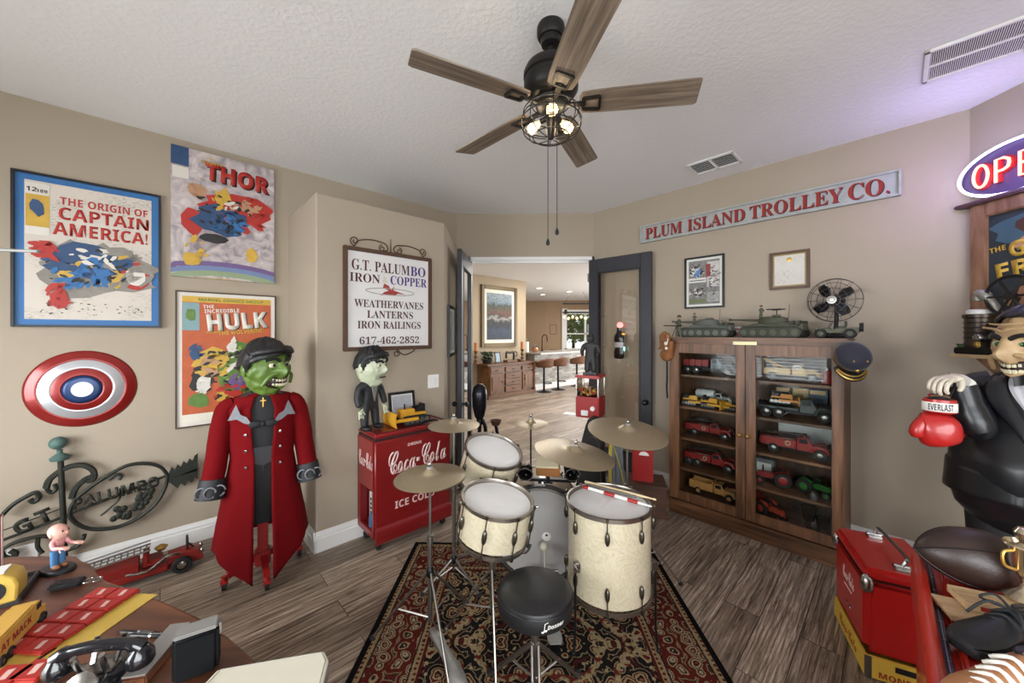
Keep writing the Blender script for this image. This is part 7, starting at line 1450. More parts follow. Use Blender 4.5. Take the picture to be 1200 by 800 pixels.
def chest_y(x, z):
    rx, ry, _ = lerp_prof(min(1, max(0, ((z-.60)/(1.43-.60)))), [(a, b, c) for a, b, c in BP]); 
    best = min(range(len(BP)-1), key=lambda i: 0 if BP[i][2] <= z <= BP[i+1][2] else 1); a, b = BP[best], BP[best+1]; f = (z-a[2])/(b[2]-a[2]); rx = a[0]+(b[0]-a[0])*f; ry = a[1]+(b[1]-a[1])*f
    return -(ry*sqrt(max(.02, 1-(x/rx)**2))+.05*math.exp(-((z-.95)/.2)**2)*sqrt(max(.02, 1-(x/rx)**2)))
m = MB()
def shf(u, v): z = 1.40-.24*v; hw = .035+.065*sin(pi*min(1, v*1.0+.25))*(1-v*.75); x = (u-.5)*2*hw; return (x, chest_y(x, z)-.008+.003*cos(u*2*pi*6), z)
m.grid(shf, 40, 14); m.make('pleated_shirt', SHIRT, jk)
for s in (-1, 1):
    m = MB()
    def lpf(u, v, s=s): z = 1.41-.30*v; w0 = .04+.065*sin(pi*min(1, v+.25))*(1-v*.75); ww = .07*sin(pi*min(1, v*.9+.12))+.006; x = w0+ww*u; return (s*x, chest_y(x, z)-.014-.006*sin(pi*u), z)
    m.grid(lpf, 8, 16); m.make('lapel', mat('satin_lapel', '232327', .28), jk, solid=.006)
m = MB(); [m.prism([(0, -.012), (s*.075, -.035), (s*.08, .035), (0, .012)], -.025, .0) for s in (-1, 1)]; m.ball((0, -.014, 0), (.016, .018, .018), 10); m.make('bow_tie', BLACK, jk, loc=(0, chest_y(0, 1.385)-.022, 1.385)); 
m = MB(); m.prism([(-.03, -.012), (.035, -.012), (.03, .01), (.012, .005), (.0, .035), (-.012, .008), (-.028, .02)], -.012, 0); m.make('red_pocket_square', REDB, jk, loc=(.145, chest_y(.145, 1.23)-.012, 1.235), rot=(0, 0, radians(28)))
m = MB(); [m.ball((-.0, chest_y(0, z)-.012, z), .01, 10) for z in (1.06, .96)]; m.make('jacket_buttons', BLACK, jk)
# arms; the bent one on the photo's side holds the gloves up
def to_local(w): return Matrix.Rotation(radians(52), 4, 'Z') @ (Vector(w)-t.location)
hw = on_t(1112, 441, 1.74); rl = Matrix.Rotation(radians(52), 4, 'Z'); hl = to_local(hw); sh = Vector((-.20, -.02, 1.30)); wr = hl+rl @ Vector((.075, .02, -.045)); el = to_local(on_t(1146, 500, 1.72))
m = MB(); m.tube(smooth_pts([(-.13, 0, 1.33), sh, (sh+el)/2+Vector((-.02, 0, 0)), el, (el+wr)/2+Vector((0, 0, -.02)), wr], 5), [.085]*6+[.070]*8+[.060]*7+[.054]*5, 16); m.make('sleeve', LEATH, jk)
m = MB(); d_ = (hl-wr).normalized(); m.cyl(wr-d_*.01, wr+d_*.028, .05, .046); m.make('shirt_cuff', PAPER, jk)
sh2 = Vector((.20, 0, 1.30)); m = MB(); m.tube(smooth_pts([(.13, 0, 1.33), sh2, (.33, .02, 1.12), (.34, -.02, .98), (.31, -.10, .82)], 5), [.085]*6+[.078]*5+[.065]*5+[.056]*5, 16); m.make('sleeve', LEATH, jk)
def hand(parent, at, fwd, up, sc, m_, name='hand', curl=1.0, mirror=1):
    f = fwd.normalized(); u = (up-f*up.dot(f)).normalized(); s = f.cross(u)*mirror; P = [(*(at-f*.03*sc), .024*sc, .024*sc), (*(at+f*.02*sc), .034*sc, .02*sc), (*(at+f*.055*sc), .036*sc, .018*sc)]; E = [(0, 1), (1, 2)]
    for i, ln in enumerate((.85, 1.0, .93, .75)):
        o = s*(i-1.5)*.019*sc; b = at+f*.075*sc+o; k1 = b+f*.030*ln*sc-u*.008*curl*sc; k2 = k1+f*.014*ln*sc-u*.026*ln*curl*sc; k3 = k2-f*.012*curl*sc-u*.020*ln*sc
        n0 = len(P); P += [(*b, .0095*sc, .0095*sc), (*k1, .009*sc, .009*sc), (*k2, .0085*sc, .0085*sc), (*k3, .0075*sc, .0075*sc)]; E += [(2, n0), (n0, n0+1), (n0+1, n0+2), (n0+2, n0+3)]
    a1 = at+f*.015*sc-s*.034*sc-u*.006*sc; a2 = a1+f*.028*sc-s*.012*sc-u*.022*sc; a3 = a2+f*.02*sc-u*.018*sc; n0 = len(P); P += [(*a1, .013*sc, .013*sc), (*a2, .0105*sc, .0105*sc), (*a3, .009*sc, .009*sc)]; E += [(1, n0), (n0, n0+1), (n0+1, n0+2)]
    return skin(name, P, E, m_, parent, sub=2)
GLV = mat('pale_hand', 'c9bfae', .55, var=.1)
hand(t, hl+rl @ Vector((.02, 0, -.005)), rl @ Vector((-.85, -.25, -.10)), rl @ Vector((-.2, -.1, 1)), 1.05, GLV, curl=1.25)
hand(t, Vector((.305, -.125, .78)), Vector((-.05, -.4, -1)), Vector((1, -.2, 0)), 1.05, GLV, mirror=-1)
hd = bpy.data.objects.new('head', None); COL.objects.link(hd); hd.parent = t; hd.location = (0, -.045, 1.535); hd.rotation_euler = (radians(6), 0, radians(-40))
face(hd, 1.12, SKINP, mat('slick_black_hair', '1a1a1d', .35), True, .42, .22, front=.72, rough=.008, fringe=False)
m = MB(); [m.ball((s*.045, -.137, .028), (.006, .003, .006), 8) for s in (-1, 1)]; m.make('green_irises', mat('iris_green', '3f8a4c', .3), hd)
m = MB(); m.tube([(0, 0, 1.37), (0, -.015, 1.45)], [.072, .066], 18); m.make('neck', SKINP, t)
m = MB(); m.tube(smooth_pts([(-.10, -.125, .105), (-.03, -.155, .10), (0, -.16, .09), (.03, -.155, .10), (.10, -.125, .105)], 4), .006, 5); m.tube(smooth_pts([(-.06, -.14, .125), (0, -.155, .12), (.06, -.14, .125)], 4), .005, 5); m.make('brow_wrinkles', SKINP, hd)
# boxing gloves hung from the raised hand
gl = on_t(1101, 497, 1.74); GRED = mat('glove_red', 'a81c1a', .35, var=.06, coat=.3)
rzg = radians(-42)
for i, (dx, dy, lab) in enumerate(((0, 0, 'red boxing glove with white lettered cuff hanging in front'), (.03, .138, 'second red boxing glove hanging behind the lettered one'))):
    R_ = Matrix.Rotation(rzg, 4, 'Z'); o_ = R_ @ Vector((dx, dy, 0)); g = thing('boxing_glove', lab, 'boxing glove', gl+o_+Vector((0, 0, .005*i)), rzg, 'boxing gloves'); g.scale = (.74, .72, 1)
    P = [(0, 0, .06, .085, .066), (0, -.005, .0, .112, .085), (0, -.012, -.06, .115, .088), (.012, -.01, -.105, .085, .07), (-.06, -.03, .0, .05, .048), (-.105, -.045, -.035, .046, .046), (-.10, -.045, -.075, .038, .04)]
    skin('glove_body', P, [(0, 1), (1, 2), (2, 3), (1, 4), (4, 5), (5, 6)], GRED, g)
    m = MB(); m.lathe([(.066, .055), (.074, .06), (.076, .075), (.073, .118), (.066, .122), (.064, .06)], 28, sy=.78); m.make('cuff', GRED, g)
    m = MB(); m.lathe([(.0775, .064), (.0765, .106)], 28, sy=.78, cap=False); b_ = m.make('white_cuff_band', PAPER, g, solid=.001)
    if i == 0:
        o = text('EVERLAST', TXTBK, g, (0, 0, .085), w=.105, h=.03, style='bold')
        for v in o.data.vertices: a = v.co.x/.072; yy = v.co.y; v.co = Vector((.0785*sin(a), -.0785*.78*cos(a)+yy, v.co.z))
    hk = Matrix.Diagonal((1/.74, 1/.72, 1, 1)) @ Matrix.Rotation(-rzg, 4, 'Z') @ (hw-Vector(g.location)+Vector((0, 0, .01)))
    m = MB(); m.tube(smooth_pts([(-.03, -.02, .115), (-.02, -.02, .14), hk*.8, hk, hk*.8+Vector((.03, .0, .0)), (.03, -.02, .115)], 5), .006, 6); m.tube(smooth_pts([(-.05, -.03, .12), (-.01, -.06, .13), (.03, -.045, .125), (.05, -.02, .115)], 5), .008, 6); m.make('laces', BLACK, g)
    m = MB(); m.ball((.0, -.015, .128), (.045, .03, .016), 12); m.make('inner_lining', mat('glove_lining', '7d5a40', .7), g)
# ------------------------------------------------------------------ corner wall: poster, neon sign, projector shelf
sO, zO = on_X(1149, 206, XK-.054); sP, zP = on_X(1174.5, 199, XK-.054); sl_, zl_ = on_X(1124, 211, XK-.054); pitch = (sP-sO)*1.02; cx = sO+1.5*pitch; hwid = cx-sl_; zc = (zO+zP)/2
t = thing('neon_open_sign', 'glowing oval neon open sign with blue-white ring and red letters', 'neon sign', (XK-.004, -cx, zc), RX)
m = MB(); m.prism([(hwid*1.03*cos(2*pi*i/48), .165*sin(2*pi*i/48)) for i in range(48)], -.022, -.012); [m.cyl((x, 0, z), (x, -.015, z), .012, n=10) for x in (-hwid*.6, hwid*.6) for z in (-.06, .06)]; m.make('backing_board', mat('neon_back', '4a3a5c', .4), t)
m = MB(); m.torus((0, -.05, 0), hwid, .0085, 'y', 64, 8, sy=.15/hwid); m.make('neon_ring', mat('neon_blue_white', 'd6dcff', .4, emit=3.2), t)
LT = {'O': [[(.5+.42*cos(a), .5+.5*sin(a)) for a in [2*pi*i/20 for i in range(21)]]], 'P': [[(.12, 0), (.12, 1), (.55, 1), (.82, .88), (.85, .72), (.78, .55), (.5, .47), (.14, .47)]], 'E': [[(.85, 1), (.14, 1), (.14, 0), (.88, 0)], [(.14, .52), (.75, .52)]], 'N': [[(.1, 0), (.1, 1), (.85, 0), (.85, 1)]]}
lw, lh = pitch*.80, .135
m = MB(); b_ = MB()
for i, ch in enumerate('OPEN'):
    for st_ in LT[ch]:
        pts = [(-1.5*pitch+i*pitch-lw/2+p[0]*lw, -.05, -lh/2+p[1]*lh) for p in st_]; m.tube(pts, .0075, 8); b_.tube([(p[0], -.024, p[2]) for p in pts], .016, 6)
m.make('neon_letters', mat('neon_red', 'ff8a6a', .4, emit=4), t); b_.make('letter_backing', mat('letter_back_red', 'a01c2c', .4), t)
point('neon_glow', (XK-.30, -cx+.02, zc), 7.0, (.46, .40, 1.0), .14)
# framed film poster
s0, zt_ = on_X(1143, 243); zb_ = 1.50; w = .80; PF = wood('poster_frame_wood', '6e4a34', '9a755a', .5, (20, 20, 3))
h = zt_-zb_
t = framed('film_poster', 'wood framed film poster with yellow title under the neon sign', 'poster', (XK-.002, -(s0+w/2), zb_+h/2), RX, w, h, .085, .04, PF, mat('film_poster_dark', '2c3438', .5, var=.4, vscale=8))
y = -t['iy']; W2, H2 = w/2-.085, h/2-.085
panel([('sky_patch', blob(.0, H2-.12, W2*.96, .11, 18, .12, 51), mat('film_blue', '3f5a66', .5, var=.3), y), ('dark_shape', blob(.0, H2-.10, .2, .09, 14, .15, 52), mat('film_brown', '4d3226', .5, var=.3), y+.0012), ('tan_patch', blob(-.04, H2-.2, .16, .06, 11, .2, 53), PSK, y+.0024), ('tan_panel', blob(0, -.16, .24, .09, 14, .2, 54), mat('film_skin', '9a6e50', .5, var=.4, vscale=12), y+.0012), ('yellow_patch', blob(-.1, -.3, .18, .06, 11, .15, 55), PY, y+.0024), ('red_patch', blob(.15, -.02, .08, .05, 10, .2, 56), PR_, y+.0012)], t)
text('THE', PY, t, (-.27, -y-.004, .155), h=.03, rot=(0, radians(-8), 0)); text('GHOST', PY, t, (-.02, -y-.004, .165), w=.40, h=.095, rot=(0, radians(-8), 0), off=.02); text('OF', PY, t, (.25, -y-.004, .2), h=.04); text('FRANK', PY, t, (-.05, -y-.004, .05), w=.46, h=.09, rot=(0, radians(-8), 0), off=.02)
m = MB(); m.box((0, -.035, h/2+.012), (w+.12, .075, .024), bev=.008); m.make('top_ledge', mat('ledge_purple_brown', '5b3f45', .45), t)
# shelf with projector and reel
xs_ = 2.70; sa, zs = on_X(1112, 412, xs_); zs -= .01; wS = .62
t = thing('wall_shelf', 'small wooden wall shelf carrying the film projector', 'shelf', (XK-.002, -(sa+wS/2), zs), RX)
m = MB(); m.box((0, -.11, -.011), (wS, .218, .022), bev=.004); m.make('board', WDL, t); m = MB(); [m.prism([(-.002, -.022), (-.002, -.17), (-.03, -.15), (-.17, -.03), (-.17, -.022)], x-.012, x+.012, plane='yz').make('bracket', PF, t) for x, m in ((-.2, MB()), (.2, MB()))]
def on_shelf(dx, dy): return Vector((XK-.002+dy, -(sa+dx), zs+.0008))
PJ = mat('projector_dark', '2b2825', .4, .5, var=.15); BRZ = mat('projector_bronze', '4a4038', .35, .7)
t = thing('film_projector', 'old dark film projector with spoked reel and lens on the shelf', 'projector', on_shelf(on_X(1149, 370, XK-.14)[0]-sa+.105, -.142), RX)
m = MB(); m.box((0, 0, .02), (.34, .17, .04), bev=.006); m.box((.06, .0, .11), (.16, .12, .15), bev=.012); m.make('body', PJ, t)
m = MB(); m.lathe([(.0, .04), (.066, .04), (.068, .06), (.062, .07), (.062, .215), (.07, .22), (.07, .24), (0, .242)], 28, c=(-.105, 0, 0)); lh_ = m.make('lamp_house', BRZ, t); m = MB(); m.lathe([(.055, .242), (.055, .262), (.045, .27), (0, .272)], 28, c=(-.105, 0, 0)); m.make('lamp_cap', PAPER, lh_); m = MB(); [m.torus((-.105, 0, z), .064, .003, 'z', 28, 5) for z in (.10, .13, .16, .19)]; m.make('cooling_rings', PJ, lh_)
m = MB(); m.lathe([(.02, 0), (.024, .01), (.024, .05), (.018, .06), (0, .06)], 18, M=rot_m((-.03, -.055, .10), (pi/2, 0, 0))); m.lathe([(.014, 0), (.018, .02), (0, .024)], 14, M=rot_m((.03, -.055, .14), (pi/2, 0, 0))); m.make('lens', CHROME, t)
m = MB(); m.tube(smooth_pts([(.05, .02, .17), (.02, .02, .24), (.05, .02, .33)], 5), .014, 8); m.tube(smooth_pts([(.10, .02, .17), (.18, .02, .2), (.24, .02, .2)], 5), .012, 8); m.make('reel_arm', PJ, t)
m = MB(); rc = (.06, -.03, .335); m.torus(rc, .115, .006, 'y', 40, 6); m.torus(rc, .105, .0035, 'y', 40, 6); [m.tube([rc, (rc[0]+.11*cos(2*pi*i/6), rc[1], rc[2]+.11*sin(2*pi*i/6))], .007, 5) for i in range(6)]; m.lathe([(.024, -.01), (.024, .01)], 20, M=rot_m(rc, (pi/2, 0, 0))); m.make('film_reel', PJ, t)
m = MB(); hb = (-.06, -.02, .33); m.tube(smooth_pts([(-.02, 0, .24), (-.035, -.01, .30), (-.075, -.02, .36), (-.10, -.02, .35), (-.10, -.02, .32)], 5), [.02]*8+[.028]*6+[.02]*7, 10); m.make('grey_film_guard', mat('guard_grey', '8b8880', .45, .4), t)
t = thing('green_reel', 'small bobbin of green thread lying on the shelf edge by projector', 'bobbin', on_shelf(on_X(1131, 400, XK-.17)[0]-sa, -.165), RX)
m = MB(); [m.lathe([(0, z), (.04, z), (.04, z+.005), (0, z+.005)], 24) for z in (.0, .055)]; m.make('flanges', BLACK, t); m = MB(); m.lathe([(.034, .005), (.034, .055)], 24); m.make('green_winding', mat('thread_green', '3c6a34', .6, bump=.4, bscale=120), t)
t = thing('brass_fitting', 'little brass lamp fitting between the green bobbin and projector', 'fitting', on_shelf(on_X(1142, 400, XK-.19)[0]-sa+.02, -.192), RX)
m = MB(); m.lathe([(.022, 0), (.024, .01), (.012, .02), (.014, .045), (.02, .05), (.016, .075), (0, .08)], 18); m.make('fitting', BRASS, t)
# ------------------------------------------------------------------ desk at the photo's lower left corner
ZD = .76
def on_d(px, py, z=ZD): return on_z(px, py, z)
edge = [(96, 656), (106, 659), (112, 667), (116, 673), (126, 680), (160, 691), (200, 707), (233, 722), (267, 744), (293, 766), (318, 790), (345, 822)]
out = [on_d(*p).xy for p in edge]
far0 = out[0]; near = out[-1]
poly = [(p.x, p.y) for p in out]+[(near.x-.02, near.y-.25), (near.x-.75, near.y-.55), (far0.x-.95, far0.y-.62), (far0.x-.30, far0.y+.02), (far0.x-.06, far0.y+.03)]
ox, oy = out[4].x-.3, out[4].y-.3
DW = wood('desk_mahogany', '3f2216', '7a4a30', .38, (2.2, 16, 16), 6, .05, .25)
desk = thing('desk', 'brown wooden desk with curved corner, covered with collectables', 'desk', (ox, oy, 0), 0)
loc = [(p[0]-ox, p[1]-oy) for p in poly]
m = MB(); m.prism(loc, ZD-.03, ZD, plane='xy'); m.make('desk_top', DW, desk, bev=.008, smooth=False)
cxm = sum(p[0] for p in loc)/len(loc); cym = sum(p[1] for p in loc)/len(loc)
inn = [(cxm+(p[0]-cxm)*.93, cym+(p[1]-cym)*.93) for p in loc]
m = MB(); m.prism(inn, ZD-.115, ZD-.03, plane='xy'); m.make('apron', DW, desk, smooth=False)
m = MB(); m.prism([(cxm+(p[0]-cxm)*.88, cym+(p[1]-cym)*.88) for p in loc], .06, ZD-.115, plane='xy'); m.make('pedestal', DW, desk, smooth=False)
m = MB(); m.prism([(cxm+(p[0]-cxm)*.90, cym+(p[1]-cym)*.90) for p in loc], 0, .06, plane='xy'); m.make('plinth', DW, desk, smooth=False)
ZT = ZD+.0006
def dthing(name, label, cat, px, py, rz=0, group=None, z=ZT): p = on_z(px, py, z); return thing(name, label, cat, p, rz, group)
def ang(a, b): p, q = on_d(*a), on_d(*b); return math.atan2(q.y-p.y, q.x-p.x)
# pink figurine
PINK = mat('figure_pink', 'cf9090', .5); SKP = mat('figure_skin_pink', 'd29f90', .45)
t = dthing('boy_figurine', 'bald big-headed figurine in pink shirt and blue trousers on oval base', 'figurine', 68, 668, radians(84)); t.scale = (.86, .86, 1)
m = MB(); m.lathe([(0, 0), (.058, 0), (.058, .006), (.052, .012), (0, .012)], 32, sx=.75, sy=1.1); m.make('base', BLACK, t)
m = MB(); [m.tube([(s*.011, 0, .02), (s*.011, .0, .075)], [.011, .012], 12) for s in (-1, 1)]; m.make('blue_trousers', mat('figure_jeans', '3f6f9c', .6), t)
m = MB(); [m.ball((s*.012, -.008, .018), (.011, .019, .009), 10) for s in (-1, 1)]; m.make('shoes', mat('figure_shoes', '8a5a3c', .6), t)
P = [(0, 0, .07, .02, .016), (0, 0, .095, .02, .017), (0, 0, .112, .014, .012), (-.022, -.004, .104, .009, .009), (-.026, -.02, .088, .0075, .0075), (-.022, -.048, .092, .006, .006), (.022, -.004, .104, .009, .009), (.026, -.02, .088, .0075, .0075), (.022, -.048, .092, .006, .006)]
skin('pink_shirt', P, [(0, 1), (1, 2), (2, 3), (3, 4), (4, 5), (2, 6), (6, 7), (7, 8)], PINK, t)
for s in (-1, 1): hand(t, Vector((s*.022, -.052, .092)), Vector((0, -1, .1)), Vector((0, 0, 1)), .26, SKP, mirror=s, curl=.3)
hd = bpy.data.objects.new('head', None); COL.objects.link(hd); hd.parent = t; hd.location = (0, -.006, .137); hd.rotation_euler = (radians(-6), 0, radians(8))
m = MB(); m.grid(lambda u, v: (lambda th, a: (.027*sin(th)*cos(a), .030*sin(th)*sin(a)*(1.25 if sin(a) > 0 else 1)+.006*cos(th), .027*cos(th)))(pi*v, 2*pi*u), 32, 20, cu=True); m.ball((0, -.031, -.004), (.005, .006, .005), 10); [m.ball((s*.027, .003, -.004), (.004, .007, .009), 8) for s in (-1, 1)]; m.make('face', SKP, hd)
m = MB(); [m.ball((s*.010, -.0272, .004), (.003, .002, .004), 8) for s in (-1, 1)]; m.make('eyes', BLACK, hd); m = MB(); m.tube(smooth_pts([(-.009, -.0255, -.012), (0, -.0275, -.014), (.009, -.0255, -.012)], 4), .0013, 5); m.make('lips', TXTRED, hd)
# key fob
t = dthing('key_fob', 'black car key fob with small chain on the desk by figurine', 'key', 79, 687, ang((62, 690), (96, 684)))
m = MB(); m.box((0, 0, .010), (.082, .040, .018), bev=.006, seg=3); m.make('fob_body', BLACK, t); m = MB(); [m.box((-.02+.02*i, 0, .0195), (.012, .016, .002), bev=.0008) for i in range(3)]; m.make('fob_buttons', mat('fob_button', '33343a', .5), t)
m = MB(); m.torus((.052, .0, .008), .014, .0018, 'z', 20, 6); m.torus((.072, .004, .005), .012, .0016, 'z', 20, 6); m.make('key_ring', CHROME, t)
# yellow tin in a dark tray
t = dthing('display_tray', 'dark rectangular frame tray under the yellow tin', 'tray', -24, 706, radians(40)); 
m = MB(); m.box((0, 0, .006), (.20, .17, .012), bev=.003); [m.box((sx*.096, 0, .012), (.010, .17, .022), bev=.003) for sx in (-1, 1)]; [m.box((0, sy*.081, .012), (.20, .010, .022), bev=.003) for sy in (-1, 1)]; m.make('tray', mat('tray_dark', '2c2a28', .35), t)
t = dthing('yellow_tin', 'yellow round-topped tin with dark oval label standing in dark tray', 'tin', -12, 706, radians(40), z=ZT+.0125)
YT = mat('tin_yellow', 'cfae4f', .4, var=.08)
m = MB(); m.prism([(-.062, 0), (.062, 0), (.064, .05), (.056, .075), (.035, .09), (-.035, .09), (-.056, .075), (-.064, .05)], -.04, .04); m.make('tin_body', YT, t, bev=.006); m = MB(); m.lathe([(.03, 0), (.03, .002), (0, .002)], 28, M=rot_m((.012, -.0395, .042), (pi/2, 0, 0)), sy=1.0); l_ = m.make('oval_label', TXTBK, t); m = MB(); m.lathe([(.016, .0021), (.016, .003), (0, .003)], 20, M=rot_m((.012, -.0395, .042), (pi/2, 0, 0))); m.make('portrait_disc', PAPER, l_); m = MB(); m.box((0, 0, .091), (.07, .06, .004), bev=.001); m.make('pale_lid', PAPER, t)
# red box or book end at the picture's rim
t = dthing('red_book', 'tall red hardback standing upright at the desk back by the outlet', 'book', -27, 678, radians(48)); m = MB(); m.box((0, 0, .10), (.10, .03, .2), bev=.002); m.make('cover', REDB, t); m = MB(); m.box((.004, 0, .10), (.096, .024, .196)); m.make('pages', PAPER, t)
# toy delivery van lettered on its side
t = dthing('toy_van', 'long yellow toy truck with lettering on its side, parked at desk edge', 'toy truck', 10, 757, ang((-10, 790), (50, 724)))
m = MB(); m.box((-.03, 0, .045), (.16, .055, .06), bev=.004); m.make('cargo_box', mat('van_yellow', 'd0a34a', .45), t); m = MB(); m.prism([(.052, .014), (.052, .07), (.075, .07), (.088, .045), (.104, .042), (.106, .014)], -.026, .026); c_ = m.make('cab', mat('van_yellow', 'd0a34a', .45), t, bev=.003); m = MB(); m.box((.068, 0, .057), (.02, .054, .016)); m.make('windows', WINDOW, c_, smooth=False)
for x in (-.085, -.055, .082): [wheel(t, x, s*.026, .014, .012) for s in (-1, 1)]
text('AT MACK', TXTRED, t, (-.03, -.0279, .045), w=.12, h=.018)
# yellow card with red packets
pA, pB, pC = on_d(140, 697), on_d(112, 762), on_d(20, 790); rzc = ang((32, 756), (127, 697))
t = thing('yellow_card', 'yellow shop card lying flat on the desk under red packets', 'card', on_d(62, 752), rzc)
m = MB(); m.box((0, 0, .0015), (.37, .205, .002)); m.make('card', YT, t, smooth=False); m = MB(); m.lathe([(.032, .0026), (.032, .0032), (0, .0032)], 28, c=(-.135, -.03, 0), sx=1.3); e_ = m.make('red_oval', TXTRED, t); text('ECP', PAPER, t, (-.135, -.03, .0036), w=.05, h=.022, rot=(-pi/2, 0, 0)); m = MB(); m.box((-.05, -.035, .0029), (.06, .010, .0008)); m.make('printed_line', TXTDK, t, smooth=False)
PKW = mat('packet_print', 'd9b3aa', .5); PK = mat('packet_red', 'a82c28', .45, var=.12, vscale=40); c0 = on_d(87, 727); R2 = Matrix.Rotation(rzc, 4, 'Z')
for i in range(5):
    for j in range(2):
        o_ = R2 @ Vector((-.098+.049*i, .036-.072*j, 0))
        t = thing('red_packet', 'small red foil packet in two rows on the yellow card', 'packet', c0+o_+Vector((0, 0, .0032)), rzc, 'red packets on the yellow card')
        m = MB(); m.box((0, 0, .006), (.046, .069, .011), bev=.003); m.make('wrapper', PK, t); m = MB(); m.box((0, 0, .0118), (.026, .011, .0008), rot=(0, 0, .35)); m.make('white_print', PKW, t, smooth=False)
for i, (px, py) in enumerate([(8, 797), (42, 790)]):
    t = thing('red_packet', ['red foil packet apart from the rows, at picture corner', 'red foil packet lying against the telephone end of the yellow card'][i], 'packet', on_d(px, py)+Vector((0, 0, .0032)), rzc+.1, 'loose red packets'); m = MB(); m.box((0, 0, .006), (.06, .069, .011), bev=.003); m.make('wrapper', PK, t); m = MB(); m.box((0, 0, .0118), (.03, .014, .0008), rot=(0, 0, .35)); m.make('white_print', PKW, t, smooth=False)
# telephone
t = dthing('telephone', 'black desk telephone with handset on chrome cradle', 'telephone', 117, 803, ang((60, 800), (180, 782))); t.scale = (.76, .76, .8)
BAK = mat('bakelite', '17171b', .2, coat=.5)
m = MB(); m.prism([(-.09, 0), (.09, 0), (.075, .035), (.05, .052), (-.05, .052), (-.075, .035)], -.085, .065); m.make('base', BAK, t, bev=.008)
m = MB(); m.tube(smooth_pts([(-.115, 0, .095), (-.08, 0, .112), (0, 0, .120), (.08, 0, .112), (.115, 0, .095)], 6), [.02]*6+[.0165]*13+[.02]*6, 16); m.lathe([(.018, .02), (.032, .0), (.034, -.022), (.03, -.03), (0, -.03)], 24, c=(-.108, 0, .083)); m.lathe([(.018, .02), (.034, .0), (.037, -.024), (.032, -.034), (0, -.034)], 24, c=(.108, 0, .083)); m.make('handset', BAK, t)
m = MB()
for sx in (-1, 1):
    for sy in (-1, 1): m.tube(smooth_pts([(sx*.03, sy*.014, .05), (sx*.034, sy*.03, .085), (sx*.036, sy*.042, .120)], 4), .008, 8)
m.box((0, 0, .055), (.09, .05, .008), bev=.003); m.make('chrome_cradle', CHROME, t)
m = MB(); m.lathe([(.045, 0), (.045, .008), (.03, .012), (0, .012)], 28, M=rot_m((0, -.068, .042), (radians(55), 0, 0))); m.make('dial', CHROME, t)
m = MB(); m.tube(smooth_pts([(-.10, .0, .05), (-.13, -.01, .02), (-.15, .03, .008), (-.12, .08, .006), (-.06, .10, .006)], 6), .005, 6); m.make('cord', BLACK, t)
# pen tray, card box, cream lid
rzp = ang((160, 797), (205, 745)); 
t = dthing('pen_tray', 'grey and wood pen tray between telephone and black box', 'tray', 186, 770, rzp); m = MB(); m.box((0, 0, .012), (.17, .055, .022), bev=.003); m.make('wood_base', DW, t); m = MB(); m.box((0, 0, .0245), (.165, .05, .003), bev=.001); m.make('grey_top', mat('tray_grey', '8d8a86', .5), t)
for i, dxy in enumerate(((-.0, .012), (.01, -.012))):
    p = on_d(162+14*i, 744+3*i); t = thing('pen', ['black and chrome pen lying across the pen tray end', 'second dark pen beside the first on the desk'][i], 'pen', p+Vector((0, 0, .006)), ang((137, 745), (180, 748))+.06*i, 'pens'); m = MB(); m.lathe([(0, -.065), (.003, -.062), (.006, -.045), (.006, .06), (.003, .065), (0, .065)], 14, M=rot_m((0, 0, 0), (0, pi/2, 0))); m.make('barrel', BLACK, t); m = MB(); m.lathe([(.0065, .0), (.0065, .006)], 14, M=rot_m((0, 0, 0), (0, pi/2, 0))); m.box((.022, 0, .0065), (.05, .003, .002)); m.make('clip', CHROME, t)
rzb = ang((203, 770), (262, 748)); 
t = dthing('black_card_box', 'upright black leather card box with grey top on the desk', 'box', 231, 786, rzb-.05)
hb = on_t(231, 738, (on_d(231, 786).y)*1.0).z-ZD; hb = .105
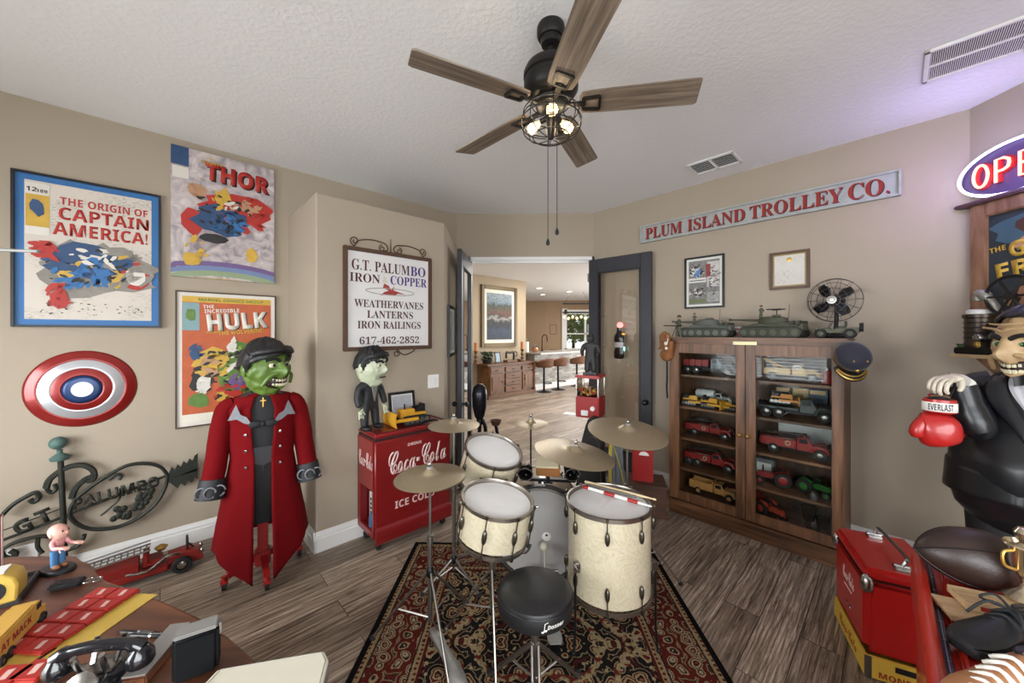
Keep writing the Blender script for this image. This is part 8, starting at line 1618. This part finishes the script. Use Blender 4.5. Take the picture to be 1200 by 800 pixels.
m = MB(); m.box((0, 0, hb/2), (.088, .05, hb), bev=.008, seg=3); m.make('leather_body', mat('box_black', '101113', .8, bump=.1, bscale=150, spec=.15), t); m = MB(); m.box((0, 0, hb+.003), (.084, .046, .008), bev=.003); m.make('grey_lid', mat('lid_grey', '85837f', .5), t); m = MB(); m.box((.046, 0, hb-.012), (.006, .02, .03), bev=.002); m.make('metal_clasp', CHROME, t)
zL = .80; c4 = [on_z(222, 818, zL), on_z(254, 784, zL), on_z(381, 762, zL), on_z(386, 772, zL), on_z(372, 830, zL)]
pts = [(p.x, p.y) for p in c4]+[(on_z(250, 850, zL).x, on_z(250, 850, zL).y)]
cx_ = sum(p[0] for p in pts)/len(pts); cy_ = sum(p[1] for p in pts)/len(pts)
t = thing('cream_case', 'cream coloured flat case with grey rim overhanging the desk end', 'case', (cx_, cy_, ZD+.0006), 0)
lp = [(p[0]-cx_, p[1]-cy_) for p in pts]
m = MB(); m.prism(lp, .0, zL-ZD-.012, plane='xy'); m.make('case_body', mat('case_grey', '6d6b68', .5), t, bev=.004, smooth=False); m = MB(); m.prism([(p[0]*.985, p[1]*.985) for p in lp], zL-ZD-.012, zL-ZD, plane='xy'); m.make('case_lid', mat('case_cream', 'd3cdbb', .45), t, bev=.004, smooth=False)
m = MB(); m.tube([(p[0]*.93, p[1]*.93, zL-ZD+.0004) for p in lp], .0014, 5, closed=True); m.make('lid_groove', mat('groove_grey', '8f8b80', .6), t)
# arm of a floor lamp standing outside the picture
A_ = on_t(45, 294.5, .95); B2 = on_t(-60, 290.5, .95)
t = thing('desk_lamp', 'slim pale metal lamp arm reaching in beside the blue-mounted poster', 'lamp', (B2.x-.12, B2.y-.02, ZT), 0)
o_ = Vector((B2.x-.12, B2.y-.02, ZT)); m = MB(); m.cyl(A_-o_, B2-o_, .0042, n=10); m.tube([B2-o_, (0, 0, B2.z-ZT)], .0042, 8); m.make('arm', mat('lamp_aluminium', '85857f', .5), t); m = MB(); m.cyl((0, 0, .02), (0, 0, B2.z-ZT+.03), .010); m.make('pole', BLKMET, t); m = MB(); m.lathe([(.09, 0), (.09, .015), (.02, .025), (0, .025)], 28); m.make('base', BLKMET, t)
for o in bpy.data.objects:
    if 'iy' in o: del o['iy']
